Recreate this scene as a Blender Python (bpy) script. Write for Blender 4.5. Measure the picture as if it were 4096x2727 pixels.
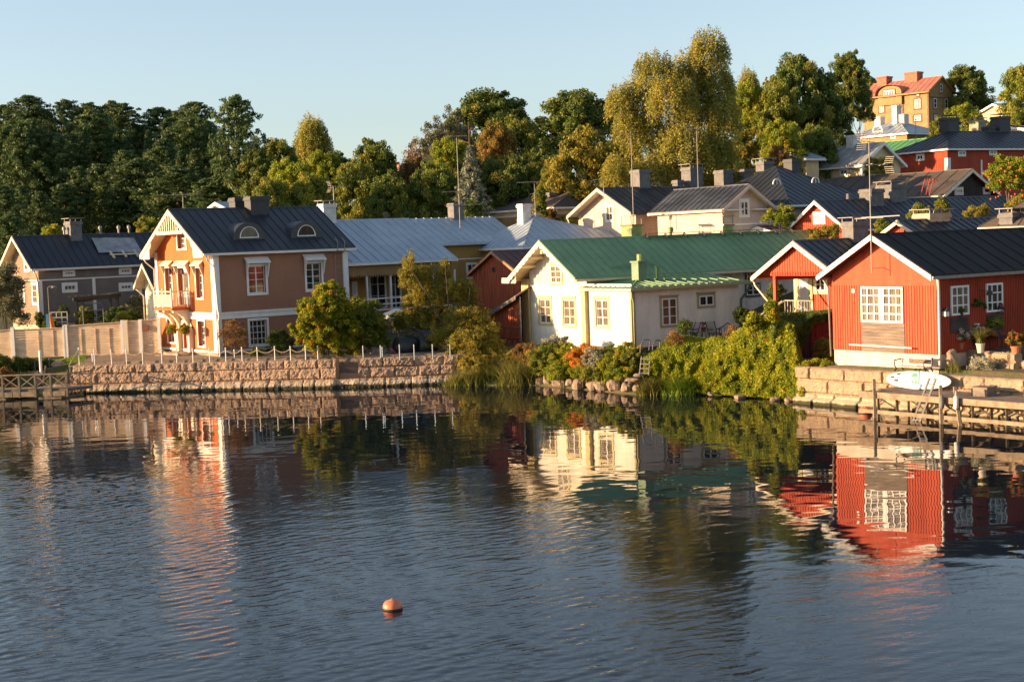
import bpy, math, random
import numpy as np
from mathutils import Vector, Matrix, noise
R=math.radians
for o in list(bpy.data.objects): bpy.data.objects.remove(o,do_unlink=True)
scn=bpy.context.scene; COL=scn.collection

# ------------------------------------------------------------------ camera
FPX=5965.; PIT=R(3.856); ROL=R(2.145); CAMH=9.0; CX,CY=2048.,1363.5
def _camrows():
    cp,sp=math.cos(PIT),math.sin(PIT)
    fw=np.array([0,cp,-sp]); up=np.array([0,sp,cp]); r=np.array([1.,0,0])
    cr,sr=math.cos(ROL),math.sin(ROL)
    return np.array([cr*r-sr*up, -(sr*r+cr*up), fw])
CM=_camrows(); CPOS=np.array([0,0,CAMH])
cam=bpy.data.cameras.new('camera'); camo=bpy.data.objects.new('camera',cam); COL.objects.link(camo)
cam.sensor_width=36; cam.lens=FPX/4096*36; cam.clip_start=.5; cam.clip_end=5000
mw=Matrix.Identity(4)
for i in range(3):
    mw[i][0]=CM[0][i]; mw[i][1]=-CM[1][i]; mw[i][2]=-CM[2][i]
mw[2][3]=CAMH
camo.matrix_world=mw
scn.camera=camo
# ------------------------------------------------------------------ sky, sun, exposure
SUN_EL=8.8; SUN_AZ=83.0          # degrees left of the direction towards the camera
w=bpy.data.worlds.new('World'); scn.world=w; w.use_nodes=True
nt=w.node_tree; bg=nt.nodes['Background']
sky=nt.nodes.new('ShaderNodeTexSky'); sky.sky_type='NISHITA'; sky.sun_disc=False
sx,sy=-math.sin(R(SUN_AZ)),-math.cos(R(SUN_AZ))
sky.sun_elevation=R(SUN_EL); sky.sun_rotation=math.atan2(sx,sy)
sky.altitude=50; sky.air_density=.9; sky.dust_density=0.8; sky.ozone_density=2.2
hs=nt.nodes.new('ShaderNodeHueSaturation'); hs.inputs['Saturation'].default_value=.66; nt.links.new(sky.outputs[0],hs.inputs['Color']); nt.links.new(hs.outputs[0],bg.inputs[0]); bg.inputs[1].default_value=0.103
sl=bpy.data.lights.new('sun','SUN'); sl.energy=5.0; sl.angle=R(.53); sl.color=(1,.66,.36)
so=bpy.data.objects.new('sun',sl); COL.objects.link(so)
sd=Vector((sx*math.cos(R(SUN_EL)),sy*math.cos(R(SUN_EL)),math.sin(R(SUN_EL))))
so.rotation_euler=sd.to_track_quat('Z','Y').to_euler()
scn.view_settings.view_transform='Standard'; scn.view_settings.look='None'
scn.view_settings.exposure=1.43; scn.view_settings.gamma=1
scn.render.engine='CYCLES'
scn.render.resolution_x=1024; scn.render.resolution_y=681
scn.cycles.max_bounces=6; scn.cycles.transparent_max_bounces=4

# ------------------------------------------------------------------ picking points in the world
def ray(u,v): return CM.T@np.array([(u-CX)/FPX,(v-CY)/FPX,1.])
def at(u,v,Y=None,z=None):
    d=ray(u,v); t=(Y/d[1]) if Y is not None else (z-CAMH)/d[2]
    return Vector(CPOS+t*d)

# ------------------------------------------------------------------ materials
MATS={}
def N(t,kind,**kw):
    n=t.nodes.new(kind)
    for k,v in kw.items():
        if hasattr(n,k): setattr(n,k,v)
        else: n.inputs[k].default_value=v
    return n
def noisen(t,scale,detail=4,rough=.55,stretch=(1,1,1),obj=True):
    tc=N(t,'ShaderNodeTexCoord'); mp=N(t,'ShaderNodeMapping'); mp.inputs['Scale'].default_value=stretch
    t.links.new(tc.outputs['Object'],mp.inputs[0])
    n=N(t,'ShaderNodeTexNoise'); n.inputs['Scale'].default_value=scale; n.inputs['Detail'].default_value=detail; n.inputs['Roughness'].default_value=rough
    t.links.new(mp.outputs[0],n.inputs['Vector']); return n
def mat(name,col,rough=.7,var=.18,nscale=1.2,bump=0.,bscale=12,stretch=(1,1,1),col2=None,metal=0,spec=None,fine=.1,ramp=(.35,.65)):
    if name in MATS: return MATS[name]
    m=bpy.data.materials.new(name); m.use_nodes=True; t=m.node_tree; b=t.nodes['Principled BSDF']
    b.inputs['Roughness'].default_value=rough; b.inputs['Metallic'].default_value=metal
    if spec is not None: b.inputs['Specular IOR Level'].default_value=spec
    c2=col2 or tuple(x*(1-var*1.6) for x in col); c1=tuple(min(1,x*(1+var*.5)) for x in col) if not col2 else col
    n=noisen(t,nscale,5,.6,stretch); rp=N(t,'ShaderNodeValToRGB')
    rp.color_ramp.elements[0].position=ramp[0]; rp.color_ramp.elements[1].position=ramp[1]
    rp.color_ramp.elements[0].color=(*c2,1); rp.color_ramp.elements[1].color=(*c1,1)
    t.links.new(n.outputs[0],rp.inputs[0])
    n2=noisen(t,nscale*9,3,.6,stretch); mx=N(t,'ShaderNodeMix',data_type='RGBA',blend_type='MULTIPLY'); mx.inputs[0].default_value=1
    r2=N(t,'ShaderNodeMapRange'); r2.inputs[3].default_value=1-fine*1.5; r2.inputs[4].default_value=1+fine*.6
    t.links.new(n2.outputs[0],r2.inputs[0]); t.links.new(rp.outputs[0],mx.inputs[6]); t.links.new(r2.outputs[0],mx.inputs[7])
    t.links.new(mx.outputs[2],b.inputs['Base Color'])
    if bump:
        n3=noisen(t,bscale,4,.6,stretch); bp=N(t,'ShaderNodeBump'); bp.inputs['Strength'].default_value=1; bp.inputs['Distance'].default_value=bump
        t.links.new(n3.outputs[0],bp.inputs['Height']); t.links.new(bp.outputs[0],b.inputs['Normal'])
    MATS[name]=m; return m
def leafmat(name,cols,trans=.35,hue=.12):
    if name in MATS: return MATS[name]
    m=bpy.data.materials.new(name); m.use_nodes=True; t=m.node_tree; b=t.nodes['Principled BSDF']; out=t.nodes['Material Output']
    at_=N(t,'ShaderNodeAttribute'); at_.attribute_name='tint'; rp=N(t,'ShaderNodeValToRGB')
    el=rp.color_ramp.elements
    while len(el)<len(cols): el.new(.5)
    for i,c in enumerate(cols): el[i].position=i/(len(cols)-1); el[i].color=(*c,1)
    t.links.new(at_.outputs['Fac'],rp.inputs[0])
    oi=N(t,'ShaderNodeObjectInfo'); mr=N(t,'ShaderNodeMapRange'); mr.inputs[3].default_value=1-hue; mr.inputs[4].default_value=1+hue
    t.links.new(oi.outputs['Random'],mr.inputs[0])
    mx=N(t,'ShaderNodeMix',data_type='RGBA',blend_type='MULTIPLY'); mx.inputs[0].default_value=1
    t.links.new(rp.outputs[0],mx.inputs[6]); t.links.new(mr.outputs[0],mx.inputs[7])
    t.links.new(mx.outputs[2],b.inputs['Base Color']); b.inputs['Roughness'].default_value=.55; b.inputs['Specular IOR Level'].default_value=.25
    tr=N(t,'ShaderNodeBsdfTranslucent'); ms=N(t,'ShaderNodeMixShader'); ms.inputs[0].default_value=trans
    t.links.new(mx.outputs[2],tr.inputs[0]); t.links.new(b.outputs[0],ms.inputs[1]); t.links.new(tr.outputs[0],ms.inputs[2]); t.links.new(ms.outputs[0],out.inputs[0])
    MATS[name]=m; return m
def glassmat(name,col,col2=None,scale=3,rough=.04,stretch=(1,1,.15)):
    if name in MATS: return MATS[name]
    m=mat(name,col,rough=rough,var=.6,nscale=scale,col2=col2,stretch=stretch,fine=.25,spec=.7)
    return m

# ------------------------------------------------------------------ mesh builder
def empty(name,loc,rz=0):
    o=bpy.data.objects.new(name,None); COL.objects.link(o); o.location=loc; o.rotation_euler=(0,0,rz); o.empty_display_size=.3; return o
def tag(o,label=None,cat=None,group=None,kind=None):
    if label: o['label']=label
    if cat: o['category']=cat
    if group: o['group']=group
    if kind: o['kind']=kind
    return o
class MB:
    def __init__(s): s.V=[]; s.F=[]
    def add(s,vs,fs):
        k=len(s.V); s.V+= [tuple(v) for v in vs]; s.F+=[tuple(i+k for i in f) for f in fs]; return s
    def poly(s,pts): return s.add(pts,[tuple(range(len(pts)))])
    def box(s,x0,x1,y0,y1,z0,z1):
        if x0>x1:x0,x1=x1,x0
        if y0>y1:y0,y1=y1,y0
        if z0>z1:z0,z1=z1,z0
        return s.add([(x0,y0,z0),(x1,y0,z0),(x1,y1,z0),(x0,y1,z0),(x0,y0,z1),(x1,y0,z1),(x1,y1,z1),(x0,y1,z1)],
          [(0,3,2,1),(4,5,6,7),(0,1,5,4),(1,2,6,5),(2,3,7,6),(3,0,4,7)])
    def hexa(s,p): return s.add(p,[(0,3,2,1),(4,5,6,7),(0,1,5,4),(1,2,6,5),(2,3,7,6),(3,0,4,7)])
    def bar(s,p,q,w,h=None,up=(0,0,1)):
        h=h or w; p=Vector(p);q=Vector(q);d=(q-p).normalized();u=Vector(up)
        if abs(d.dot(u))>.97:u=Vector((1,0,0))
        a=d.cross(u).normalized()*w/2; b=a.cross(d).normalized()*h/2
        return s.hexa([p-a-b,p+a-b,p+a+b,p-a+b,q-a-b,q+a-b,q+a+b,q-a+b])
    def tube(s,pts,rad,n=8,cap=True):
        pts=[Vector(p) for p in pts]; rs=rad if isinstance(rad,(list,tuple)) else [rad]*len(pts)
        k=len(s.V); prev=None
        for i,p in enumerate(pts):
            d=(pts[min(i+1,len(pts)-1)]-pts[max(i-1,0)])
            if d.length<1e-9: d=Vector((0,0,1))
            d.normalize()
            u=prev if prev is not None and abs(d.dot(prev))<.95 else (Vector((0,0,1)) if abs(d.z)<.9 else Vector((1,0,0)))
            a=d.cross(u).normalized(); b=a.cross(d).normalized(); prev=b
            for j in range(n):
                t=2*math.pi*j/n; s.V.append(tuple(p+a*math.cos(t)*rs[i]+b*math.sin(t)*rs[i]))
        for i in range(len(pts)-1):
            for j in range(n):
                a0=k+i*n+j;a1=k+i*n+(j+1)%n; s.F.append((a0,a1,a1+n,a0+n))
        if cap:
            s.F.append(tuple(k+j for j in range(n))[::-1]); s.F.append(tuple(k+(len(pts)-1)*n+j for j in range(n)))
        return s
    def lathe(s,prof,c=(0,0,0),n=16):
        k=len(s.V)
        for r,z in prof:
            for j in range(n):
                t=2*math.pi*j/n; s.V.append((c[0]+r*math.cos(t),c[1]+r*math.sin(t),c[2]+z))
        for i in range(len(prof)-1):
            for j in range(n):
                a0=k+i*n+j;a1=k+i*n+(j+1)%n; s.F.append((a0,a1,a1+n,a0+n))
        s.F.append(tuple(k+j for j in range(n))[::-1]); s.F.append(tuple(k+(len(prof)-1)*n+j for j in range(n)))
        return s
    def build(s,name,m,parent=None,smooth=False):
        me=bpy.data.meshes.new(name); me.from_pydata(s.V,[],s.F); me.validate(); me.update()
        if smooth: me.polygons.foreach_set('use_smooth',[True]*len(me.polygons))
        me.materials.append(m); o=bpy.data.objects.new(name,me); COL.objects.link(o)
        if parent: o.parent=parent
        return o
def numpy_quads(name,V,m,tint=None,nper=4):
    """V: (n*nper,3)"""
    n=len(V)//nper; me=bpy.data.meshes.new(name)
    me.vertices.add(len(V)); me.vertices.foreach_set('co',np.asarray(V,dtype=np.float32).ravel())
    me.loops.add(n*nper); me.loops.foreach_set('vertex_index',np.arange(n*nper,dtype=np.int32))
    me.polygons.add(n); me.polygons.foreach_set('loop_start',np.arange(0,n*nper,nper,dtype=np.int32))
    if tint is not None:
        a=me.attributes.new('tint','FLOAT','FACE'); a.data.foreach_set('value',np.asarray(tint,dtype=np.float32))
    me.update(); me.validate(); me.materials.append(m); return me

def clip(poly,ax,val,keep_less):
    out=[]
    for i in range(len(poly)):
        a=poly[i];b=poly[(i+1)%len(poly)]
        ia=(a[ax]<=val+1e-9) if keep_less else (a[ax]>=val-1e-9)
        ib=(b[ax]<=val+1e-9) if keep_less else (b[ax]>=val-1e-9)
        if ia: out.append(a)
        if ia!=ib:
            t=(val-a[ax])/(b[ax]-a[ax]); out.append((a[0]+t*(b[0]-a[0]),a[1]+t*(b[1]-a[1])))
    r=[]
    for p in out:
        if not r or abs(p[0]-r[-1][0])+abs(p[1]-r[-1][1])>1e-6: r.append(p)
    if len(r)>1 and abs(r[0][0]-r[-1][0])+abs(r[0][1]-r[-1][1])<1e-6: r.pop()
    return r
def cellclip(poly,a0,a1,z0,z1):
    p=clip(poly,0,a0,False)
    if len(p)>2:p=clip(p,0,a1,True)
    if len(p)>2:p=clip(p,1,z0,False)
    if len(p)>2:p=clip(p,1,z1,True)
    return p if len(p)>2 else None
def wallpoly(mb,poly,P,holes=(),siding=None,pitch=.16,reveal=0,lap=.025,bw=.05):
    A=[p[0] for p in poly];Z=[p[1] for p in poly]
    xs=sorted(set([min(A),max(A)]+[h[0] for h in holes]+[h[1] for h in holes]))
    zs=sorted(set([min(Z),max(Z)]+[h[2] for h in holes]+[h[3] for h in holes]))
    for i in range(len(xs)-1):
        for j in range(len(zs)-1):
            cx_,cz_=(xs[i]+xs[i+1])/2,(zs[j]+zs[j+1])/2
            if any(h[0]<cx_<h[1] and h[2]<cz_<h[3] for h in holes): continue
            c=cellclip(poly,xs[i],xs[i+1],zs[j],zs[j+1])
            if not c: continue
            if siding=='h':
                k=math.floor(zs[j]/pitch)
                while k*pitch<zs[j+1]:
                    q=cellclip(c,xs[i],xs[i+1],k*pitch,(k+1)*pitch)
                    if q:
                        mb.poly([P(a,z,lap*(1-(z-k*pitch)/pitch)) for a,z in q])
                        zl=min(z for a,z in q); lo=[a for a,z in q if abs(z-zl)<1e-6]
                        if len(lo)>1: mb.poly([P(min(lo),zl,lap),P(max(lo),zl,lap),P(max(lo),zl,0),P(min(lo),zl,0)])
                    k+=1
            else: mb.poly([P(a,z,0) for a,z in c])
    if siding=='v':
        a=min(A)+pitch/2
        while a<max(A):
            c=cellclip(poly,a-bw/2,a+bw/2,min(Z),max(Z))
            if c:
                z0=min(z for _,z in c); z1=min(max(z for q_,z in c if abs(q_-(a-bw/2))<1e-6) if any(abs(q_-(a-bw/2))<1e-6 for q_,z in c) else max(z for _,z in c),max(z for _,z in c))
                segs=[(z0,z1)]
                for h in holes:
                    if h[0]-bw<a<h[1]+bw:
                        ns=[]
                        for s0,s1 in segs:
                            if h[2]>s0: ns.append((s0,min(s1,h[2])))
                            if h[3]<s1: ns.append((max(s0,h[3]),s1))
                        segs=[q for q in ns if q[1]-q[0]>.02]
                for s0,s1 in segs:
                    mb.hexa([P(a-bw/2,s0,0),P(a+bw/2,s0,0),P(a+bw/2,s0,.03),P(a-bw/2,s0,.03),P(a-bw/2,s1,0),P(a+bw/2,s1,0),P(a+bw/2,s1,.03),P(a-bw/2,s1,.03)])
            a+=pitch
    if reveal:
        for h in holes:
            a0,a1,z0,z1=h; c=[(a0,z0),(a1,z0),(a1,z1),(a0,z1)]
            for i in range(4):
                p,q=c[i],c[(i+1)%4]; mb.poly([P(p[0],p[1],0),P(q[0],q[1],0),P(q[0],q[1],-reveal),P(p[0],p[1],-reveal)])
    return mb

# ------------------------------------------------------------------ house toolkit
class House:
    """local x runs along the side wall (away to the right), local y along the left-facing front (away to the left)"""
    def __init__(s,name,label,cat,u,v,Y=None,z=None,yaw=57,zb=2.0,group=None):
        P=at(u,v,Y=Y,z=z); y=R(yaw)
        s.O=Vector((P.x,P.y,zb)); s.zb=zb; s.S=np.array([math.sin(y),math.cos(y),0]); s.F=np.array([-math.cos(y),math.sin(y),0])
        s.e=empty(name,s.O,R(90-yaw)); tag(s.e,label,cat,group)
        o=CPOS-np.array(s.O); s.o=np.array([s.S@o,s.F@o,CAMH-zb])
    def pick(s,u,v,lx=None,ly=None,lz=None):
        d=ray(u,v); d=np.array([s.S@d,s.F@d,d[2]])
        k,val=(0,lx) if lx is not None else ((1,ly) if ly is not None else (2,lz))
        t=(val-s.o[k])/d[k]; return s.o+t*d
    def fr(s,u,v,c=0): p=s.pick(u,v,lx=c); return p[1],p[2]
    def sd(s,u,v,c=0): p=s.pick(u,v,ly=c); return p[0],p[2]
    def P(s,face,c=0):
        return (lambda a,z,o: (c-o,a,z)) if face=='f' else (lambda a,z,o:(a,c-o,z))
    def wpx(s,face,u0,v0,u1,v1,c=0):
        um,vm=(u0+u1)/2,(v0+v1)/2; g=s.fr if face=='f' else s.sd
        a=sorted((g(u0,vm,c)[0],g(u1,vm,c)[0])); z=sorted((g(um,v0,c)[1],g(um,v1,c)[1])); return a[0],a[1],z[0],z[1]
    def world(s,lx,ly,lz):
        return Vector((s.O.x+s.S[0]*lx+s.F[0]*ly,s.O.y+s.S[1]*lx+s.F[1]*ly,s.zb+lz))
    def box(s,name,m,x0,x1,y0,y1,z0,z1,parent=None):
        return MB().box(x0,x1,y0,y1,z0,z1).build(name,m,parent or s.e)
    def window(s,face,b,cols=2,rows=3,fm=None,gm=None,cas=.1,cm=None,c=0,recess=0,sill=.0,hood=0,fw=.06,label=None,midbar=None,proud=.03):
        a0,a1,z0,z1=b; P=s.P(face,c); fm=fm or M_WHITE; gm=gm or M_GLASS
        def bx(mb,x0,x1,y0,y1,o0,o1):
            mb.hexa([P(x0,y0,o0),P(x1,y0,o0),P(x1,y0,o1),P(x0,y0,o1),P(x0,y1,o0),P(x1,y1,o0),P(x1,y1,o1),P(x0,y1,o1)])
        r=-recess
        mb=MB(); o0,o1=r+.0,r+.05+proud
        bx(mb,a0,a0+fw,z0,z1,o0,o1);bx(mb,a1-fw,a1,z0,z1,o0,o1);bx(mb,a0+fw,a1-fw,z0,z0+fw,o0,o1);bx(mb,a0+fw,a1-fw,z1-fw,z1,o0,o1)
        for i in range(1,cols):
            x=a0+(a1-a0)*i/cols; ww=fw*.8 if (midbar and i==midbar) else fw*.3
            if cols==2: ww=fw*.7
            bx(mb,x-ww,x+ww,z0+fw,z1-fw,o0+.003,o1-.005)
        for j in range(1,rows):
            z=z0+(z1-z0)*j/rows; bx(mb,a0+fw,a1-fw,z-fw*.3,z+fw*.3,o0+.006,o1-.012)
        wo=mb.build('window',fm,s.e)
        if label: wo['label']=label
        g=MB(); bx(g,a0+fw*.5,a1-fw*.5,z0+fw*.5,z1-fw*.5,r+.002,r+.02+proud*.4); g.build('pane',gm,wo)
        if cas:
            cmb=MB(); q0,q1=0,.055
            bx(cmb,a0-cas,a0,z0-cas,z1+cas,q0,q1);bx(cmb,a1,a1+cas,z0-cas,z1+cas,q0,q1);bx(cmb,a0,a1,z1,z1+cas,q0,q1);bx(cmb,a0,a1,z0-cas,z0,q0,q1+.004)
            if sill: bx(cmb,a0-cas-.05,a1+cas+.05,z1+cas,z1+cas+.06,q0,q1+.06)
            cmb.build('casing',cm or fm,wo)
        if hood:
            h=MB(); x0,x1=a0-cas-.1,a1+cas+.1; zt=z1+cas+.42; zl=z1+cas+.05; d=hood
            h.hexa([P(x0,zl,d),P(x1,zl,d),P(x1,zl+.05,d),P(x0,zl+.05,d),P(x0,zt,.0),P(x1,zt,.0),P(x1,zt+.05,0),P(x0,zt+.05,0)])
            h.build('awning',fm,wo)
            for x in (a0-cas-.04,a1+cas-.04):
                k=MB(); pts=[(zl,d-.05),(zt-.02,0.06),(zl-1.0,.06),(zl-.9,.12)]
                A=[P(x,z,o) for z,o in pts];B=[P(x+.08,z,o) for z,o in pts]
                k.add(A+B,[(0,1,2,3),(7,6,5,4)]+[(i,(i+1)%4,4+(i+1)%4,4+i) for i in range(4)]); k.build('awning_bracket',fm,wo)
        return wo
    def walls(s,W,L,ze,zr,m,ridge='x',fsid=None,ssid=None,pitch=.16,holes_f=(),holes_s=(),reveal=0,z0=0,x0=0,y0=0,name='wall',sm=None):
        mb=MB(); mb2=MB() if sm else mb
        if ridge=='x':
            pf=[(y0,z0),(y0+W,z0),(y0+W,ze),(y0+W/2,zr),(y0,ze)]; ps=[(x0,z0),(x0+L,z0),(x0+L,ze),(x0,ze)]
        else:
            pf=[(y0,z0),(y0+W,z0),(y0+W,ze),(y0,ze)]; ps=[(x0,z0),(x0+L,z0),(x0+L,ze),(x0+L/2,zr),(x0,ze)]
        wallpoly(mb,pf,s.P('f',x0),holes_f,fsid,pitch,reveal); wallpoly(mb2,ps,s.P('s',y0),holes_s,ssid,pitch,reveal)
        wallpoly(mb2,pf,s.P('f',x0+L)); wallpoly(mb2,ps,s.P('s',y0+W))
        if sm: mb2.build('side_wall',sm,s.e)
        return mb.build(name,m,s.e)
    def roof(s,x0,x1,y0,y1,ze,zr,m,ridge='x',rib=.62,ribh=.045,th=.06,sm=None,fascia=None,bw=.22,barge=None,gut=True,ym=None,name='roof',scal=0,parent=None,both=True,gutm=None):
        """gable roof; x0..x1,y0..y1 are the outer edges; returns the roof"""
        sw=(lambda x,y,z:(x,y,z)) if ridge=='x' else (lambda x,y,z:(y,x,z))
        if ridge!='x': x0,x1,y0,y1=y0,y1,x0,x1
        ym=ym if ym is not None else (y0+y1)/2
        ro=MB()
        for ya,yb in ((y0,ym),(y1,ym)):
            ro.hexa([sw(x0,ya,ze),sw(x1,ya,ze),sw(x1,ya,ze+th),sw(x0,ya,ze+th),sw(x0,yb,zr),sw(x1,yb,zr),sw(x1,yb,zr+th),sw(x0,yb,zr+th)])
        if rib:
            n=int((x1-x0)/rib)
            for i in range(n+1):
                x=x0+(x1-x0)*i/max(n,1); a,b=x-.02,x+.02
                if i==0: a,b=x0+.005,x0+.05
                if i==n: a,b=x1-.05,x1-.005
                for ya,yb in ((y0,ym),(y1,ym)):
                    ro.hexa([sw(a,ya,ze+th-.01),sw(b,ya,ze+th-.01),sw(b,ya,ze+th+ribh),sw(a,ya,ze+th+ribh),sw(a,yb,zr+th-.01),sw(b,yb,zr+th-.01),sw(b,yb,zr+th+ribh),sw(a,yb,zr+th+ribh)])
            rd=.06; ro.hexa([sw(x0,ym-rd*1.5,zr+th-.05),sw(x1,ym-rd*1.5,zr+th-.05),sw(x1,ym+rd*1.5,zr+th-.05),sw(x0,ym+rd*1.5,zr+th-.05),sw(x0,ym-rd,zr+th+.05),sw(x1,ym-rd,zr+th+.05),sw(x1,ym+rd,zr+th+.05),sw(x0,ym+rd,zr+th+.05)])
        r=ro.build(name,m,parent or s.e)
        sm=sm or M_WHITE; barge=barge or sm
        so_=MB()
        for ya,yb in ((y0,ym),(y1,ym)):
            e=.02
            so_.hexa([sw(x0+e,ya+(e if ya<yb else -e),ze-.07),sw(x1-e,ya+(e if ya<yb else -e),ze-.07),sw(x1-e,ya+(e if ya<yb else -e),ze-.002),sw(x0+e,ya+(e if ya<yb else -e),ze-.002),sw(x0+e,yb,zr-.07),sw(x1-e,yb,zr-.07),sw(x1-e,yb,zr-.002),sw(x0+e,yb,zr-.002)])
        so_.build('soffit',sm,r)
        t=.05
        for ya,yb in ((y0,ym),(y1,ym)):
            for xe,dx in (((x0,-t),(x1,t)) if both else ((x0,-t),)):
                bm=MB(); bm.hexa([sw(xe+dx,ya,ze-bw),sw(xe,ya,ze-bw),sw(xe,ya,ze+th-.01),sw(xe+dx,ya,ze+th-.01),sw(xe+dx,yb,zr-bw),sw(xe,yb,zr-bw),sw(xe,yb,zr+th-.01),sw(xe+dx,yb,zr+th-.01)])
                if scal:
                    n=int(math.hypot(yb-ya,zr-ze)/scal)
                    for i in range(n):
                        f0=i/n;f1=(i+1)/n;fm_=(f0+f1)/2
                        g=lambda f,dz:sw(xe+dx*.9,ya+(yb-ya)*f,ze+(zr-ze)*f-bw-dz)
                        bm.poly([g(f0,0),g(f1,0),g((f1+fm_)/2,.09),g((f0+fm_)/2,.09)])
                bm.build('bargeboard',barge,r)
        if gut:
            for ya,sg in ((y0,-1),(y1,1)):
                gm=MB(); gm.hexa([sw(x0,ya,ze-.16),sw(x1,ya,ze-.16),sw(x1,ya+sg*.1,ze-.16),sw(x0,ya+sg*.1,ze-.16),sw(x0,ya,ze-.01),sw(x1,ya,ze-.01),sw(x1,ya+sg*.12,ze-.01),sw(x0,ya+sg*.12,ze-.01)])
                gm.build('gutter',gutm or barge,r)
        return r
    def hiproof(s,x0,x1,y0,y1,ze,zr,m,sm=None,rib=.6,inset=None,inset2=None,ridge='x',th=.06,gutm=None):
        sw=(lambda x,y,z:(x,y,z)) if ridge=='x' else (lambda x,y,z:(y,x,z))
        if ridge!='x': x0,x1,y0,y1=y0,y1,x0,x1
        ym=(y0+y1)/2; i1=inset if inset is not None else (y1-y0)/2; i1=min(i1,(x1-x0)*.49); i2=inset2 if inset2 is not None else i1
        A,B,C_,D=(x0,y0),(x1,y0),(x1,y1),(x0,y1); r0=(x0+i1,ym); r1=(x1-i2,ym)
        mb=MB(); q=lambda p,z:sw(p[0],p[1],z)
        for pts in ([(A,ze),(B,ze),(r1,zr),(r0,zr)],[(D,ze),(C_,ze),(r1,zr),(r0,zr)],[(A,ze),(D,ze),(r0,zr)],[(B,ze),(C_,ze),(r1,zr)]):
            mb.poly([q(p,z+th) for p,z in pts]); mb.poly([q(p,z) for p,z in pts])
        for p,q_ in ((A,B),(B,C_),(C_,D),(D,A)): mb.poly([q(p,ze),q(q_,ze),q(q_,ze+th),q(p,ze+th)])
        def seg(p,z,p2,z2,ww=.045): mb.bar(sw(p[0],p[1],z+th+.01),sw(p2[0],p2[1],z2+th+.01),ww,.06)
        seg(A,ze,r0,zr,.08);seg(D,ze,r0,zr,.08);seg(B,ze,r1,zr,.08);seg(C_,ze,r1,zr,.08);seg(r0,zr,r1,zr,.1)
        n=int((x1-x0)/rib)
        for i in range(1,n):
            x=x0+(x1-x0)*i/n; f=min(1,(x-x0)/max(i1,.01),(x1-x)/max(i2,.01))
            for ya in (y0,y1): seg((x,ya),ze,(x,ya+(ym-ya)*f),ze+(zr-ze)*f)
        n=int((y1-y0)/rib)
        for i in range(1,n):
            y=y0+(y1-y0)*i/n; f=1-abs(y-ym)/((y1-y0)/2)
            seg((x0,y),ze,(x0+i1*f,y),ze+(zr-ze)*f); seg((x1,y),ze,(x1-i2*f,y),ze+(zr-ze)*f)
        r=mb.build('roof',m,s.e)
        g=MB()
        xa,xb,ya,yb=x0-.06,x1+.06,y0-.06,y1+.06
        for p,q2 in (((x0,y0),(x1,y0)),((x1,y0),(x1,y1)),((x1,y1),(x0,y1)),((x0,y1),(x0,y0))):
            g.bar(sw(*p,ze-.07),sw(*q2,ze-.07),.12,.16)
        g.build('gutter',gutm or sm or M_WHITE,r)
        so_=MB(); so_.poly([sw(x0+.06,y0+.06,ze-.04),sw(x1-.06,y0+.06,ze-.04),sw(x1-.06,y1-.06,ze-.04),sw(x0+.06,y1-.06,ze-.04)]); so_.build('soffit',sm or M_WHITE,r)
        return r
    def chimney(s,u,vt,wpx,ly,zbot,parent,m=None,vm=None,d=None,ztop=None,capm=None,cowl=False,lx=None,w=None,coll=.07):
        """u,vt: pixel of the top middle of its camera-side face; set on plane ly"""
        m=m or M_CHIM
        if lx is None:
            a=s.pick(u-wpx/2,vt,ly=ly); b=s.pick(u+wpx/2,vt,ly=ly); x0,x1=sorted((a[0],b[0])); zt=(a[2]+b[2])/2
        else: x0,x1=lx-w/2,lx+w/2; zt=ztop
        d=d or .8
        c=MB(); c.box(x0,x1,ly,ly+d,zbot,zt-.28); c.box(x0-coll,x1+coll,ly-coll,ly+d+coll,zt-.28,zt-.1); c.box(x0-coll*.4,x1+coll*.4,ly-coll*.4,ly+d+coll*.4,zt-.1,zt)
        c.box(x0-.03,x1+.03,ly-.03,ly+d+.03,zbot,zbot+(zt-zbot)*.28)
        o=c.build('chimney',m,parent)
        if cowl:
            k=MB(); k.box(x0-.2,x1+.2,ly-.15,ly+d+.15,zt+.22,zt+.26)
            for x in (x0,x1-.04):
                for y in (ly,ly+d-.04): k.box(x,x+.04,y,y+.04,zt,zt+.22)
            k.build('chimney_cowl',capm or M_ZINC,parent)
        return o
    def downpipe(s,pts,m=None,r=.055,parent=None):
        return MB().tube(pts,r,8).build('downpipe',m or M_WHITE,parent or s.e,True)
# ------------------------------------------------------------------ palette
M_WHITE=mat('white_paint',(.78,.76,.72),.5,.05,2,fine=.05)
M_CREAM=mat('cream_trim',(.72,.62,.44),.55,.08,2,fine=.06)
M_GLASS=glassmat('window_glass',(.06,.05,.045),(.012,.014,.018))
M_GLASSC=glassmat('window_glass_curtains',(.30,.24,.17),(.045,.035,.03),14,.1,(1,1,.05))
M_GLASSR=glassmat('window_glass_red_curtains',(.20,.05,.03),(.04,.035,.04),3,.06,(1,1,.4))
M_CHIM=mat('chimney_grey',(.15,.145,.145),.75,.2,3)
M_CHIMD=mat('chimney_dark',(.035,.037,.042),.6,.2,3)
M_CHIMW=mat('chimney_white',(.66,.63,.58),.75,.12,3)
M_BRICK=mat('chimney_brick',(.42,.14,.08),.8,.2,3)
M_ZINC=mat('zinc',(.30,.27,.24),.5,.15,3)
M_STEEL=mat('bright_steel',(.8,.78,.74),.25,.1,3,metal=1)
M_BLACK=mat('black_iron',(.015,.015,.016),.45,.1,3)
M_ROOFD=mat('roof_black_tin',(.028,.034,.044),.42,.25,.35,bump=.01,bscale=2,col2=(.018,.022,.029))
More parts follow.
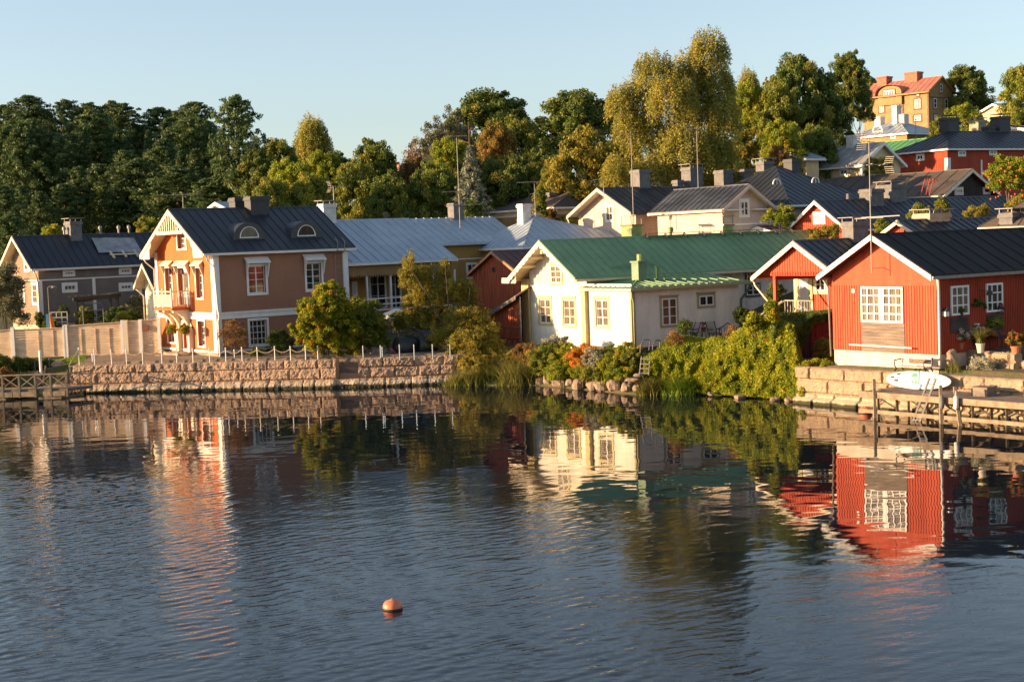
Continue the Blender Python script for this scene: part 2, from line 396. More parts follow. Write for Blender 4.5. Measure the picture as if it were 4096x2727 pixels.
M_ROOFW=mat('roof_weathered_tin',(.075,.085,.10),.5,.4,.55,col2=(.022,.026,.034),stretch=(1,.35,1),ramp=(.45,.72))
M_ROOFK=mat('roof_felt_black',(.012,.012,.013),.85,.2,1.5,bump=.01,bscale=8)
M_ROOFS=mat('roof_silver_tin',(.43,.51,.58),.42,.2,.3,col2=(.33,.41,.48),metal=.15,fine=.18)
M_ROOFG=mat('roof_green_tin',(.21,.355,.165),.5,.2,.3,col2=(.16,.28,.125),fine=.2)
M_ROOFB=mat('roof_brown_felt',(.10,.078,.06),.8,.2,.6,col2=(.07,.055,.044))
M_ROOFM=mat('roof_maroon_tin',(.11,.045,.035),.55,.3,.6,col2=(.07,.03,.025))
M_ROOFP=mat('roof_pink_tin',(.42,.17,.115),.6,.2,.4,col2=(.31,.12,.085))
M_ORANGE=mat('orange_plaster',(.50,.125,.020),.85,.16,.45,bump=.006,bscale=30,col2=(.42,.10,.016),fine=.09)
M_BRWN=mat('pink_brown_side',(.35,.165,.10),.85,.16,.45,bump=.006,bscale=30,col2=(.30,.14,.082),fine=.09)  # side wall coloured pinker and browner than the orange front
M_WSID=mat('white_siding',(.78,.73,.62),.6,.10,1.2,fine=.13,stretch=(1,1,.4))
M_PINK=mat('pink_siding',(.62,.47,.38),.7,.12,.8,fine=.1)
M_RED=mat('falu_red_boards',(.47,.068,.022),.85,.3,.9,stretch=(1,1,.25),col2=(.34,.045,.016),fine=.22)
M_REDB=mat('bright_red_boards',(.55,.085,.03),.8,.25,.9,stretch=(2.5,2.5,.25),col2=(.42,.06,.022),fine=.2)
M_REDO=mat('old_red_boards',(.46,.105,.04),.9,.5,2.2,stretch=(3,3,.25),col2=(.20,.05,.025),fine=.3)
M_REDD=mat('dark_red_boards',(.16,.02,.012),.85,.3,1.2,fine=.2)
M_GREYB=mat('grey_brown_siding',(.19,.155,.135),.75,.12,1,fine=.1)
M_OCHRE=mat('ochre_siding',(.46,.255,.06),.75,.15,1,fine=.12)
M_OCHREH=mat('ochre_gable_siding',(.33,.215,.085),.8,.15,1,fine=.12)
M_YEL=mat('pale_yellow_siding',(.72,.55,.30),.75,.12,1,fine=.1)
M_OLIVE=mat('olive_trim',(.36,.33,.17),.6,.1,2)
M_OLIVEY=mat('yellow_olive_trim',(.58,.46,.20),.6,.1,2)
M_DGREEN=mat('green_trim',(.06,.11,.05),.5,.15,2)
M_LGREEN=mat('pale_green_tin',(.22,.30,.10),.6,.3,1.5)
M_BEIGE=mat('beige_boards',(.70,.50,.32),.8,.15,1.1,stretch=(1,1,2),fine=.14)
M_CONC=mat('pale_concrete',(.62,.53,.42),.85,.12,1.2,bump=.004,fine=.1)
M_GREYW=mat('weathered_grey_wood',(.26,.21,.16),.9,.45,1.4,stretch=(.6,.6,7),col2=(.13,.105,.085),fine=.3)
M_DOCK=mat('dock_planks',(.22,.17,.125),.9,.35,2,col2=(.12,.095,.075),fine=.25,bump=.01)
M_DOCKF=mat('dock_beams',(.36,.27,.18),.9,.4,3,col2=(.2,.15,.10),fine=.3,bump=.01)
M_GREENW=mat('green_grey_wood',(.34,.31,.23),.8,.2,3,fine=.2)
M_BARK=mat('bark_grey',(.12,.095,.075),.95,.4,2,stretch=(4,4,1))
M_BARKB=mat('bark_birch',(.5,.46,.4),.9,.5,2.5,stretch=(1,1,5),col2=(.1,.09,.08))
M_BARKP=mat('bark_pine',(.20,.11,.065),.95,.4,2,stretch=(4,4,1))
M_BUOY=mat('orange_plastic',(.68,.19,.085),.5,.1,2)
M_TERRA=mat('terracotta',(.50,.15,.06),.8,.15,4)
M_ROPE=mat('rope',(.5,.38,.24),.95,.2,8)
def graniteM(name,c1,c2,b):
    if name in MATS: return MATS[name]
    m=mat(name,c1,.95,.3,.9,bump=b,bscale=9,col2=c2,fine=.28,ramp=(.3,.7)); t=m.node_tree; bs=t.nodes['Principled BSDF']; src=bs.inputs['Base Color'].links[0].from_socket
    if 'granite' in name:   # lime crust above the water and wet algae at the waterline
        g=N(t,'ShaderNodeNewGeometry'); sp=N(t,'ShaderNodeSeparateXYZ'); t.links.new(g.outputs['Position'],sp.inputs[0]); nn=noisen(t,2.5,4,.6)
        ad=N(t,'ShaderNodeMath',operation='MULTIPLY_ADD'); ad.inputs[1].default_value=-.22; t.links.new(nn.outputs[0],ad.inputs[0]); t.links.new(sp.outputs[2],ad.inputs[2])
        rp=N(t,'ShaderNodeValToRGB'); el=rp.color_ramp.elements; el[0].position=0; el[0].color=(1,1,1,1); el[1].position=.10; el[1].color=(0,0,0,1); t.links.new(ad.outputs[0],rp.inputs[0])
        r3=N(t,'ShaderNodeValToRGB'); e3=r3.color_ramp.elements; e3[0].position=.02; e3[0].color=(0,0,0,1); e3[1].position=.42; e3[1].color=(0,0,0,1); x_=e3.new(.12); x_.color=(.6,.6,.6,1); x_=e3.new(.26); x_.color=(.5,.5,.5,1); t.links.new(ad.outputs[0],r3.inputs[0])
        m1=N(t,'ShaderNodeMix',data_type='RGBA'); m1.inputs[7].default_value=(.50,.44,.32,1); t.links.new(r3.outputs[0],m1.inputs[0]); t.links.new(src,m1.inputs[6])
        m2=N(t,'ShaderNodeMix',data_type='RGBA'); m2.inputs[7].default_value=(.035,.035,.015,1); t.links.new(rp.outputs[0],m2.inputs[0]); t.links.new(m1.outputs[2],m2.inputs[6]); t.links.new(m2.outputs[2],bs.inputs['Base Color'])
    return m
M_GRAN=graniteM('pink_granite',(.44,.30,.20),(.32,.22,.155),.03)
M_GRAN2=graniteM('tan_granite',(.42,.30,.195),(.28,.205,.14),.025)
M_ROCK=graniteM('shore_rock',(.34,.25,.18),(.2,.15,.11),.02)

L_PINE=leafmat('pine_needles',[(.045,.080,.024),(.09,.14,.042),(.18,.20,.06)],.25)
L_SPRUCE=leafmat('blue_spruce_needles',[(.122,.157,.122),(.227,.260,.174),(.383,.278,.139)],.1)
L_DARK=leafmat('dark_green_leaves',[(.055,.095,.018),(.12,.17,.03),(.20,.22,.04),(.32,.25,.03)],.34)
L_MID=leafmat('mid_green_leaves',[(.085,.13,.018),(.17,.21,.03),(.28,.28,.035),(.42,.30,.03)],.36)
L_YEL=leafmat('yellow_green_leaves',[(.11,.17,.016),(.21,.27,.022),(.36,.34,.026),(.52,.38,.03)],.4)
L_GOLD=leafmat('golden_leaves',[(.13,.15,.03),(.25,.23,.035),(.40,.32,.045),(.55,.34,.03)],.42)
L_BIRCH=leafmat('birch_leaves',[(.18,.20,.045),(.31,.30,.06),(.44,.37,.065),(.60,.42,.06)],.42)
L_RED=leafmat('russet_leaves',[(.12,.11,.025),(.22,.15,.03),(.34,.17,.035),(.20,.19,.03)],.35)
L_BROWN=leafmat('brown_leaves',[(.116,.072,.029),(.246,.138,.043),(.377,.189,.051)],.3)
L_OLIVE=leafmat('willow_leaves',[(.102,.109,.058),(.174,.174,.087),(.261,.246,.116)],.3)
L_VINE=leafmat('vine_leaves',[(.08,.12,.010),(.20,.24,.013),(.34,.35,.018),(.46,.38,.02),(.48,.13,.02)],.42)
L_HEDGE=leafmat('hedge_leaves',[(.043,.080,.014),(.102,.145,.023),(.189,.217,.029)],.3)
L_GRASS=leafmat('grass_blades',[(.07,.09,.02),(.15,.17,.03),(.28,.25,.06),(.42,.33,.12)],.35)
L_LAWN=leafmat('lawn_blades',[(.102,.174,.017),(.189,.275,.029),(.290,.348,.043)],.35)
L_ORANGE=leafmat('orange_foliage',[(.435,.290,.029),(.652,.290,.036),(.725,.189,.029),(.406,.319,.043)],.4)
L_SILVER=leafmat('silver_foliage',[(.30,.30,.20),(.42,.40,.28),(.52,.48,.36)],.2)

# ------------------------------------------------------------------ terrain and water
SH=[(-700,99),(-60,99.5),(-36,98.6),(-29.6,99.3),(-17.1,97.0),(-4,95.6),(-1.5,92.6),(1.6,91.4),(6.95,84.0),(10.3,82.9),(12.6,81.2),(14.7,79.3),(16,76.9),(23.0,68.0),(34,54.6),(60,10),(90,-60),(700,-400)]
SHX=np.array([p[0] for p in SH]);SHY=np.array([p[1] for p in SH])
def ys(x): return float(np.interp(x,SHX,SHY))
CTL=np.array([(-28,101,1.95),(-22,100,1.95),(-15,99,1.95),(-8,98,1.9),(-5,99,1.9),(-37,102,1.2),(-33,102.2,1.2),(-36,104.5,1.9),(-30,104,2),(-50,104,1.6),(-45,113,2.1),(-30,112,2.2),(-38,120,2.6),(-18,108,2.2),(-10,108,2.5),(-10,118,3.2),(-3,106,2.3),(0,100,2),(4,94,1.9),(8,88,1.85),(12,88,1.9),(10,97,2.2),(15,84,1.9),(16,79,1.85),(18.5,76,2.0),(20,70,2.05),(21.5,66,2.05),(23,62,1.95),(24,70,2.1),
(24,80,2.6),(20,95,3.0),(12,108,4.2),(3,112,4.4),(3,125,5),(20,112,5.8),(25,105,5.2),(26,92,4.6),(35,85,4.2),(40,75,3.5),(33,100,6.5),(32,122,8.2),(42,118,8.6),(45,150,10.5),(60,145,10.8),(36,168,12.2),(30,180,13),(48,200,16.5),(45,215,17.5),(62,245,22.5),(75,250,23),(95,240,22),(80,180,15),(20,160,9),(5,160,11),(5,190,16),(-15,150,8),(-15,172,13),(5,172,14),(18,172,14),(-20,200,14),(12,140,7.5),(-35,150,5),(-40,190,9),(-60,150,4.6),(-60,180,8),(-70,215,16),(-40,225,16),(-60,235,19),(-85,235,19),(-100,200,12),(-100,150,5),(-100,105,1.6),(-70,120,2.4),(0,260,16),(-150,300,16),(150,300,24),(0,450,18),(400,300,24),(-400,300,16),(-400,110,2),(60,60,3),(90,40,4),(100,100,9),(300,50,8),(0,900,18),(500,900,20),(-500,900,16)])
def gz(x,y):
    d2=(CTL[:,0]-x)**2+(CTL[:,1]-y)**2; wg=1/(d2+.8)**1.7
    return float((wg*CTL[:,2]).sum()/wg.sum())
def groundz(x,y):
    off=y-ys(x); g=gz(x,y)
    nat=1.0 if (-3.4<x<14.7) else 0.0
    if off<0: return -1.2
    if nat: return min(g,-.05+ .34*off+.0*off) if off<6 else g
    return g
def build_ground():
    X=np.concatenate([np.linspace(-700,-70,22),np.linspace(-64,64,214),np.linspace(72,700,22)])
    OFF=[-3,-.25,.18,.5,.9,1.4,2,2.7,3.4,4.2,5,6,7,8,9.5,11,13,15,18,21,25,30,35,41,48,56,65,75,86,98,112,128,146,170,200,240,300,400,550,800,1200]
    V=[];Z=[]
    for x in X:
        y0=ys(x)
        for o in OFF:
            y=y0+o; z=-1.5 if o<-1 else (-1.0 if o<0 else groundz(x,y))
            if o>.3: z+=.06*noise.noise((x*.7,y*.7,0))*min(1,o)
            V.append((x,y,z))
            gravel=1.0 if (-29.5<x<-4 and o<7.5 and o>0.1) else 0.0
            bare=0.0
            Z.append(max(gravel*(.75+.5*noise.noise((x*.5,y*.5,3))),bare))
    n=len(OFF);F=[]
    for i in range(len(X)-1):
        for j in range(n-1):
            a=i*n+j; F.append((a,a+n,a+n+1,a+1))
    me=bpy.data.meshes.new('ground'); me.from_pydata(V,[],F); me.update()
    at_=me.attributes.new('zone','FLOAT','POINT'); at_.data.foreach_set('value',Z)
    me.polygons.foreach_set('use_smooth',[True]*len(me.polygons))
    m=mat('ground_grass',(.075,.09,.022),.95,.3,.5,bump=.05,bscale=5,col2=(.11,.085,.04),fine=.3); t=m.node_tree; b=t.nodes['Principled BSDF']
    src=b.inputs['Base Color'].links[0].from_socket
    mx=N(t,'ShaderNodeMix',data_type='RGBA'); a=N(t,'ShaderNodeAttribute'); a.attribute_name='zone'
    n1=noisen(t,6,5,.7); rp=N(t,'ShaderNodeValToRGB'); rp.color_ramp.elements[0].color=(.17,.12,.085,1); rp.color_ramp.elements[1].color=(.33,.24,.17,1); rp.color_ramp.elements[0].position=.35; rp.color_ramp.elements[1].position=.65
    t.links.new(n1.outputs[0],rp.inputs[0]); t.links.new(a.outputs['Fac'],mx.inputs[0]); t.links.new(src,mx.inputs[6]); t.links.new(rp.outputs[0],mx.inputs[7]); t.links.new(mx.outputs[2],b.inputs['Base Color'])
    me.materials.append(m); o=bpy.data.objects.new('ground',me); COL.objects.link(o); tag(o,kind='structure')
def off_nat(x): return -3.4<x<14.3
build_ground()

def water_mat():
    m=bpy.data.materials.new('river_water'); m.use_nodes=True; t=m.node_tree; b=t.nodes['Principled BSDF']
    b.inputs['Base Color'].default_value=(.006,.011,.017,1); b.inputs['Roughness'].default_value=0; b.inputs['IOR'].default_value=1.333
    at_=N(t,'ShaderNodeAttribute'); at_.attribute_name='wind'
    tc=N(t,'ShaderNodeTexCoord'); mp=N(t,'ShaderNodeMapping'); mp.inputs['Rotation'].default_value=(0,0,R(-36)); mp.inputs['Scale'].default_value=(1,2.2,1); t.links.new(tc.outputs['Object'],mp.inputs[0])
    n=N(t,'ShaderNodeTexNoise'); n.inputs['Scale'].default_value=6; n.inputs['Detail'].default_value=2; t.links.new(mp.outputs[0],n.inputs['Vector'])
    x=N(t,'ShaderNodeMath',operation='MULTIPLY'); t.links.new(n.outputs[0],x.inputs[0]); t.links.new(at_.outputs['Fac'],x.inputs[1])
    bp=N(t,'ShaderNodeBump'); bp.inputs['Strength'].default_value=1; bp.inputs['Distance'].default_value=.004
    t.links.new(x.outputs[0],bp.inputs['Height']); t.links.new(bp.outputs[0],b.inputs['Normal'])
    return m
def build_water():
    """real ripples: a sum of short wind waves, strong in the open river, nearly flat in the lee of the bank"""
    r=np.random.default_rng(99); WX0,WX1,WY0,WY1=-41.,41.,26.,102.
    xs=np.arange(WX0,WX1+.01,.08); ya=[WY0]
    while ya[-1]<WY1: ya.append(ya[-1]+ .058+.0009*(ya[-1]-24))
    ya=np.array(ya); X,Y=np.meshgrid(xs,ya,indexing='ij')
    def waves(n,l0,l1,dir0,spread,rms):
        h=np.zeros_like(X); th=R(dir0)+r.normal(0,R(spread),n); L=np.exp(r.uniform(math.log(l0),math.log(l1),n)); ph=r.random(n)*6.28
        for a,l,p in zip(th,L,ph):
            k=2*math.pi/l; h+=(1/k)*np.sin(k*(math.cos(a)*X+math.sin(a)*Y)+p)
        return h*rms*math.sqrt(2/n)
    grp=.75+.35*waves(14,7,22,100,60,1)/ (np.abs(waves(14,7,22,100,60,1)).max()+1e-6)*1.6
    W1=waves(70,.22,.62,124,26,.085)+waves(14,.7,1.4,118,24,.012)
    W2=waves(30,.55,2.2,100,32,.0080)
    big=np.zeros_like(X)
    for i in range(10):
        a=r.random()*6.28; l=r.uniform(10,34); big+=np.sin(2*math.pi/l*(math.cos(a)*X+math.sin(a)*Y*1.5)+r.random()*6.28)
    big/=3.
    lee=Y+np.where(X<0,.6*X,1.3*X)+big*3.2
    t=np.clip((61-lee)/22,0,1); wind=t*t*(3-2*t); wind=.03+.97*wind
    edge=np.clip(np.minimum(np.minimum(X-WX0,WX1-X),np.minimum(Y-WY0,WY1-Y))/2,0,1)
    Z=(W1*wind*grp*np.clip(.62-.030*X,.27,1.2)+W2*(.6+.4*wind))*edge
    nx,ny=X.shape; V=np.stack([X,Y,Z],-1).reshape(-1,3)
    idx=np.arange(nx*ny).reshape(nx,ny); Q=np.stack([idx[:-1,:-1],idx[1:,:-1],idx[1:,1:],idx[:-1,1:]],-1).reshape(-1,4)
    far=900.; base=len(V); ext=np.array([(-far,-far,0),(far,-far,0),(far,140,0),(-far,140,0)]); V=np.concatenate([V,ext])
    c=[idx[0,0],idx[-1,0],idx[-1,-1],idx[0,-1]]; ring=np.array([[base,base+1,c[1],c[0]],[base+1,base+2,c[2],c[1]],[base+2,base+3,c[3],c[2]],[base+3,base,c[0],c[3]]]); Q=np.concatenate([Q,ring])
    me=bpy.data.meshes.new('water'); me.vertices.add(len(V)); me.vertices.foreach_set('co',V.astype(np.float32).ravel())
    me.loops.add(Q.size); me.loops.foreach_set('vertex_index',Q.astype(np.int32).ravel()); me.polygons.add(len(Q)); me.polygons.foreach_set('loop_start',np.arange(0,Q.size,4,dtype=np.int32))
    me.polygons.foreach_set('use_smooth',np.ones(len(Q),dtype=bool)); a=me.attributes.new('wind','FLOAT','POINT'); a.data.foreach_set('value',np.concatenate([wind.ravel(),np.full(4,.5)]).astype(np.float32))
    me.update(); me.materials.append(water_mat()); o=bpy.data.objects.new('water',me); COL.objects.link(o); tag(o,kind='structure')
build_water()

# ------------------------------------------------------------------ generic gable volume
def gable(H,uvL,uvR,tip,apex,ovE=.4,ovG=.5,ridge='x',wm=None,rm=None,trim=None,fsid=None,ssid=None,pitch=.16,rib=.62,th=.06,base=None,holes_f=(),holes_s=(),reveal=0,ov2=None,sof=None,bw=.22,scal=0,corner=None,sidem=None,W=None,L=None,ze=None,zr=None,gutm=None,xstart=0,basem=None):
    W=W or H.fr(*uvL)[0]; L=L or H.sd(*uvR)[0]; ov2=ovG if ov2 is None else ov2
    if ridge=='x':
        ze=ze if ze is not None else H.pick(*tip,ly=-ovE)[2]; zr=zr if zr is not None else H.pick(*apex,lx=-ovG)[2]
        sl=(zr-ze)/(W/2+ovE); zw=ze+sl*ovE-.08; za=zr-.08
        r=H.roof(-ovG,L+ov2,-ovE,W+ovE,ze,zr,rm,'x',rib,th=th,sm=sof or trim,barge=trim,bw=bw,scal=scal,gutm=gutm)
    else:
        ze=ze if ze is not None else H.pick(*tip,lx=-ovE)[2]; zr=zr if zr is not None else H.pick(*apex,ly=-ovG)[2]
        sl=(zr-ze)/(L/2+ovE); zw=ze+sl*ovE-.08; za=zr-.08
        r=H.roof(-ovE,L+ovE,-ovG,W+ov2,ze,zr,rm,'y',rib,th=th,sm=sof or trim,barge=trim,bw=bw,scal=scal,gutm=gutm)
    H.W,H.L,H.ze,H.zr,H.zw,H.za=W,L,ze,zr,zw,za
    H.walls(W,L,zw,za,wm,ridge,fsid,ssid,pitch,holes_f,holes_s,reveal,z0=(base or 0),sm=sidem)
    if base:
        b=MB(); b.box(.03,L-.03,.03,W-.03,-1.5,base+.002); b.build('foundation',basem or M_CONC,H.e)
    else:
        MB().box(.04,L-.04,.04,W-.04,-2.0,.0).build('foundation',basem or M_CONC,H.e)
    if corner:
        c=MB(); k=.07; wd=.16
        for (x,y,sx_,sy_) in ((0,0,1,1),(0,W,1,-1),(L,0,-1,1)):
            top=zw-.02
            c.box(x-.045*(1 if sx_>0 else -1),x+wd*sx_,y-.045*sy_,y+.0*sy_,base or 0,top)
            c.box(x-.045*sx_,x,y,y+wd*sy_,base or 0,top)
        c.build('corner_board',corner,H.e)
    return r
def yagi(parent,P,length=1.4,n=9,ang=0,el=.3,v=False,m=None):
    """aerial boom with elements, in parent space"""
    mb=MB(); c,s_=math.cos(ang),math.sin(ang); x,y,z=P
    mb.bar((x-c*length/2,y-s_*length/2,z),(x+c*length/2,y+s_*length/2,z),.035)
    for i in range(n):
        t=-length/2+length*(i+.5)/n; px,py=x+c*t,y+s_*t
        if v: mb.bar((px,py,z-el/2),(px,py,z+el/2),.02)
        else: mb.bar((px-s_*el/2,py+c*el/2,z-.03),(px+s_*el/2,py-c*el/2,z+.03),.022)
    # reflector panel
    t=length/2; px,py=x+c*t,y+s_*t
    for sg in (1,-1):
        for k in range(4):
            q=.1+.1*k; mb.bar((px-s_*.25-c*.0+c*q*.5,py+c*.25+s_*q*.5,z+sg*q),(px+s_*.25+c*q*.5,py-c*.25+s_*q*.5,z+sg*q),.02)
    return mb.build('aerial',m or M_ZINC,parent)

# ================================================================== ORANGE HOUSE
H=House('orange_house','two storey orange plastered house with white trim and black tin roof beside the water','house',874,1438,z=1.75,yaw=53,zb=1.75)
HO=H
wf=[H.wpx('f',663,1072,690,1192),H.wpx('f',785,1072,812,1192),H.wpx('f',710,912,744,995),H.wpx('f',672,1276,700,1368),H.wpx('f',794,1284,822,1384)]
door=H.wpx('f',714,1072,757,1218)
ws=[H.wpx('s',994,1064,1062,1172),H.wpx('s',1226,1052,1285,1158),H.wpx('s',1000,1280,1068,1378)]
gd=H.wpx('f',735,1290,760,1392)
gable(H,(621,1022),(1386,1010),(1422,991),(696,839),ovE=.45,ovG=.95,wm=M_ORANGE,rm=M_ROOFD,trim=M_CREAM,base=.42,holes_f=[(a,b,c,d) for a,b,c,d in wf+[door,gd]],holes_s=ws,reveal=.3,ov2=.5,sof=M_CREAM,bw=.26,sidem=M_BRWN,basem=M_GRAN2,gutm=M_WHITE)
for b in wf: H.window('f',b,2,4,recess=.3,cas=.10,hood=0,gm=M_GLASSC)
for i,b in enumerate(ws): H.window('s',b,4 if i==2 else 2,4,recess=.22,cas=.15,sill=.0,gm=M_GLASSR if i==0 else M_GLASS,hood=.45 if i<2 else 0)
for b in (wf[0],wf[1],door):
    a0,a1,z0,z1=b; h=MB(); x0,x1=a0-.2,a1+.2; zt,zl,d=z1+.46,z1+.16,.36
    h.hexa([(-d,x0,zl),(-d,x1,zl),(-d,x1,zl+.05),(-d,x0,zl+.05),(-.02,x0,zt),(-.02,x1,zt),(-.02,x1,zt+.05),(-.02,x0,zt+.05)])
    for x in (x0+.06,x1-.12):
        A=[(-.02-o,x,z) for z,o in ((zl,d-.06),(zt,.0),(zl-.75,.0),(zl-.7,.04))]; B=[(p[0],p[1]+.06,p[2]) for p in A]
        h.add(A+B,[(0,1,2,3),(7,6,5,4)]+[(i,(i+1)%4,4+(i+1)%4,4+i) for i in range(4)])
    h.build('awning',M_CREAM,H.e)
# balcony door and ground door
def doorleaf(H,b,m,nm='door',rec=.28,glz=True,gm=None):
    a0,a1,z0,z1=b; mb=MB(); x=rec
    mb.box(x,x+.05,a0,a1,z0,z1); o=mb.build(nm,m,H.e)
    if glz:
        g=MB(); g.box(x-.015,x,a0+.15*(a1-a0),a1-.15*(a1-a0),z0+(z1-z0)*.35,z1-.12*(z1-z0)); g.build('pane',gm or M_GLASSC,o)
    h=MB(); h.box(x-.06,x,a0+.1,a0+.22,z0+1.0,z0+1.05); h.build('handle',M_BLACK,o)
    c=MB(); k=.10
    c.box(-.05,0,a0-k,a0,z0,z1+k);c.box(-.05,0,a1,a1+k,z0,z1+k);c.box(-.05,0,a0,a1,z1,z1+k); c.build('door_frame',M_WHITE,o)
    return o
doorleaf(H,door,M_WHITE); doorleaf(H,gd,M_OCHRE,glz=False)
# pilasters, storey band, cornice
zb0,zb1=H.fr(862,1265)[1]-.0,H.fr(862,1242)[1]+.0
zb0,zb1=2.68,3.15
for z_a,z_b in ((.42,zb0-.01),(zb1+.01,H.zw)):
    mb=MB(); mb.box(-.06,.0,-.06,.42,z_a,z_b); mb.box(.0,.36,-.06,.0,z_a,z_b); mb.build('pilaster',M_WHITE,H.e)
    MB().box(-.06,.0,H.W-.36,H.W+.06,z_a,z_b).build('pilaster',M_WHITE,H.e); MB().box(H.L-.36,H.L+.06,-.06,.0,z_a,z_b).build('pilaster',M_WHITE,H.e)
mb=MB()
for z0_,z1_,o in ((zb0,zb0+.12,.09),(zb0+.122,zb1-.14,.06),(zb1-.138,zb1,.13)):
    mb.box(-o,0,-o,H.W+o,z0_,z1_); mb.box(.001,H.L+o,-o,0,z0_,z1_)
mb.build('storey_band',M_WHITE,H.e)
MB().box(-.001,H.L+.1,-.12,0,H.zw-.34,H.zw-.06).build('cornice',M_WHITE,H.e); MB().box(-.07,0,-.07,H.W,.42,.56).box(0,H.L,-.07,0,.42,.56).build('plinth_board',M_WHITE,H.e)
# decorated gable with slats, side brackets
ym=H.W/2; sl=(H.zr-H.ze)/(H.W/2+.45)
mb=MB(); zt=H.zr-.3; z0_=H.zr-1.55; hw=(zt-z0_)/sl
mb.hexa([(-.99,ym-hw,z0_-.12),(-.93,ym-hw,z0_-.12),(-.93,ym+hw,z0_-.12),(-.99,ym+hw,z0_-.12),(-.99,ym-hw,z0_+.1),(-.93,ym-hw,z0_+.1),(-.93,ym+hw,z0_+.1),(-.99,ym+hw,z0_+.1)])
for k in range(-5,6):
    y=ym+k*hw/6; zz=zt-abs(k)*hw/6*sl; mb.box(-.98,-.94,y-.05,y+.05,z0_+.1,zz)
mb.build('gable_lattice',M_CREAM,H.e)
for sg in (0,1):
    mb=MB(); f=lambda y:(-.45+y) if not sg else (H.W+.45-y)
    pts=[(0,-.25),(.05,-.05),(2.0,2.0*sl-.2),(1.75,1.55*sl-.5),(1.62,.55),(1.55,-.28)]
    A=[(-.95,f(y),H.ze+z) for y,z in pts];B=[(-.88,f(y),H.ze+z) for y,z in pts]; n=len(pts)
    mb.add(A+B,[tuple(range(n)),tuple(range(2*n-1,n-1,-1))]+[(i,(i+1)%n,n+(i+1)%n,n+i) for i in range(n)])
    mb.build('gable_bracket',M_CREAM,H.e)
rf=[o for o in H.e.children if o.name.startswith('roof')][0]
# chimneys
H.chimney(1038,785,74,H.W/2-.9,H.zr-1.5,rf,M_CHIMD,d=.95)
H.chimney(975,790,72,H.W/2+.9,H.zr-1.5,rf,M_CHIMD,d=.95)
# eyebrow dormers
for u,v in ((993,935),(1222,932)):
    fy=.95; p=H.pick(u,v,ly=fy); x,z=p[0],p[2]; zb=H.ze+sl*(fy+.45)+.06
    Rr=.98; seg=14; hgt=1.0
    A=[];nn=seg+1; prof=[(math.cos(math.pi*i/seg),math.sin(math.pi*i/seg)) for i in range(nn)]
    mb=MB(); front=[(x-Rr*1.25*c,fy-.12,zb-.06+hgt*1.18*s_) for c,s_ in prof]; back=[]
    for c,s_ in prof:
        zz=zb-.06+hgt*1.18*s_; back.append((x-Rr*1.25*c,max(fy,(zz-.06-H.ze)/sl-.45+.05),zz))
    mb.add(front+back,[(i,i+1,nn+i+1,nn+i) for i in range(nn-1)])
    inn=[(x-Rr*.74*c,fy-.12,zb+.06+hgt*.78*s_) for c,s_ in prof]
    mb.add(front+inn,[(i,i+1,nn+i+1,nn+i) for i in range(nn-1)]); mb.poly([front[0],inn[0],inn[-1],front[-1]])
    dm=mb.build('dormer',M_ROOFD,rf)
    fr=MB(); o1=[(x-Rr*.76*c,fy-.15,zb+.05+hgt*.79*s_) for c,s_ in prof]; o2=[(x-Rr*.66*c,fy-.15,zb+.12+hgt*.68*s_) for c,s_ in prof]
    fr.add(o1+o2,[(i,i+1,nn+i+1,nn+i) for i in range(nn-1)]); fr.poly([o1[0],o2[0],o2[-1],o1[-1]])
    fr.build('dormer_frame',M_WHITE,rf); MB().poly([(a,b+.02,c) for a,b,c in o1]).build('dormer_pane',M_GLASS,rf)
# downpipes and ladder
H.downpipe([(-.75,-.5,H.ze-.1),(-.6,-.3,H.ze-.45),(-.05,-.18,H.ze-.95),(.05,-.17,3.3),(.05,-.3,3.1),(.05,-.3,2.75),(.05,-.16,2.6),(.05,-.16,.25),(-.2,-.45,.1)],M_WHITE)
H.downpipe([(-.75,H.W+.5,H.ze-.1),(-.6,H.W+.3,H.ze-.5),(-.1,H.W+.12,H.ze-1),(-.1,H.W+.1,.2)],M_CREAM)
mb=MB()
xa=H.sd(1336,1040)[0];xb=H.sd(1364,1040)[0]
for x in (xa,xb): mb.tube([(x,-.15,1.2),(x,-.15,H.zw-.6),(x,-.6,H.ze-.1),(x,-.6,H.ze+.5),(x,-.25,H.ze+.75)],.028,6)
for k in range(14): mb.tube([(xa,-.15,1.4+.4*k),(xb,-.15,1.4+.4*k)],.018,5)
mb.build('wall_ladder',M_ZINC,H.e)
# balcony
bx=1.35; y0_=H.pick(688,1240,lx=-bx)[1]; y1_=H.pick(618,1232,lx=-bx)[1]; zd=H.pick(688,1232,lx=-bx)[2]
bal=MB(); bal.box(-bx,-.02,y0_,y1_,zd-.18,zd); bo=bal.build('balcony',M_ORANGE,H.e)
rl=MB(); hh=1.15
ylist=[y0_+.05,(y0_+y1_)/2,y1_-.05]
for y in ylist: rl.box(-bx-.02,-bx+.1,y-.06,y+.06,zd,zd+hh+.18)
rl.box(-.16,-.06,y0_+.0,y0_+.1,zd,zd+hh+.18)
rl.box(-bx+.01,-bx+.07,y0_,y1_,zd+hh-.08,zd+hh); rl.box(-bx+.01,-bx+.07,y0_,y1_,zd+.08,zd+.14); rl.box(-bx+.01,-bx+.07,y0_,y1_,zd+hh-.28,zd+hh-.24)
k=0; y=y0_+.2
while y<y1_-.1: rl.box(-bx+.02,-bx+.05,y-.04,y+.04,zd+.14,zd+hh-.28); y+=.14
rl.box(-bx+.1,-.06,y0_+.02,y0_+.08,zd+hh-.08,zd+hh); rl.box(-bx+.1,-.06,y0_+.02,y0_+.08,zd+.08,zd+.13)
for i in range(6): rl.box(-bx+.2+i*.2,-bx+.26+i*.2,y0_+.03,y0_+.07,zd+.13,zd+hh-.08)
rl.build('balcony_railing',M_CREAM,bo)
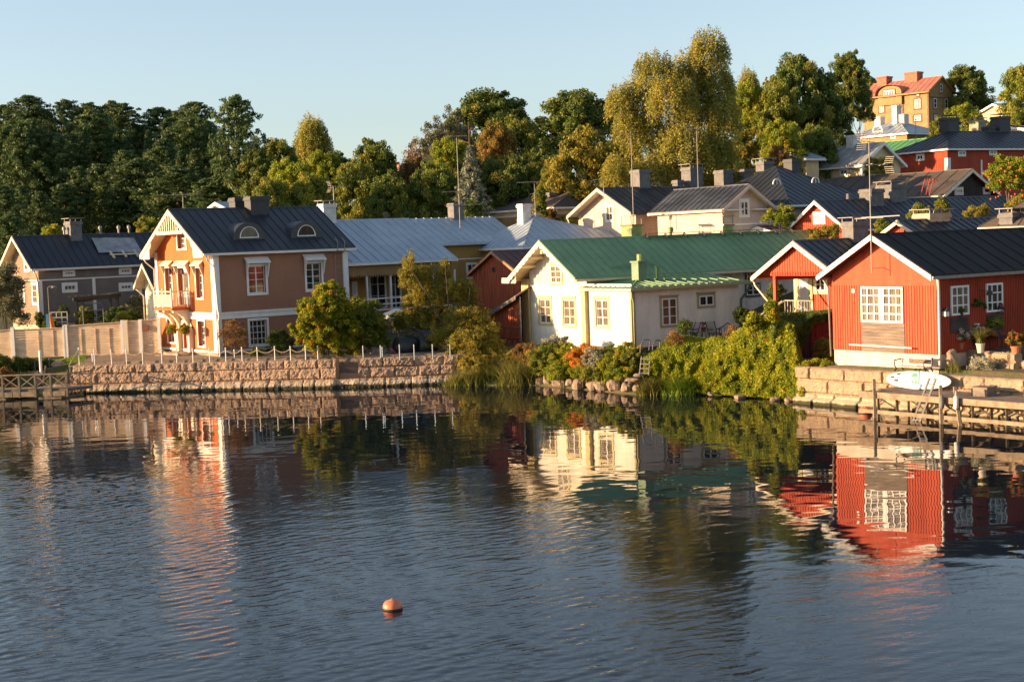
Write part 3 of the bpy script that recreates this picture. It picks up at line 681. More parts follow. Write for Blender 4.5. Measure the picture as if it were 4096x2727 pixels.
cb=MB()
for y in (y0_+.05,(y0_+y1_)/2+.1,y1_-.35):
    n=9; pts=[(-bx+.1,zd-.18),(-.02,zd-.18),(-.02,zd-2.3)]+[(-.02-(bx-.15)*(1-math.cos(math.pi/2*i/n)),zd-.35-1.95*(1-math.sin(math.pi/2*i/n))) for i in range(1,n+1)]
    A=[(p[0],y,p[1]) for p in pts];B=[(p[0],y+.26,p[1]) for p in pts];m_=len(pts)
    cb.add(A+B,[tuple(range(m_)),tuple(range(2*m_-1,m_-1,-1))]+[(i,(i+1)%m_,m_+(i+1)%m_,m_+i) for i in range(m_)])
cb.build('balcony_bracket',M_CREAM,bo)
ap=H.fr(745,1290); mb=MB(); yc=(gd[0]+gd[1])/2; n=10
outr=[(-.08,yc+1.05*math.cos(math.pi*i/n),2.0+.65*math.sin(math.pi*i/n)) for i in range(n+1)]; inr=[(-.08,yc+.75*math.cos(math.pi*i/n),1.95+.45*math.sin(math.pi*i/n)) for i in range(n+1)]
mb.add(outr+inr,[(i,i+1,n+2+i,n+1+i) for i in range(n)])
mb.box(-.35,0,yc+.72,yc+1.1,.4,2.0); mb.box(-.35,0,yc-1.1,yc-.72,.4,2.0); mb.build('door_surround',M_CREAM,H.e)
mb=MB(); mb.box(-1.8,0,yc-1.6,yc+1.6,-.3,.2); mb.box(-1.3,0,yc-1.2,yc+1.2,.2,.38); mb.build('door_step',M_GRAN,H.e)
for u,v in ((695,1090),(745,1092)):
    y,z=H.fr(u,v); mb=MB(); mb.bar((0,y,z-.15),(-.3,y,z-.05),.03); mb.box(-.38,-.2,y-.08,y+.08,z-.05,z+.22); mb.lathe([(.13,0),(.02,.12)],(-.29,y,z+.22),6); mb.build('wall_lamp',M_BLACK,H.e)
mb=MB(); y=H.pick(681,860,lx=.2)[1]; mb.tube([(.2,H.W/2-.0,H.zr),(.2,H.W/2,H.zr+1.1)],.035,6); mb.build('aerial_mast',M_ZINC,H.e); yagi(H.e,(.2,H.W/2,H.zr+1.05),2.4,10,R(-38),.35)

# cream annex behind the orange house
H=House('cream_outbuilding','narrow cream gabled annex with a downpipe tucked behind the orange house','outbuilding',650,1345,Y=108.6,yaw=53,zb=2.0)
gable(H,(583,1200),(700,1150),(560,1150),(608,1056),ovE=.4,ovG=.7,wm=M_CREAM,rm=M_ROOFD,trim=M_CREAM,W=H.fr(583,1200)[0],L=3,ze=H.pick(560,1148,lx=-.7)[2],zr=H.pick(608,1056,lx=-.7)[2])
H.downpipe([(-.6,H.W+.4,H.ze-.1),(-.3,H.W+.3,H.ze-.4),(-.1,H.W+.12,H.ze-.7),(-.1,H.W+.12,0)],M_CREAM)

# ================================================================== GREY HOUSE
H=House('grey_house','long grey brown two storey house with steep black roof behind the plank fence','house',170,1390,Y=116,yaw=47,zb=1.9)
HG=H
gable(H,(45,1180),(640,1065),(155,1075),(73,947),ovE=.45,ovG=.8,wm=mat('sunlit_grey_siding',(.42,.29,.19),.75,.12,1,fine=.1),sidem=M_GREYB,rm=M_ROOFD,trim=M_CREAM,fsid='v',ssid='h',pitch=.2,L=26,sof=M_CREAM,base=1.9,basem=M_YEL,gutm=M_WHITE)  # front gable's sunlit tone is put into its paler siding colour; sides darker
rf=H.e.children[0]
for q in ((258,1088,292,1098),(482,1078,518,1090)): H.window('s',H.wpx('s',*q),3,1,cas=.16,cm=M_WHITE)
for q in ((256,1140,300,1160),(483,1140,523,1155)): H.window('s',H.wpx('s',*q),3,1,cas=.2,cm=M_WHITE,gm=M_GLASSC)
H.window('f',H.wpx('f',133,1138,152,1212),1,3,cas=.16,gm=M_GLASSC); H.window('f',H.wpx('f',83,1138,97,1205),1,3,cas=.16,gm=M_GLASSC); 
H.window('f',H.wpx('f',100,1018,114,1080),1,3,cas=.16,gm=M_GLASSC)
z=H.sd(400,1110)[1]; mb=MB(); mb.box(0,26,-.07,0,z-.05,z+.05); x=H.sd(375,1150)[0]; mb.box(x-.13,x+.13,-.07,0,1.9,z-.05); x=H.sd(560,1150)[0]; mb.box(x-.13,x+.13,-.07,0,1.9,z-.05); mb.box(-.07,.25,-.07,0,1.9,z-.05); mb.box(-.07,0,0,H.W,z-.05,z+.05); mb.box(-.07,0,0,.25,1.9,z-.05); mb.build('trim_board',M_WHITE,H.e)
H.chimney(303,885,45,H.W/2-.6,H.zr-1.2,rf,M_CHIM,d=1.0,cowl=True)
H.downpipe([(-.6,-.5,H.ze-.1),(-.3,-.3,H.ze-.6),(-.12,-.12,H.ze-1.1),(-.12,-.12,.3)],M_CREAM)
mb=MB(); sl=(H.zr-H.ze)/(H.W/2+.45); pl=lambda x,y,o=.12:(x,y,H.ze+sl*(y+.45)+.06+o)
def onroof(u,v,HH,o=.12):
    # intersect pixel with the near roof slope
    sl_=(HH.zr-HH.ze)/(HH.W/2+.45); d=ray(u,v); d=np.array([HH.S@d,HH.F@d,d[2]]); n=np.array([0,-sl_,1.]); c0=HH.ze+sl_*.45+.06+o
    t=(c0-n@HH.o)/(n@d); return HH.o+t*d
c=[onroof(u,v,H) for u,v in ((366,953),(535,952),(568,1010),(395,1012))]
g=[];nn=10
for i in range(nn+1):
    for j in range(nn+1):
        s_,t_=i/nn,j/nn; p=(1-t_)*((1-s_)*c[0]+s_*c[1])+t_*((1-s_)*c[3]+s_*c[2]); g.append((p[0],p[1],p[2]+.05*noise.noise((p[0]*1.5,p[1]*1.5,4))+.03))
mb.add(g,[(i*(nn+1)+j,(i+1)*(nn+1)+j,(i+1)*(nn+1)+j+1,i*(nn+1)+j+1) for i in range(nn) for j in range(nn)])
tp=mb.build('tarpaulin',mat('grey_tarp',(.32,.33,.34),.45,.2,1.5,bump=.03,bscale=2)); tp.matrix_world=H.e.matrix_basis.copy(); tp.location=H.O; tp.rotation_euler=H.e.rotation_euler; tag(tp,'wrinkled grey tarpaulin fixed over the roof of the grey house','tarpaulin')
mb=MB(); a=onroof(440,1018,H);b=onroof(600,1012,H); mb.bar(a,b,.12)
for u,v in ((445,1018),(492,1014),(540,1012)):
    p=onroof(u-6,v-12,H);q=onroof(u+14,v+14,H); mb.bar(p,q,.14)
bo=mb.build('roof_battens',M_CREAM,rf)
for u,v in ((258,935),(402,930),(476,928),(517,925)):
    p=H.pick(u,v+18,ly=H.W/2); mb=MB(); mb.lathe([(.09,0),(.09,.55),(.16,.56),(.16,.75),(.05,.85)],(p[0],p[1],H.zr-.1),8); mb.build('roof_vent',M_ZINC,rf)

# ================================================================== SILVER ROOF HOUSE
H=House('ochre_veranda_house','long ochre yellow house with a pale blue grey tin roof and open veranda','house',1360,1260,Y=107,yaw=50,zb=2.4)
HS=H
ovE=.5
ze=H.pick(1600,1046,ly=-ovE)[2]; 
L1=H.pick(1829,1035,ly=-ovE)[0]
W1=11.0
zr=H.pick(1700,876,ly=W1/2)[2]
H.W=W1;H.L=L1
r=H.roof(-3,L1,-ovE,W1+ovE,ze,zr,M_ROOFS,'x',.75,sm=M_WHITE,barge=M_WHITE)
sl=(zr-ze)/(W1/2+ovE)
# main body wall, set back behind the veranda
vb=2.6
mb=MB(); wallpoly(mb,[(-3,0),(L1-.3,0),(L1-.3,ze+.1),(-3,ze+.1)],H.P('s',vb),(), 'h',.2); wallpoly(mb,[(0,0),(vb,0),(vb,ze+.1+sl*.2),(0,ze)],H.P('f',L1-.25),(), 'h',.2)
mb.build('wall',M_OCHRE,H.e)
mb=MB(); zv=ze-.1
mb.box(-3,L1-.2,-.06,.0,zv-.75,zv)
n=int((L1+3)/.22)
for i in range(n):
    x=-3+(L1+2.8)*i/n; w_=(L1+2.8)/n; mb.add([(x,-.06,zv-.75),(x+w_,-.06,zv-.75),(x+w_*.5,-.06,zv-.98),(x,-.02,zv-.75),(x+w_,-.02,zv-.75),(x+w_*.5,-.02,zv-.98)],[(0,2,1),(3,4,5),(0,3,5,2),(1,2,5,4)])
mb.build('valance',M_OCHREH,H.e)
fl=H.pick(1530,1262,ly=0)[2]-.1
mb=MB()
for u in (1470,1565,1650,1735,1822):
    x=H.pick(u,1150,ly=0)[0]; MB().box(x-.07,x+.07,0,.14,0,zv-.7).build('veranda_post',M_WHITE,H.e)
zr1=H.pick(1530,1190,ly=0)[2]
mb=MB()
for dz in (0,.42,.84): mb.box(-1,L1-.2,.02,.08,zr1-dz-.1,zr1-dz)
mb.build('veranda_rail',M_WHITE,H.e)
MB().box(-3,L1-.2,0,vb,-1,fl-.3).build('veranda_floor',M_GREYW,H.e)
for q in ((1412,1130,1424,1180),(1560,1090,1600,1230),(1480,1090,1540,1230)): H.window('s',H.wpx('s',*q,c=vb),2,3,c=vb,cas=.1)
b=H.wpx('s',1800,1070,1826,1092,c=0)
# recessed middle part
L2=H.pick(2085,960,ly=2.0)[0]
H2b=2.2
ze2=ze+sl*(H2b+ovE-.5)
mb=MB(); mb.hexa([(L1,H2b-.5,ze2),(L2,H2b-.5,ze2),(L2,H2b-.5,ze2+.06),(L1,H2b-.5,ze2+.06),(L1,W1/2,zr),(L2,W1/2,zr),(L2,W1/2,zr+.06),(L1,W1/2,zr+.06)])
mb.hexa([(L1,W1+.5,ze),(L2,W1+.5,ze),(L2,W1+.5,ze+.06),(L1,W1+.5,ze+.06),(L1,W1/2,zr-.01),(L2,W1/2,zr-.01),(L2,W1/2,zr+.05),(L1,W1/2,zr+.05)])
x=L1+.7
while x<L2:
    mb.bar((x,H2b-.5,ze2+.08),(x,W1/2,zr+.08),.04,.06); x+=.75
mb.box(L1+.0,L2,H2b-.62,H2b-.5,ze2-.15,ze2+.05)
mb.build('roof_section',M_ROOFS,H.e)
mb=MB(); wallpoly(mb,[(L1-.3,0),(L2,0),(L2,ze2),(L1-.3,ze2)],H.P('s',H2b),(), 'h',.2); mb.build('wall_section',M_OCHRE,H.e)
for q in ((1868,1056,1905,1110),(1790,1068,1822,1100)):
    H.window('s',H.wpx('s',*q,c=H2b if q[0]>1850 else vb),2,2,c=H2b if q[0]>1850 else vb,cas=.12)
zt_=H.pick(1870,1035,ly=H2b)[2]; MB().box(L1,L2,H2b-.06,H2b,zt_-.05,zt_+.05).build('trim_board',M_WHITE,H.e)
# right hipped wing
HW=House('hipped_roof_wing','ochre wing with a hipped pale blue grey tin roof and white chimney','house',2099,1010,Y=113.5,yaw=57,zb=2.6)
ze3=HW.pick(2097,990,lx=-.4)[2]; q=HW.pick(2134,871,ly=4.4); zr3=q[2]; xL=max(2.,q[0])
HW.hiproof(-.4,12.5,-.4,9.2,ze3,zr3,M_ROOFS,inset=xL+.4,inset2=12.9-xL-.4-.3,rib=.62)
HW.walls(8.8,12.1,ze3,ze3,M_OCHRE,fsid='h',pitch=.2)
rf=r
H.chimney(1318,815,50,W1/2-.4,zr-.6,r,M_CHIMW,d=.8,cowl=True)
H.chimney(1834,812,40,W1/2-.4,zr-.6,r,M_CHIM,d=.8)
HW.chimney(2107,815,34,4.4,zr3-.5,HW.e.children[0],M_CHIMW,d=.8)
mb=MB(); p=H.pick(1318,780,ly=W1/2); mb.tube([(p[0]+.5,W1/2+.2,zr+.9),(p[0]+.5,W1/2+.2,zr+2.7)],.03,5); mb.build('aerial_mast',M_ZINC,H.e); yagi(H.e,(p[0]+.9,W1/2+.2,zr+2.6),1.3,6,R(180+0),.3)
# ================================================================== MAROON SHED and lean-to
H=House('old_red_shed','small weathered red board shed with steep maroon roof left of the white house','shed',2087,1200,Y=103,yaw=57,zb=2.4)
ze_t=.35
gable(H,(1892,1090),(2120,1150),(2058,1100),(1960,1008),ovE=.35,ovG=.35,wm=M_REDO,rm=M_ROOFM,trim=mat('old_pale_board',(.5,.25,.13),.85,.3,2),fsid='v',pitch=.22,L=9,bw=.14,sof=M_REDO,basem=M_REDO,W=None)
b=H.wpx('f',1969,1069,1981,1088); MB().box(-.04,.0,*b).build('hatch',M_BLACK,H.e)
H=House('red_lean_to_shed','dark red plank lean-to with a sloping brown felt roof below the maroon shed','shed',2088,1420,Y=99,yaw=57,zb=1.6)
za=H.pick(2086,1192,lx=0)[2]; p=H.pick(1915,1292,lx=0); Wl=p[1]; zb_=p[2]
mb=MB(); wallpoly(mb,[(0,0),(Wl,0),(Wl,zb_),(0,za)],H.P('f',0),(), 'v',.25);
mb.build('wall',M_REDD if False else M_REDO,H.e)
mb=MB(); ex=.35; s1=(za-zb_)/Wl
mb.hexa([(-.4,-.12,za+.12*s1+.02),(4.0,-.12,za+.12*s1+2.2),(4.0,-.12,za+.12*s1+2.28),(-.4,-.12,za+.12*s1+.1),(-.4,Wl+ex,zb_-ex*s1+.02),(4.0,Wl+ex,zb_-ex*s1+2.2),(4.0,Wl+ex,zb_-ex*s1+2.28),(-.4,Wl+ex,zb_-ex*s1+.1)])
for k in range(14):
    x=-.3+k*.32; mb.bar((x,-.12,za+.12*s1+.11+(x+.4)*.495),(x,Wl+ex,zb_-ex*s1+.11+(x+.4)*.495),.06,.03)
mb.build('roof',M_ROOFM,H.e)
mb=MB(); mb.hexa([(-.46,-.14,za+.14*s1-.14),(-.4,-.14,za+.14*s1-.14),(-.4,-.14,za+.14*s1+.13),(-.46,-.14,za+.14*s1+.13),(-.46,Wl+ex,zb_-ex*s1-.14),(-.4,Wl+ex,zb_-ex*s1-.14),(-.4,Wl+ex,zb_-ex*s1+.13),(-.46,Wl+ex,zb_-ex*s1+.13)]); mb.build('bargeboard',M_GREYW,H.e)
for v in (1308,1350,1385):
    z=H.fr(2060,v)[1]; MB().box(-.09,-.03,.1,Wl-.1,z-.05,z+.05).build('batten',M_REDO,H.e)
H.downpipe([(-.1,-.15,za+.1),(-.1,-.15,.1)],M_ZINC)

# ================================================================== WHITE HOUSE
H=House('white_house','white wooden house with green tin roof, olive window frames and scalloped bargeboards','house',2536,1412,z=1.9,yaw=57,zb=1.9)
HWT=H
W=H.fr(2121,1138)[0]; Lx=H.sd(2952,1140)[0]; yc=H.fr(2336,1190)[0]+.0; y1=H.fr(2357,1190)[0]
zsp=H.fr(2200,1140)[1]
# main volume spans ly yc..W ; its gable roof
zr=H.pick(2153,966,lx=-1.25)[2]; tipR=H.pick(2301,1125,lx=-1.25); tipL=H.pick(2029,1110,lx=-1.25)
ya,yb=tipR[1],tipL[1]; ze=(tipR[2]+tipL[2])/2
rend=H.pick(3262,921,ly=(ya+yb)/2)[0]
rf=H.roof(-1.25,rend,ya,yb,ze,zr,M_ROOFG,'x',.68,sm=M_CREAM,barge=M_CREAM,bw=.26,scal=.42,gutm=M_CREAM)
sl=(zr-ze)/((yb-ya)/2)
HWT.rs=(ya,yb,ze,zr,sl)
hf=[H.wpx('f',2159,1197,2203,1292),H.wpx('f',2255,1199,2300,1300),H.wpx('f',2385,1200,2433,1304)]
hat=H.wpx('f',2208,1062,2248,1132)
mb=MB(); yL=W
line=lambda y:min(ze+(y-ya)*sl,ze+(yb-y)*sl)-.08
wallpoly(mb,[(0,.3),(yL,.3),(yL,zsp),(0,zsp)],H.P('f',0),hf,'h',.15,.12)
wallpoly(mb,[(0,.3),(Lx,.3),(Lx,zsp-.05),(0,zsp-.05)],H.P('s',0),[],'h',.155)
wallpoly(mb,[(0,.3),(yc,.3),(yc,zsp-.05),(0,zsp-.05)],H.P('f',Lx))
wallpoly(mb,[(0,.3),(rend-.6,.3),(rend-.6,ze+.2),(0,ze+.2)],H.P('s',yL))
mb.build('wall',M_WSID,H.e)
ymid=(ya+yb)/2; mb=MB()
wallpoly(mb,[(yc-.35,zsp+.03),(yL,zsp+.03),(yL,line(yL)),(ymid,zr-.1),(yc-.35,max(line(yc-.35),zsp+.04))],(lambda a,z,o:(-.02-o,a,z)),[],'v',.17,0,bw=.07)
mb.build('gable_boarding',M_WSID,H.e)
mb=MB(); wallpoly(mb,[(Lx,.3),(rend-.6,.3),(rend-.6,ze+.2),(Lx,ze+.2)],H.P('s',yc+.0),[],'v',.25,0); wallpoly(mb,[(0,zsp-.3),(Lx,zsp-.3),(Lx,ze+.3),(0,ze+.3)],H.P('s',yc+.01)); mb.build('rear_wall',M_WSID,H.e)
MB().box(.05,Lx-.05,.05,yL-.05,-1.6,.32).build('foundation',mat('grey_foundation',(.13,.12,.11),.9,.3,2),H.e)
MB().box(.0,.5,yc,yL+.0,-1.6,.3).build('plinth',M_WSID,H.e)
for q in hf: H.window('f',q,2,3,recess=.1,cas=.17,cm=M_OLIVEY,sill=.1,gm=M_GLASSC)
H.window('f',hat,2,3,cas=.14,cm=M_OLIVEY,gm=M_GLASSC,c=-.03)
H.window('s',H.wpx('s',2646,1193,2705,1300),2,3,cas=.14,cm=M_OLIVE,sill=.1,gm=M_GLASSR,fw=.07)
H.window('s',H.wpx('s',2795,1182,2852,1222),2,1,cas=.16,cm=M_OLIVE,sill=.1,gm=M_GLASS,fw=.07)
MB().box(-.05,-.0,.0,yL,zsp-.02,zsp+.1).build('belt_board',M_WSID,H.e)
# corner posts
MB().box(-.28,-.02,yc-.02,y1*0+yc+.0-.45,.1,zsp-.02).build('olive_post',M_OLIVEY,H.e)
MB().box(-.14,0,-.05,.12,.1,zsp-.1).box(0,.16,-.06,0,.1,zsp-.1).build('corner_board',M_OLIVE,H.e)
mb=MB(); y=yL
for k in range(5): mb.box(-.18+.0,-.03,y+.02+k*.17,y+.15+k*.17,-.0+.15,zsp+.4)
mb.box(-.03,.9,y+.02,y+.85,.15,zsp+.4); mb.build('ribbed_panel',M_OLIVEY,H.e)
mb=MB()
for k in range(10):
    y0=yL+.05+k*.17; mb.box(-1.15,-1.09,y0,y0+.15,zsp+.15,line(min(y0,yb-.1))+.1)
mb.box(-1.14,-1.1,yL,yb-.25,zsp+.2,line(yb-.4)); mb.build('eave_screen',M_CREAM,H.e)
for fr_ in (.32,.62):
    yy=yL-(yL-ymid)*fr_+.2; MB().tube([(-1.2,yy,line(yy)-.12),(0,yy,line(yy)-.12)],.13,8).build('purlin',M_CREAM,H.e)
MB().tube([(-1.1,ymid,zr-.7),(0,ymid,zr-.7)],.12,8).build('purlin',M_CREAM,H.e)
H.downpipe([(-.35,-.35,zsp-.15),(-.2,-.25,zsp-.7),(-.05,-.18,zsp-1.0),(-.05,-.18,.3)],M_OLIVE)
H.downpipe([(Lx+.75,-.4,zsp-.05),(Lx+.7,-.35,zsp-.5),(Lx+.1,-.12,zsp-1.3),(Lx+.1,-.12,.2)],M_DGREEN,.075)
# extension roof: low hip rising to the main wall
o=.38; zeE=H.pick(2528,1157,ly=-o,)[2]; Le=H.pick(3003,1122,ly=-o)[0]
rise=H.pick(2700,1092,ly=yc)[2]-zeE; print('ext rise',rise,yc)
rise=max(.55,min(1.2,rise)); t=.05
hx=yc+o-.6
A=(-o,-o,zeE);B=(Le,-o,zeE);C_=(Le,yc,zeE+rise);D=(hx*1.0,yc,zeE+rise);E_=(-o,yc+.25,zeE)
mb=MB(); up=lambda p,d=t:(p[0],p[1],p[2]+d)
mb.poly([up(A),up(B),up(C_),up(D)]); mb.poly([up(A),up(D),up((D[0],yc+.25,zeE+rise)),up(E_)]); mb.poly([A,B,up(B),up(A)]); mb.poly([A,E_,up(E_),up(A)]); mb.poly([A,B,C_,D]);mb.poly([A,D,E_]); mb.poly([B,C_,up(C_),up(B)])
x=0.1
while x<Le:
    f=min(1,(x+o)/(hx+o)); mb.bar((x,-o,zeE+t+.02),(x,-o+(yc+o)*f,zeE+rise*f+t+.02),.04,.075); x+=.62
y=.1
while y<yc:
    f=(y+o)/(yc+o); mb.bar((-o,y,zeE+t+.02),(-o+(hx+o)*f,y,zeE+rise*f+t+.02),.04,.075); y+=.5
mb.bar(up(A,.08),up(D,.08),.07,.07); xr=mb.build('extension_roof',M_ROOFG,H.e)
mb=MB(); mb.bar((-o-.05,-o-.05,zeE-.04),(Le,-o-.05,zeE-.04),.13,.16); mb.build('gutter',M_OLIVE,xr)
mb=MB(); mb.bar((-o-.05,-o-.1,zeE-.04),(-o-.05,yc+.2,zeE-.04),.12,.14); mb.build('gutter',M_CREAM,xr)
# green tin chimney and pipe
p=H.pick(2569,1040,ly=2.2); mb=MB(); x=p[0]; mb.box(x-.33,x+.33,2.2,2.9,zeE+.2,p[2]-.15); mb.box(x-.4,x+.4,2.13,2.97,p[2]-.15,p[2]-.05); mb.build('chimney',mat('green_tin_chimney',(.16,.26,.15),.6,.15,2),xr)
MB().lathe([(.2,0),(.2,.42)],(x+.05,2.5,p[2]-.05),10).build('chimney_pot',M_LGREEN,xr)
p=H.pick(2631,1068,ly=2.4); MB().tube([(p[0],2.4,zeE+.2),(p[0],2.4,p[2])],.12,8).lathe([(.2,0),(.2,.06)],(p[0],2.4,p[2]),8).build('roof_vent',M_ROOFG,xr)
# snow guard, ridge walkway
sgp=lambda u,v:(lambda q:q)(None)
def on_green(u,v,off=.2):
    d=ray(u,v); d=np.array([H.S@d,H.F@d,d[2]]); n=np.array([0,-sl,1.]); c0=ze-sl*ya+.06+off; t_=(c0-n@H.o)/(n@d); return H.o+t_*d
a=on_green(2448,1063);b=on_green(2620,1049); mb=MB(); mb.bar(a,b,.05); mb.bar(a+np.array([0,0,-.12]),b+np.array([0,0,-.12]),.04)
mb.build('snow_guard',M_ROOFG,rf)
mb=MB(); xa=H.pick(2580,946,ly=ymid)[0]; xb=H.pick(3160,925,ly=ymid)[0]; mb.box(xa,xb,ymid-.35,ymid-.05,zr+.22,zr+.26)
for k in range(9):
    x=xa+(xb-xa)*k/8; mb.bar((x,ymid-.5,zr-.1),(x,ymid-.1,zr+.22),.06); mb.bar((x,ymid+.1,zr),(x,ymid-.1,zr+.22),.05)
mb.build('roof_walkway',M_CHIMD,rf)
for u in (2527,2682):
    p=H.pick(u,925,ly=ymid+.4); MB().lathe([(.11,0),(.11,.5),(.2,.5),(.2,.75),(.08,.85)],(p[0],ymid+.4,zr-.2),8).build('roof_vent',M_LGREEN,rf)
# rear windows and door
for q in ((2985,1086,3012,1126),(2985,1140,3035,1180)):
    H.window('s',H.wpx('s',*q,c=yc),2,2,c=yc,cas=.14,cm=M_DGREEN,gm=M_GLASSR if q[1]<1100 else M_GLASS)
b=H.wpx('s',2988,1200,3030,1300,c=yc); dd=MB(); dd.box(b[0],b[1],yc-.06,yc-.01,.3,b[3]); dd.build('door',M_WSID,H.e)
b=H.wpx('s',3135,1110,3175,1190,c=yc)

# ================================================================== PINK HOUSE
H=House('pink_house','long pale pink wooden house with weathered black tin roof and grey chimneys','house',2543,850,Y=117,yaw=57,zb=4.6)
HP=H
gable(H,(2318,868),(3105,850),(2548,852),(2415,753),ovE=.55,ovG=.9,wm=M_PINK,rm=M_ROOFW,trim=M_PINK,fsid='h',ssid='h',pitch=.22,L=34,sof=M_CREAM,gutm=M_ROOFW)
rfp=H.e.children[0]
H.window('f',H.wpx('f',2427,826,2454,882),2,2,cas=.14,gm=M_GLASSC)
H.window('s',H.wpx('s',2719,854,2756,878),2,1,cas=.14,gm=M_GLASSR)
z=H.sd(2640,911)[1]; MB().box(0,12,-.06,0,z-.08,z+.06).build('trim_board',M_PINK,H.e)
H.downpipe([(-.8,H.W+.6,H.ze-.1),(-.7,H.W+.5,H.ze-.5),(-.1,H.W+.15,H.ze-1.2),(-.1,H.W+.12,1)],M_CREAM)
MB().box(-.06,.2,H.W-.2,H.W+.06,1,H.zw).build('corner_board',M_CREAM,H.e)
for (u,vt,wd,ly_) in ((2578,678,42,H.W/2-.2),(2786,668,50,H.W/2-.2),(2912,680,38,H.W/2+.3),(2996,676,38,H.W/2),(3110,676,38,H.W/2+.3)):
    H.chimney(u,vt,wd,ly_,H.zr-1.0,rfp,M_CHIM,d=1.2,cowl=(u==2786))
H.chimney(2722,720,24,H.W/2+.2,H.zr-.8,rfp,M_CHIM,d=.7)
# cross gable wing towards the camera
H=House('pink_cross_wing','pink gabled wing with a red curtained window on the front of the pink house','house wing',2889,838,Y=109,yaw=57,zb=4.6)
gable(H,(2790,850),(3068,848),(2885,838),(2988,740),ovE=.45,ovG=.6,ridge='y',wm=M_PINK,rm=M_ROOFW,trim=M_PINK,fsid='h',ssid='h',pitch=.22,W=7.5,sof=M_CREAM,gutm=M_CREAM)
H.window('s',H.wpx('s',2961,806,2990,862),2,2,cas=.16,gm=M_GLASSR,sill=.1)
z=H.sd(3000,895)[1]; MB().box(0,H.L,-.06,0,z-.08,z+.06).build('trim_board',M_WHITE,H.e)
for a in ((0,1.6),(H.L-1.6,H.L+.2)): MB().box(a[0],a[1],-.5,0,H.ze-.1,H.ze-.02).build('eave_return',M_WHITE,H.e)
H.downpipe([(H.L+.4,-.4,H.ze),(H.L+.2,-.1,H.ze-.8),(H.L+.2,-.1,1)],M_WHITE)
# dark hipped roof behind to the right
H=House('dark_hipped_house','house with steep black hipped tin roof and small arched dormers behind the pink house','house',3170,800,Y=123,yaw=57,zb=5)
H.hiproof(-6,4.5,-6,8,H.pick(3190,757,ly=-6)[2]-1.2,H.pick(3170,668,ly=1)[2],M_ROOFD,rib=.65,inset=6)
H.walls(12,8.5,H.e.children[0].bound_box[0][2]+.1,5,M_PINK,x0=-5,y0=-5)
H.chimney(3183,636,32,1,H.pick(3183,690,ly=1)[2],H.e.children[0],M_CHIMD,d=1.0)
H.chimney(3075,645,40,3.5,H.pick(3075,720,ly=3.5)[2],H.e.children[0],M_CHIM,d=1.0,cowl=True)
for u,v in ((3258,722),(3103,728)):
    p=H.pick(u,v,ly=-3); mb=MB(); mb.tube([(p[0]+.38*math.cos(math.pi*i/10),-3.1,p[2]-.2+.42*math.sin(math.pi*i/10)) for i in range(11)],.06,6); mb.box(p[0]-.03,p[0]+.03,-3.14,-3.06,p[2]-.2,p[2]+.22); mb.build('dormer_frame',M_WHITE,H.e)
    MB().poly([(p[0]+.36*math.cos(math.pi*i/10),-3.06,p[2]-.2+.40*math.sin(math.pi*i/10)) for i in range(11)]).build('dormer_pane',M_GLASS,H.e)

# pale yellow low house behind
H=House('pale_yellow_house','low pale yellow house with brown hipped roof behind the blue grey roof','house',2222,900,Y=129,yaw=60,zb=4)
zE=H.pick(2223,829,ly=-.4)[2]; H.hiproof(-.4,9,-.4,15,zE,zE+1.9,M_ROOFB,ridge='y',rib=0.01+9,inset=3)
H.walls(14.6,8.6,zE,zE,M_YEL)
mb=MB(); z_=H.fr(2150,860)[1]; mb.box(-.05,0,0,14,z_-.06,z_+.06); mb.build('trim_board',M_WHITE,H.e)
zz=H.fr(2150,880)[1]; wallm=MB(); wallm.box(-.03,0,0,14.6,-1,z_-.06); wallm.box(0,8.6,-.03,0,-1,z_-.06); wallm.build('lower_wall',M_OCHREH,H.e)
MB().box(-.1,.15,-.1,.15,0,zE).build('corner_board',M_WHITE,H.e)
H.window('s',H.wpx('s',2298,832,2310,868),1,1,cas=.1)
H.chimney(2219,770,42,3,zE+1,H.e.children[0],M_CHIM,d=1); 
p=H.pick(2279,758,ly=2.5); MB().tube([(p[0],2.5,zE+1),(p[0],2.5,p[2])],.09,6).build('flue_pipe',M_ZINC,H.e)

# house glimpsed through the birch, and far roofs behind the forest
H=House('white_birch_house','white house with silver roof glimpsed through the hanging birch branches','house',2700,760,Y=150,yaw=60,zb=7)
gable(H,(2580,700),(2760,700),(2700,690),(2685,602),ovE=.4,ovG=.4,wm=M_WHITE,rm=M_ROOFS,trim=M_WHITE,W=8,L=10,rib=1.2,ze=5.2,zr=9.0)
H=House('silver_roof_house','house with silver tin roof mostly hidden behind the orange house chimneys','house',930,860,Y=140,yaw=57,zb=3)
gable(H,(900,860),(1130,830),(940,838),(930,800),wm=M_WHITE,rm=M_ROOFS,trim=M_WHITE,W=6,L=7,rib=1.2,ze=at(930,842,Y=140).z-3,zr=at(930,806,Y=140).z-3)
H=House('pink_tower_building','far pink building top showing between two tree crowns','building',1600,700,Y=280,yaw=60,zb=12)
zt=at(1590,664,Y=280).z-12; H.walls(3,3,zt,zt,mat('far_pink_wall',(.34,.16,.13),.8,.15,1)); MB().box(.2,1.6,3.2,4.6,0,at(1565,645,Y=280).z-12).build('chimney',M_BRICK,H.e); H.box('roof',M_ROOFP,-.2,3.2,-.2,3.2,zt,zt+.2)

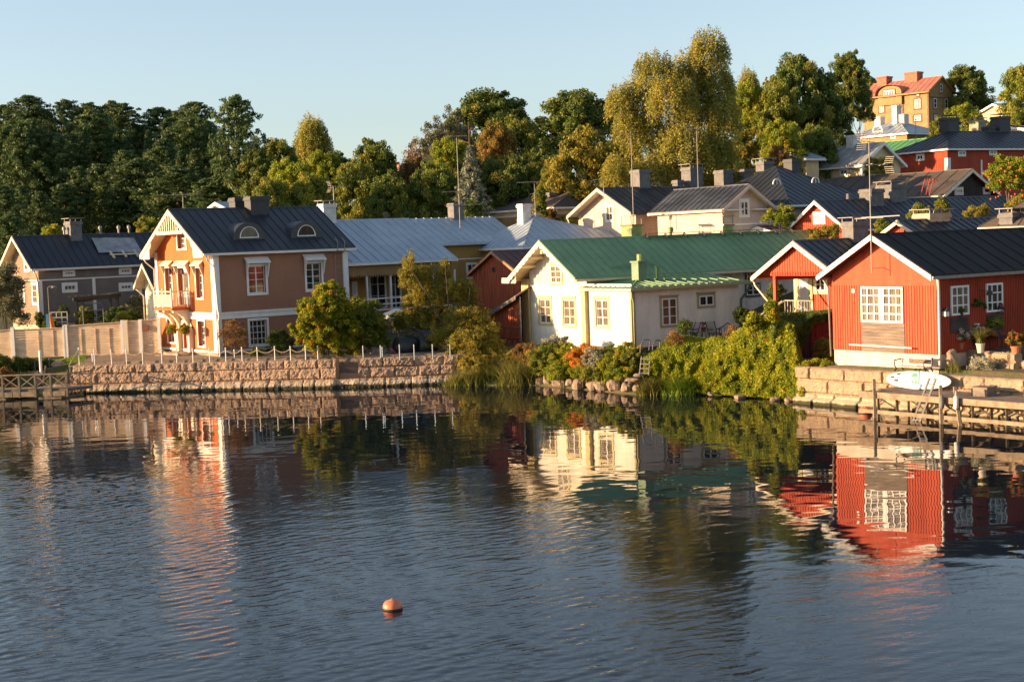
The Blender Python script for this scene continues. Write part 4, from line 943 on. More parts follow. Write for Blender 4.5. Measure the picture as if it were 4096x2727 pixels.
# ================================================================== RED HOUSE (right foreground)
H=House('red_cottage','bright red wooden cottage with black felt roof and large white grid window by the dock','house',3755,1482,z=2.0,yaw=56.5,zb=2.0)
HR=H
zfd=H.fr(3540,1408)[1]
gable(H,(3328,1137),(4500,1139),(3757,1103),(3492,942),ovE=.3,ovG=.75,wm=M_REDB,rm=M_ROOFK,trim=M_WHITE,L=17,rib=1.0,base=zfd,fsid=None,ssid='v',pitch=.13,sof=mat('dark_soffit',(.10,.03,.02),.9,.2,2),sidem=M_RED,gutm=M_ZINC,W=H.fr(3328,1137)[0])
rfr=H.e.children[0]
zl=H.fr(3500,1140)[1]
mb=MB(); wallpoly(mb,[(.01,zfd),(H.W-.01,zfd),(H.W-.01,zl),(.01,zl)],(lambda a,z,o:(-.012-o,a,z)),[],'v',.17,0,bw=.10)
mb.build('board_cladding',M_REDB,H.e)
zt_=H.zw
MB().box(-.05,0,0,H.W,zl-.02,zl+.03).build('belt_board',M_REDB,H.e)
wb=H.wpx('f',3449,1146,3617,1290); mid=(wb[0]+wb[1])/2
for k,(a0,a1) in enumerate(((wb[0],mid-.06),(mid+.06,wb[1]))): H.window('f',(a0,a1,wb[2],wb[3]),3,4,cas=0,fw=.10,gm=M_GLASSC,c=-.04)
MB().box(-.13,-.04,mid-.07,mid+.07,wb[2],wb[3]).build('window_post',M_WHITE,H.e)
pn=H.wpx('f',3451,1293,3622,1402); 
mb=MB(); nb=9
for k in range(nb):
    z0_=zfd+(wb[2]-.02-zfd)*k/nb; z1_=zfd+(wb[2]-.02-zfd)*(k+1)/nb-.012; mb.box(-.075,-.03,pn[0],pn[1],z0_,z1_)
mb.build('plank_panel',M_GREYW,H.e)
a=H.pick(3398,1378,lx=-.3);b=H.pick(3647,1392,lx=-.3); sp=MB().tube([a,b],.04,8).build('white_pole',M_WHITE,H.e)
b=H.wpx('f',3412,1156,3423,1170); MB().box(-.1,-.03,*b).build('meter_box',M_WHITE,H.e)
H.downpipe([(-.3,-.3,H.ze-.12),(-.25,-.28,H.ze-.4),(-.08,-.15,H.ze-.75),(-.08,-.15,.1)],M_WHITE,.065)
H.downpipe([(-.4,H.W+.3,H.ze-.1),(-.15,H.W+.12,H.ze-.6),(-.08,H.W+.1,.4)],M_ZINC,.05)
for q,g in (((3799,1142,3870,1260),M_GLASSC),((3940,1132,4006,1247),M_GLASS)): H.window('s',H.wpx('s',*q),3,3,cas=.0,fw=.10,gm=g,c=-.03)
for q in ((3799,1268,3872,1330),(3944,1255,4008,1330)):
    bb=H.wpx('s',*q); mb=MB()
    for k in range(5): z0_=bb[2]+(bb[3]-bb[2])*k/5; mb.box(bb[0],bb[1],-.06,-.03,z0_,z0_+(bb[3]-bb[2])/5-.015)
    mb.build('plank_panel',mat('dark_weathered_wood',(.07,.055,.05),.9,.3,2),H.e)
x=H.sd(3925,1165)[0]; mb=MB(); zz=H.sd(3925,1160)[1]; mb.bar((x-.25,-.03,zz),(x+.2,-.35,zz-.05),.04); mb.lathe([(.12,0),(.16,-.2)],(x+.2,-.35,zz-.05),8); mb.build('wall_lamp',M_CHIMD,H.e)
# mast of the aerial fixed to the gable
p0=H.pick(3487,1094,lx=-.85); p1=H.pick(3484,548,lx=-.85)
hm=empty('aerial_mast',H.world(*p0),H.e.rotation_euler[2]); tag(hm,'tall thin steel aerial mast fixed to the gable of the red cottage','aerial mast')
hh=p1[2]-p0[2]; MB().tube([(0,0,0),(0,0,hh)],[.032,.024],6).bar((0,0,.25),(.82,0,.25),.03).build('mast',M_ZINC,hm)
yagi(hm,(0,0,hh*.965),1.6,8,R(200),.4); yagi(hm,(0,0,hh*.80),3.3,3,R(10),.35)
k=H.pick(3484,872,lx=-.85)[2]-p0[2]; MB().bar((-.5,-1.3,k),(.5,1.5,k),.05).bar((-.2,.4,k+.03),(.3,-1.6,k+.06),.05).build('dipole',M_ZINC,hm)

# ================================================================== RED PORCH HOUSE
H=House('red_porch_house','small red board house with open gabled porch, pale green door frame and grey railing','house',3318,1075,Y=84,yaw=57,zb=3.2)
HQ=H
W=H.pick(3083,1100,lx=0)[1]+.0
zr=H.pick(3172,968,lx=-.4)[2]; tl=H.pick(3006,1110,lx=-.4); yb=tl[1]; ze=tl[2]
ymid=H.pick(3172,968,lx=-.4)[1]; ya=2*ymid-yb
H.W=yb-ya
rq=H.roof(-.4,12.5,ya,yb,ze,zr,M_ROOFD,'x',.6,sm=M_REDO,barge=M_CREAM,bw=.24)
sl=(zr-ze)/((yb-ya)/2); line=lambda y:min(ze+(y-ya)*sl,ze+(yb-y)*sl)-.08
zbeam=H.fr(3150,1102)[1]; yp=H.fr(3096,1150)[0]
mb=MB(); wallpoly(mb,[(ya+.45,zbeam),(yp+.25,zbeam),(yp+.25,line(yp+.25)),(ymid,zr-.1),(ya+.45,line(ya+.45))],H.P('f',0),[],'v',.21,0,bw=.06)
mb.box(.0,.15,ya+.4,yp+.3,zbeam-.02,zbeam+.2)
mb.build('porch_gable',M_REDB,H.e)
MB().box(.02,.2,yp-.1,yp+.1,0,zbeam).build('porch_post',M_REDB,H.e)
MB().box(.02,3.4,yp-.08,yp+.08,zbeam-.28,zbeam).build('porch_beam',M_REDB,H.e)
dpt=3.3
mb=MB(); wallpoly(mb,[(ya+.3,0),(yb-.9,0),(yb-.9,line(yb-.9)),(ymid,zr-.1),(ya+.3,line(ya+.3))],H.P('f',dpt),[],'v',.21,0,bw=.06); wallpoly(mb,[(dpt,0),(12.2,0),(12.2,ze+.3),(dpt,ze+.3)],H.P('s',ya+.3)); mb.build('wall',M_REDB,H.e)
q=H.wpx('f',3266,1112,3303,1162,c=dpt); H.window('f',q,2,2,c=dpt,cas=.22,cm=M_LGREEN if False else mat('pale_green_trim',(.55,.52,.28),.6,.1,2))
q=H.wpx('f',3200,1110,3238,1245,c=dpt); mb=MB(); mb.box(dpt-.08,dpt-.03,q[0],q[1],.0,q[3]); dq=mb.build('door',M_WHITE,H.e)
mb=MB(); mb.box(dpt-.12,dpt-.03,q[0]-.35,q[0],0,q[3]+.1); mb.box(dpt-.12,dpt-.03,q[1],q[1]+.4,0,q[3]+.1); mb.box(dpt-.12,dpt-.03,q[0],q[1],q[3],q[3]+.12); mb.build('door_frame',mat('pale_green_trim',(.55,.52,.28),.6,.1,2),dq)
MB().box(-.2,dpt,ya+.3,yb-.8,-1.5,H.fr(3180,1260)[1]).build('porch_floor',M_GREYW,H.e)
zt_=H.fr(3200,1203)[1]; zf=H.fr(3180,1262)[1]
mb=MB(); y0=H.fr(3252,1203,c=.1)[0]; y1=H.fr(3140,1205,c=.1)[0]
mb.bar((.1,y0,zt_),(.1,y1,zt_),.07); mb.bar((.1,y0,zf+.1),(.1,y1,zf+.1),.05)
for k in range(11): y=y0+(y1-y0)*k/10; mb.bar((.1,y,zf),(.1,y,zt_),.045)
mb.bar((.1,y1,zt_),(-1.0,y1+1.6,zf-.2),.08); mb.bar((-.4,y0+2.0,zt_+.0),(-1.4,y0+3.6,zf-.3),.08)
mb.build('porch_railing',M_GREENW,H.e)
H.downpipe([(-.3,yb,ze-.1),(-.2,yb-.1,ze-.5),(-.1,yp+.45,ze-1.4),(-.1,yp+.35,ze-1.8),(-.1,yp+.35,.2)],M_CREAM,.06)
H.chimney(3442,885,60,ymid-.4,zr-.6,rq,M_CHIM,d=.9,cowl=True)
# dark red fence panel right of the hedge
H=House('dark_red_fence','dark red board fence panel between hedge and red cottage','fence',3262,1400,Y=82,yaw=60,zb=2.0)
zf=H.sd(3300,1272)[1]; x1=H.sd(3335,1270)[0]; mb=MB(); wallpoly(mb,[(-.2,-.5),(x1+2,-.5),(x1+2,zf),(-.2,zf)],H.P('s',0),[],'v',.5,0,bw=.03); wallpoly(mb,[(0,-.5),(3,-.5),(3,zf),(0,zf)],H.P('f',-.2),[],'v',.5,0,bw=.03); mb.build('board_panel',M_REDD,H.e)
MB().box(-.3,x1+2,-.12,.1,zf,zf+.1).build('fence_cap',mat('pinkish_cap',(.3,.17,.14),.8,.1,2),H.e)

# ================================================================== red gable behind, small red gable, brown roofed neighbours
H=House('red_gable_house','red house with white louvred gable window and long weathered black roof','house',3392,960,Y=106,yaw=57,zb=5)
gable(H,(3165,905),(3800,930),(3396,918),(3254,806),ovE=.3,ovG=.4,wm=M_REDB,rm=M_ROOFW,trim=M_WHITE,fsid='v',pitch=.2,L=27,bw=.2,sof=M_REDO,sidem=M_RED)
rg=H.e.children[0]
H.window('f',H.wpx('f',3261,857,3295,887),4,1,cas=.18,gm=mat('louvre',(.6,.52,.4),.7,.1,4))
MB().box(-.08,.25,-.08,.25,0,H.zw).build('corner_board',M_WHITE,H.e)
H.chimney(3510,755,50,H.W/2-.8,H.zr-1,rg,M_CHIM,d=1.2); H.chimney(3596,738,62,H.W/2-.4,H.zr-1,rg,M_CHIM,d=1.5,cowl=True)
p=H.pick(3393,775,ly=H.W/2); MB().tube([(p[0],H.W/2,H.zr-.5),(p[0],H.W/2,p[2])],.15,8).build('flue_pipe',M_CHIM,rg)
H=House('dark_low_outbuilding','low outbuilding with dark maroon ridge roof just behind the green roof','outbuilding',3085,935,Y=109,yaw=57,zb=4)
gable(H,(3080,925),(3300,960),(3110,925),(3080,905),wm=M_RED,rm=M_ROOFM,trim=M_WHITE,W=2.4,L=8,ze=H.pick(3085,930,ly=0)[2],zr=H.pick(3090,906,ly=1.2)[2],ovG=.2)
H=House('small_red_gable_house','small red gable with blue grey tin roof and broad plastered chimney','house',3665,970,Y=89,yaw=57,zb=4)
gable(H,(3550,940),(3900,940),(3667,935),(3612,885),ovE=.3,ovG=.4,wm=M_REDB,rm=M_ROOFD,trim=M_CREAM,L=16,W=None,bw=.18,fsid='v',pitch=.2,sof=M_REDO)
H.chimney(3760,852,82,H.W/2-.3,H.zr-.9,H.e.children[0],mat('chimney_tan',(.40,.33,.26),.8,.15,2),d=1.3,cowl=True)
H=House('brown_roof_house','house with broad brown felt hipped roof at the right edge','house',4230,950,Y=82,yaw=48,zb=4)
ze=H.pick(3915,912,lx=-.5)[2]; yq=H.pick(3913,912,lx=-.5)[1]; 
H.hiproof(-.5,12,-10,yq,ze,ze+4.3,M_ROOFB,ridge='y',rib=1.2,sm=M_CREAM,inset=5.5)
H.walls(yq+9.0,11,ze,ze,M_YEL,y0=-9.5)
H.chimney(4066,850,36,2.5,ze+.1,H.e.children[0],M_CHIM,d=.8,cowl=True)

H=House('brown_long_house','long low dark red building with a brown felt roof and red gable windows','house',3772,870,Y=122,yaw=50,zb=7)
gable(H,(3250,800),(3968,800),(3768,782),(3903,679),ovE=.5,ovG=.5,ridge='y',wm=M_REDD,rm=M_ROOFB,trim=M_CREAM,fsid='v',pitch=.3,W=H.fr(3222,798)[0],rib=1.3,sof=M_REDO)
mb=MB(); z=H.sd(3850,782)[1]; wallpoly(mb,[(0,z),(H.L,z),(H.L,H.zw),(H.L/2,H.za),(0,H.zw)],(lambda a,z_,o:(a,-.03-o,z_)),[],'v',.25); mb.build('gable_boarding',mat('dark_brown_boards',(.055,.04,.03),.9,.3,1),H.e)
for q in ((3818,755,3846,775),(3932,755,3955,772)): H.window('s',H.wpx('s',*q),1,1,cas=.14,cm=mat('pink_white_frame',(.62,.5,.46),.7,.1,2),gm=M_GLASSR,c=-.05)
MB().box(-.12,.3,-.12,.3,0,H.zw).build('corner_board',M_WHITE,H.e)
mb=MB()
for u in (3684,3704,3718):
    p=H.pick(u,770,lx=-.6); a=H.pick(u,790,lx=-.6); mb.tube([(-.6,p[1],a[2]-1.2),(-.6,p[1],a[2]+.3),(0,p[1],a[2]+1.5),(.35,p[1],a[2]+1.6),(.6,p[1],a[2]+1.2)],.04,5)
mb.build('roof_ladder',mat('red_paint',(.5,.06,.04),.5,.1,2),H.e)

H=House('red_hipped_house','large dark red house with black hipped roof, white framed windows and twin chimneys','house',3792,720,Y=148,yaw=60,zb=9.5)
zE=H.pick(3790,595,ly=-.4)[2]; W=H.fr(3578,620)[0]; xr=H.pick(3793,528,ly=W/2)[0]
H.hiproof(-.4,26,-.4,W+.4,zE,H.pick(3793,528,ly=W/2)[2],M_ROOFD,rib=.7,sm=M_WHITE,inset=max(3,xr+.4))
H.walls(W,25.5,zE,zE,M_RED,fsid='h',ssid='h',pitch=.22)
z=H.fr(3700,640)[1]; mb=MB(); wallpoly(mb,[(.6,-1),(W-.4,-1),(W-.4,z),(.6,z)],(lambda a,zz,o:(-.04-o,a,zz)),[],'v',.25); mb.build('board_cladding',M_RED,H.e)
for q in ((3670,622,3694,638),): H.window('f',H.wpx('f',*q),2,1,cas=.16)
for q in ((3836,606,3858,620),(3960,602,3982,616),(3955,682,3972,720)): H.window('s',H.wpx('s',*q),2,1,cas=.16)
MB().box(-.08,.35,-.08,.35,0,z).build('corner_board',M_WHITE,H.e); MB().box(-.08,.1,W-.3,W+.08,0,z).build('corner_board',M_WHITE,H.e)
x=H.sd(3925,660)[0]; MB().box(x-.1,x+.1,-.06,0,0,H.sd(3925,640)[1]).build('trim_board',M_WHITE,H.e)
for u,vt in ((3815,470),(4020,465)): H.chimney(u,vt,42,W/2,zE+2,H.e.children[0],M_CHIMD,d=1.3,cowl=True)
H.chimney(3970,505,26,W/2+.2,zE+2,H.e.children[0],M_CHIMD,d=1.0)
H.chimney(3930,480,34,W/2+5,zE+1,H.e.children[0],mat('chimney_stone_green',(.35,.33,.22),.8,.2,2),d=1.3,cowl=True)
# porch roof of red hipped house
MB().hexa([(18,-3,H.pick(4096,612,ly=-3)[2]-.15),(26,-3,H.pick(4096,612,ly=-3)[2]-.15),(26,-3,H.pick(4096,612,ly=-3)[2]),(18,-3,H.pick(4096,612,ly=-3)[2]),(15,0,zE-.3),(26,0,zE-.3),(26,0,zE-.15),(15,0,zE-.15)]).build('porch_roof',M_WHITE,H.e)

H=House('cream_grey_roof_house','cream house with ribbed silver grey roof halfway up the hill','house',3448,712,Y=138,yaw=50,zb=9.5)
gable(H,(3200,680),(3600,610),(3446,662),(3560,572),ovE=.5,ovG=.4,ridge='y',wm=M_YEL,rm=mat('roof_light_grey_tin',(.34,.33,.31),.4,.15,.4,metal=.2),trim=M_WHITE,W=H.fr(3200,676)[0],rib=.8)
H.window('f',H.wpx('f',3364,680,3390,698),2,1,cas=.14)
y=H.fr(3313,690)[0]; MB().box(-.07,0,y-.1,y+.1,0,H.zw).build('trim_board',M_WHITE,H.e); MB().box(-.07,.1,-.07,.15,0,H.zw).build('corner_board',M_WHITE,H.e)
H.chimney(3317,565,16,H.L/2,H.zr-1,H.e.children[0],mat('chimney_pinkish',(.6,.4,.33),.8,.1,2),lx=H.L/2,w=.8,ztop=H.zr+1.3) if False else None
for u,vt,wd,mm in ((3318,563,14,M_CHIMW),(3411,542,36,M_CHIMW)):
    p=H.pick(u,vt,lx=H.L/2); MB().box(H.L/2-.5,H.L/2+.5,p[1]-.4,p[1]+.4,H.zr-1,p[2]-.2).box(H.L/2-.6,H.L/2+.6,p[1]-.5,p[1]+.5,p[2]-.2,p[2]).build('chimney',mm,H.e.children[0])
H=House('brick_chimney_cottage','small cottage with red brick chimney half hidden behind the black roofs','cottage',3225,660,Y=139,yaw=57,zb=9)
gable(H,(3150,640),(3235,640),(3225,636),(3180,610),wm=M_YEL,rm=M_ROOFS,trim=M_WHITE,W=3.5,L=1.6,ze=H.pick(3200,637,ly=0)[2],zr=H.pick(3190,612,ly=1.75)[2])
H.chimney(3171,583,32,1.7,H.zr-.8,H.e.children[0],M_BRICK,d=1)

H=House('ochre_silver_roof_house','ochre house with pale silver tin roof and round dormer below the big ochre villa','house',3628,560,Y=200,yaw=50,zb=16)
zE=H.pick(3628,533,lx=-.5)[2]; W=H.fr(3385,545)[0]; zR=H.pick(3610,490,ly=5)[2]
H.hiproof(-.5,9,-.5,W,zE,zR,mat('roof_pale_blue_tin',(.36,.42,.47),.35,.15,.4,metal=.2),ridge='y',rib=.8,sm=M_WHITE)
H.walls(W-.5,8.5,zE,zE,M_OCHREH)
H.chimney(3520,470,28,4,zE+1,H.e.children[0],M_CHIMW,lx=4,w=1.1,ztop=zR+2.2); 
for u,vt in ((3517,468),(3612,458)):
    p=H.pick(u,vt,lx=4.2); MB().box(3.7,4.8,p[1]-.5,p[1]+.5,zR-1.5,p[2]).build('chimney',M_CHIMW,H.e.children[0])
p=H.pick(3517,524,lx=1.2); mb=MB(); mb.tube([(.9,p[1]+.75*math.cos(math.pi*i/10),p[2]-.1+.9*math.sin(math.pi*i/10)) for i in range(11)],.14,6); mb.box(.85,.95,p[1]-.8,p[1]+.8,p[2]-.25,p[2]-.05); mb.build('dormer_frame',M_WHITE,H.e)
for q in ((3565,545,3582,552),): H.window('f',H.wpx('f',*q),1,1,cas=.1)
H=House('green_roof_shed','shed with bright green tin roof left of the red hipped house','shed',3640,600,Y=186,yaw=50,zb=12)
gable(H,(3500,600),(3700,600),(3590,602),(3700,555),ridge='y',wm=M_YEL,rm=mat('roof_bright_green',(.10,.30,.10),.5,.15,.5),trim=M_WHITE,W=10,L=6,ze=at(3590,604,Y=186).z-12,zr=at(3650,562,Y=190).z-12,rib=.9)

H=House('ochre_villa','large ochre two storey villa with pink tin roof and brick chimneys on the hilltop','villa',3716,500,Y=250,yaw=48,zb=20)
gable(H,(3462,420),(3808,372),(3714,366),(3771,305),ovE=.7,ovG=.5,ridge='y',wm=M_OCHREH,rm=M_ROOFP,trim=M_OCHRE,fsid='h',ssid='h',pitch=.3,W=H.fr(3455,400)[0],rib=1.0)
rv=H.e.children[0]
brn=mat('brown_trim',(.16,.08,.05),.8,.15,2)
for q in ((3569,406,3595,442),(3660,398,3682,434),(3518,416,3536,450),(3572,468,3594,490),(3658,462,3684,484),(3668,375,3676,384)): H.window('f',H.wpx('f',*q),2,2,cas=.25,cm=brn,fw=.12)
for q in ((3734,394,3746,434),(3778,396,3790,436),(3736,460,3746,488),(3780,462,3790,488),(3758,336,3768,370)): H.window('s',H.wpx('s',*q),1,2,cas=.2,cm=brn,fw=.12)
for yy in (H.fr(3612,430)[0],): MB().box(-.08,0,yy-.15,yy+.15,0,H.zw).build('trim_board',brn,H.e)
MB().box(-.1,.2,-.1,.2,0,H.zw).build('corner_board',brn,H.e); z=H.fr(3650,398)[1]+0; MB().box(0,H.L,-.08,0,z,z+.2).build('trim_board',brn,H.e)
for u,vt,wd in ((3538,308,32),(3654,290,42)):
    p=H.pick(u,vt,lx=H.L/2); hw=wd/2/(FPX/250)/.72
    MB().box(H.L/2-.9,H.L/2+.9,p[1]-hw,p[1]+hw,H.zr-2,p[2]-.3).box(H.L/2-1,H.L/2+1,p[1]-hw-.1,p[1]+hw+.1,p[2]-.3,p[2]).build('chimney',M_BRICK,rv)
# curved wall dormer
pc=H.pick(3557,345,lx=-.5); yc_=pc[1]; hwd=H.pick(3505,385,lx=-.5)[1]-yc_; zc=H.pick(3557,385,lx=-.5)[2]; zt=pc[2]
prof=[(yc_+hwd*math.cos(math.pi*i/12),zc+(zt-zc)*(math.sin(math.pi*i/12)**.8)) for i in range(13)]
mb=MB(); mb.poly([(-.45,a,b) for a,b in prof]); n=13; A=[(-.9,a,b+.15) for a,b in prof];B=[(6,a,b+.15) for a,b in prof]; mb2=MB(); mb2.add(A+B,[(i,i+1,n+i+1,n+i) for i in range(n-1)]); mb2.build('dormer_roof',M_ROOFP,rv); mb.box(-.45,.2,yc_-hwd+.3,yc_+hwd-.3,zc-1.5,zc); mb.build('dormer_gable',M_OCHREH,H.e)
H.window('f',H.wpx('f',3534,362,3578,388,c=-.5),4,1,c=-.5,cas=.15,cm=brn,fw=.15)
H=House('hilltop_gable_house','cream gable end of a house peeping out left of the right edge trees','house',4035,490,Y=215,yaw=60,zb=18)
gable(H,(3975,440),(4100,440),(4032,440),(4010,415),wm=M_YEL,rm=M_ROOFS,trim=M_WHITE,W=5,L=4,ze=at(3990,446,Y=217).z-18,zr=at(4010,416,Y=217).z-18)
H=House('brown_edge_roof_house','low brown roofed house behind the red hipped house at the right edge','house',4120,520,Y=172,yaw=57,zb=14)
gable(H,(4050,510),(4300,510),(4120,520),(4080,500),wm=M_YEL,rm=M_ROOFB,trim=M_WHITE,W=8,L=12,ze=at(4100,520,Y=172).z-14,zr=at(4100,500,Y=175).z-14)
# two pale green tin chimneys seen above the green roof
for (u,vt,vb_,wd,lab) in ((2530,904,945,50,'pale green tin chimney stack left of the pink house downpipe'),(2897,904,935,50,'green and yellow lit tin chimney stack below the pink gable')):
    Hc=House('chimney_stack',lab,'chimney',u,vb_,Y=109,yaw=57,zb=at(u,vb_,Y=109).z-3); s_=1.0; zt=Hc.pick(u,vt,lx=0)[2]
    Hc.box('stack',M_LGREEN,0,.9,0,1.3,0,zt); Hc.box('rim',mat('rust_rim',(.3,.18,.1),.8,.2,3),-.08,.98,-.08,1.38,zt,zt+.12)
    mb=MB(); mb.box(-.1,1.0,-.1,1.4,zt+.7,zt+.74)
    for a in (0,.86):
        for b in (0,1.26): mb.box(a,a+.04,b,b+.04,zt+.12,zt+.7)
    mb.build('cowl',M_ZINC,Hc.e)
# free standing aerial masts on the roofs
def mast(u,vt,vb_,Y,label,kinds):
    b=at(u+ (vb_-vt)*.037,vb_,Y=Y); t=at(u,vt,Y=Y); h=t.z-b.z
    e=empty('aerial_mast',b,0); tag(e,label,'aerial mast'); MB().tube([(0,0,-.8),(0,0,h)],[.04,.028],6).build('mast',M_ZINC,e)
    for k in kinds:
        yagi(e,(k[3] if len(k)>3 else 0,0,h*k[0]),k[1],int(k[1]*7),R(k[2]),.35)
mast(1827,545,880,112,'thin steel mast with two horizontal aerials on the blue grey roof',((1,1.6,180),(.34,2.6,5),(.18,2.8,5,.3)))
mast(2521,525,855,113,'slim mast with angled grid aerial above the pink house left gable',((.97,.9,180,-.4),))
mast(2784,508,745,118,'mast with fanned grid aerial beside a grey chimney of the pink house',((.97,.9,180,-.4),))
mast(2413,718,760,117,'short aerial rod on the left gable tip of the pink house',((1,.9,180,-.4),))
mast(2137,728,890,121,'dark aerial mast beside the columnar tree behind the blue grey roof',((1,1.8,180,-.5),(.7,.8,180)))
mast(3661,478,560,160,'aerial on a pole in front of the silver dormer roof',((1,.8,90),))
# ================================================================== foliage meshes
rng=np.random.default_rng(7)
def nrm(a): return a/np.maximum(np.linalg.norm(a,axis=-1,keepdims=True),1e-9)
def leafcloud(name,C,out,size,m,tint,asp=.55,bias=.5,seed=0,updown=0):
    r=np.random.default_rng(seed); n=len(C); nn=nrm(out*bias+r.normal(size=(n,3))*.8)
    t=nrm(np.cross(nn,r.normal(size=(n,3)))); 
    if updown: t=nrm(t*(1-updown)+np.array([0,0,-1.])*updown); 
    b=nrm(np.cross(nn,t)); s=(size*(.6+.8*r.random(n)))[:,None] if np.isscalar(size) else (size*(.6+.8*r.random(n)))[:,None]
    V=np.stack([C+t*s,C+b*s*asp,C-t*s,C-b*s*asp],1).reshape(-1,3)
    return numpy_quads(name,V,m,tint)
def clumps(centers,rad,per,r,flat=.8):
    n=len(centers); C=np.repeat(centers,per,0); rr=np.repeat(rad,per)[:,None]
    d=nrm(r.normal(size=(n*per,3))); k=r.random((n*per,1))**.45
    off=d*k*rr; off[:,2]*=flat
    return C+off, d, np.repeat(np.arange(n),per)
def lobes_crown(name,lobes,m,seed,nclump=150,per=150,leaf=.14,crad=(.5,.95),shell=.72,asp=.55,tvar=.22,lean=(0,0)):
    """lobes: list of (x,y,z,rx,ry,rz). metres."""
    r=np.random.default_rng(seed); L=np.array(lobes,float); vol=(L[:,3]*L[:,4]*L[:,5])**(2/3); cnt=np.maximum(3,(nclump*vol/vol.sum()).astype(int))
    cs=[];outs=[]
    for l,c in zip(L,cnt):
        d=nrm(r.normal(size=(c,3))); d[:,2]=np.where(d[:,2]<-.55,-d[:,2]*.5,d[:,2]); d=nrm(d)
        k=shell+(1-shell)*r.random((c,1)); k*=1+.18*r.normal(size=(c,1))*.6
        cs.append(l[:3]+d*k*l[3:6]); outs.append(d)
    cs=np.concatenate(cs); outs=np.concatenate(outs); rad=r.uniform(crad[0],crad[1],len(cs))
    C,d,idx=clumps(cs,rad,per,r); tint=np.clip(r.normal(.42,tvar,len(cs))[idx]+r.normal(0,.14,len(C)),0,1)
    return leafcloud(name,C,nrm(d+outs[idx]*.8),leaf,m,tint,asp,.7,seed)
def trunkmesh(name,h,r0,m,seed,limbs=7,spread=3.,z0=.3,top=.9,fork=True,up=.9):
    r=random.Random(seed); mb=MB(); pts=[(0,0,-1)];x=y=0
    for i in range(1,7):
        x+=r.uniform(-.12,.12);y+=r.uniform(-.12,.12); pts.append((x,y,h*top*i/6))
    mb.tube(pts,[r0*(1.25-.19*i) for i in range(7)],7)
    for k in range(limbs):
        f=z0+(top-z0)*k/max(1,limbs); i=min(5,int(f/top*6)); p=Vector(pts[i]).lerp(Vector(pts[i+1]),(f/top*6)-i); a=k*2.4+r.uniform(-.4,.4); ln=spread*(1-.4*f)*r.uniform(.75,1.1)
        q=p+Vector((math.cos(a)*ln*.5,math.sin(a)*ln*.5,ln*.45*up)); s_=p+Vector((math.cos(a)*ln,math.sin(a)*ln,ln*1.0*up))
        rr=r0*(.5-.3*f); mb.tube([p,q,s_],[rr,rr*.6,rr*.25],5)
        for e in range(2):
            a2=a+r.uniform(-.9,.9); mb.tube([q,q+Vector((math.cos(a2)*ln*.5,math.sin(a2)*ln*.5,ln*.4*up))],[rr*.45,rr*.12],4)
    me_o=mb.build(name,m); me=me_o.data; bpy.data.objects.remove(me_o); return me
def put(name,mesh_crown,mesh_trunk,loc,sc,rz,label,cat,group=None,cname='crown',kz=None):
    e=empty(name,loc,rz); e.scale=sc; tag(e,label,cat,group)
    for nm,me in (('trunk',mesh_trunk),(cname,mesh_crown)):
        if me is None: continue
        o=bpy.data.objects.new(nm,me); COL.objects.link(o); o.parent=e
        if nm==cname and kz is not None: o.scale=(1,1,kz[0]); o.location=(0,0,kz[1])
    return e
# --- broadleaf crown shapes, nominal height 12, radius 5
def broad_lobes(seed,R_=5,Ht=12,zb=2.6,n=9,round_=1.):
    r=random.Random(seed); L=[(0,0,zb+(Ht-zb)*.5,R_*.72,R_*.72,(Ht-zb)*.5)]
    for k in range(n):
        a=k*2.399+r.uniform(-.3,.3); f=(k+.5)/n; z=zb+(Ht-zb)*(.16+.68*f); rr=R_*(.62 if f<.75 else .35)*math.sin(math.pi*min(1,.28+.62*f))*round_; q=r.uniform(.30,.46)*R_
        L.append((math.cos(a)*rr,math.sin(a)*rr,z,q,q,q*r.uniform(.75,1.0)))
    return L
def mk_broad(key,m,seed,**k):
    lk={a:b for a,b in k.items() if a in('R_','Ht','zb','n','round_')}; ck={a:b for a,b in k.items() if a not in lk}
    return lobes_crown(key,broad_lobes(seed,**lk),m,seed,**ck)
CR={}
CR['dark1']=mk_broad('crown',L_DARK,11,nclump=230,per=180,leaf=.145)
CR['dark2']=mk_broad('crown',L_DARK,12,nclump=230,per=180,leaf=.145,n=11)
CR['mid1']=mk_broad('crown',L_MID,13,nclump=230,per=175,leaf=.14)
CR['mid2']=mk_broad('crown',L_MID,14,nclump=210,per=175,leaf=.14,n=11,R_=4.6)
CR['yel1']=mk_broad('crown',L_YEL,15,nclump=210,per=160,leaf=.14)
CR['gold1']=mk_broad('crown',L_GOLD,16,nclump=220,per=160,leaf=.14)
CR['red1']=mk_broad('crown',L_RED,17,nclump=200,per=160,leaf=.14)
CR['airy']=mk_broad('crown',L_OLIVE,18,nclump=170,per=90,leaf=.125,n=13,crad=(.4,.8),shell=.5)
CR['brown']=mk_broad('crown',L_BROWN,19,nclump=160,per=120,leaf=.13)
TR={k:trunkmesh('trunk',11,.26,M_BARK,20+i,9,3.6) for i,k in enumerate(('a','b','c'))}
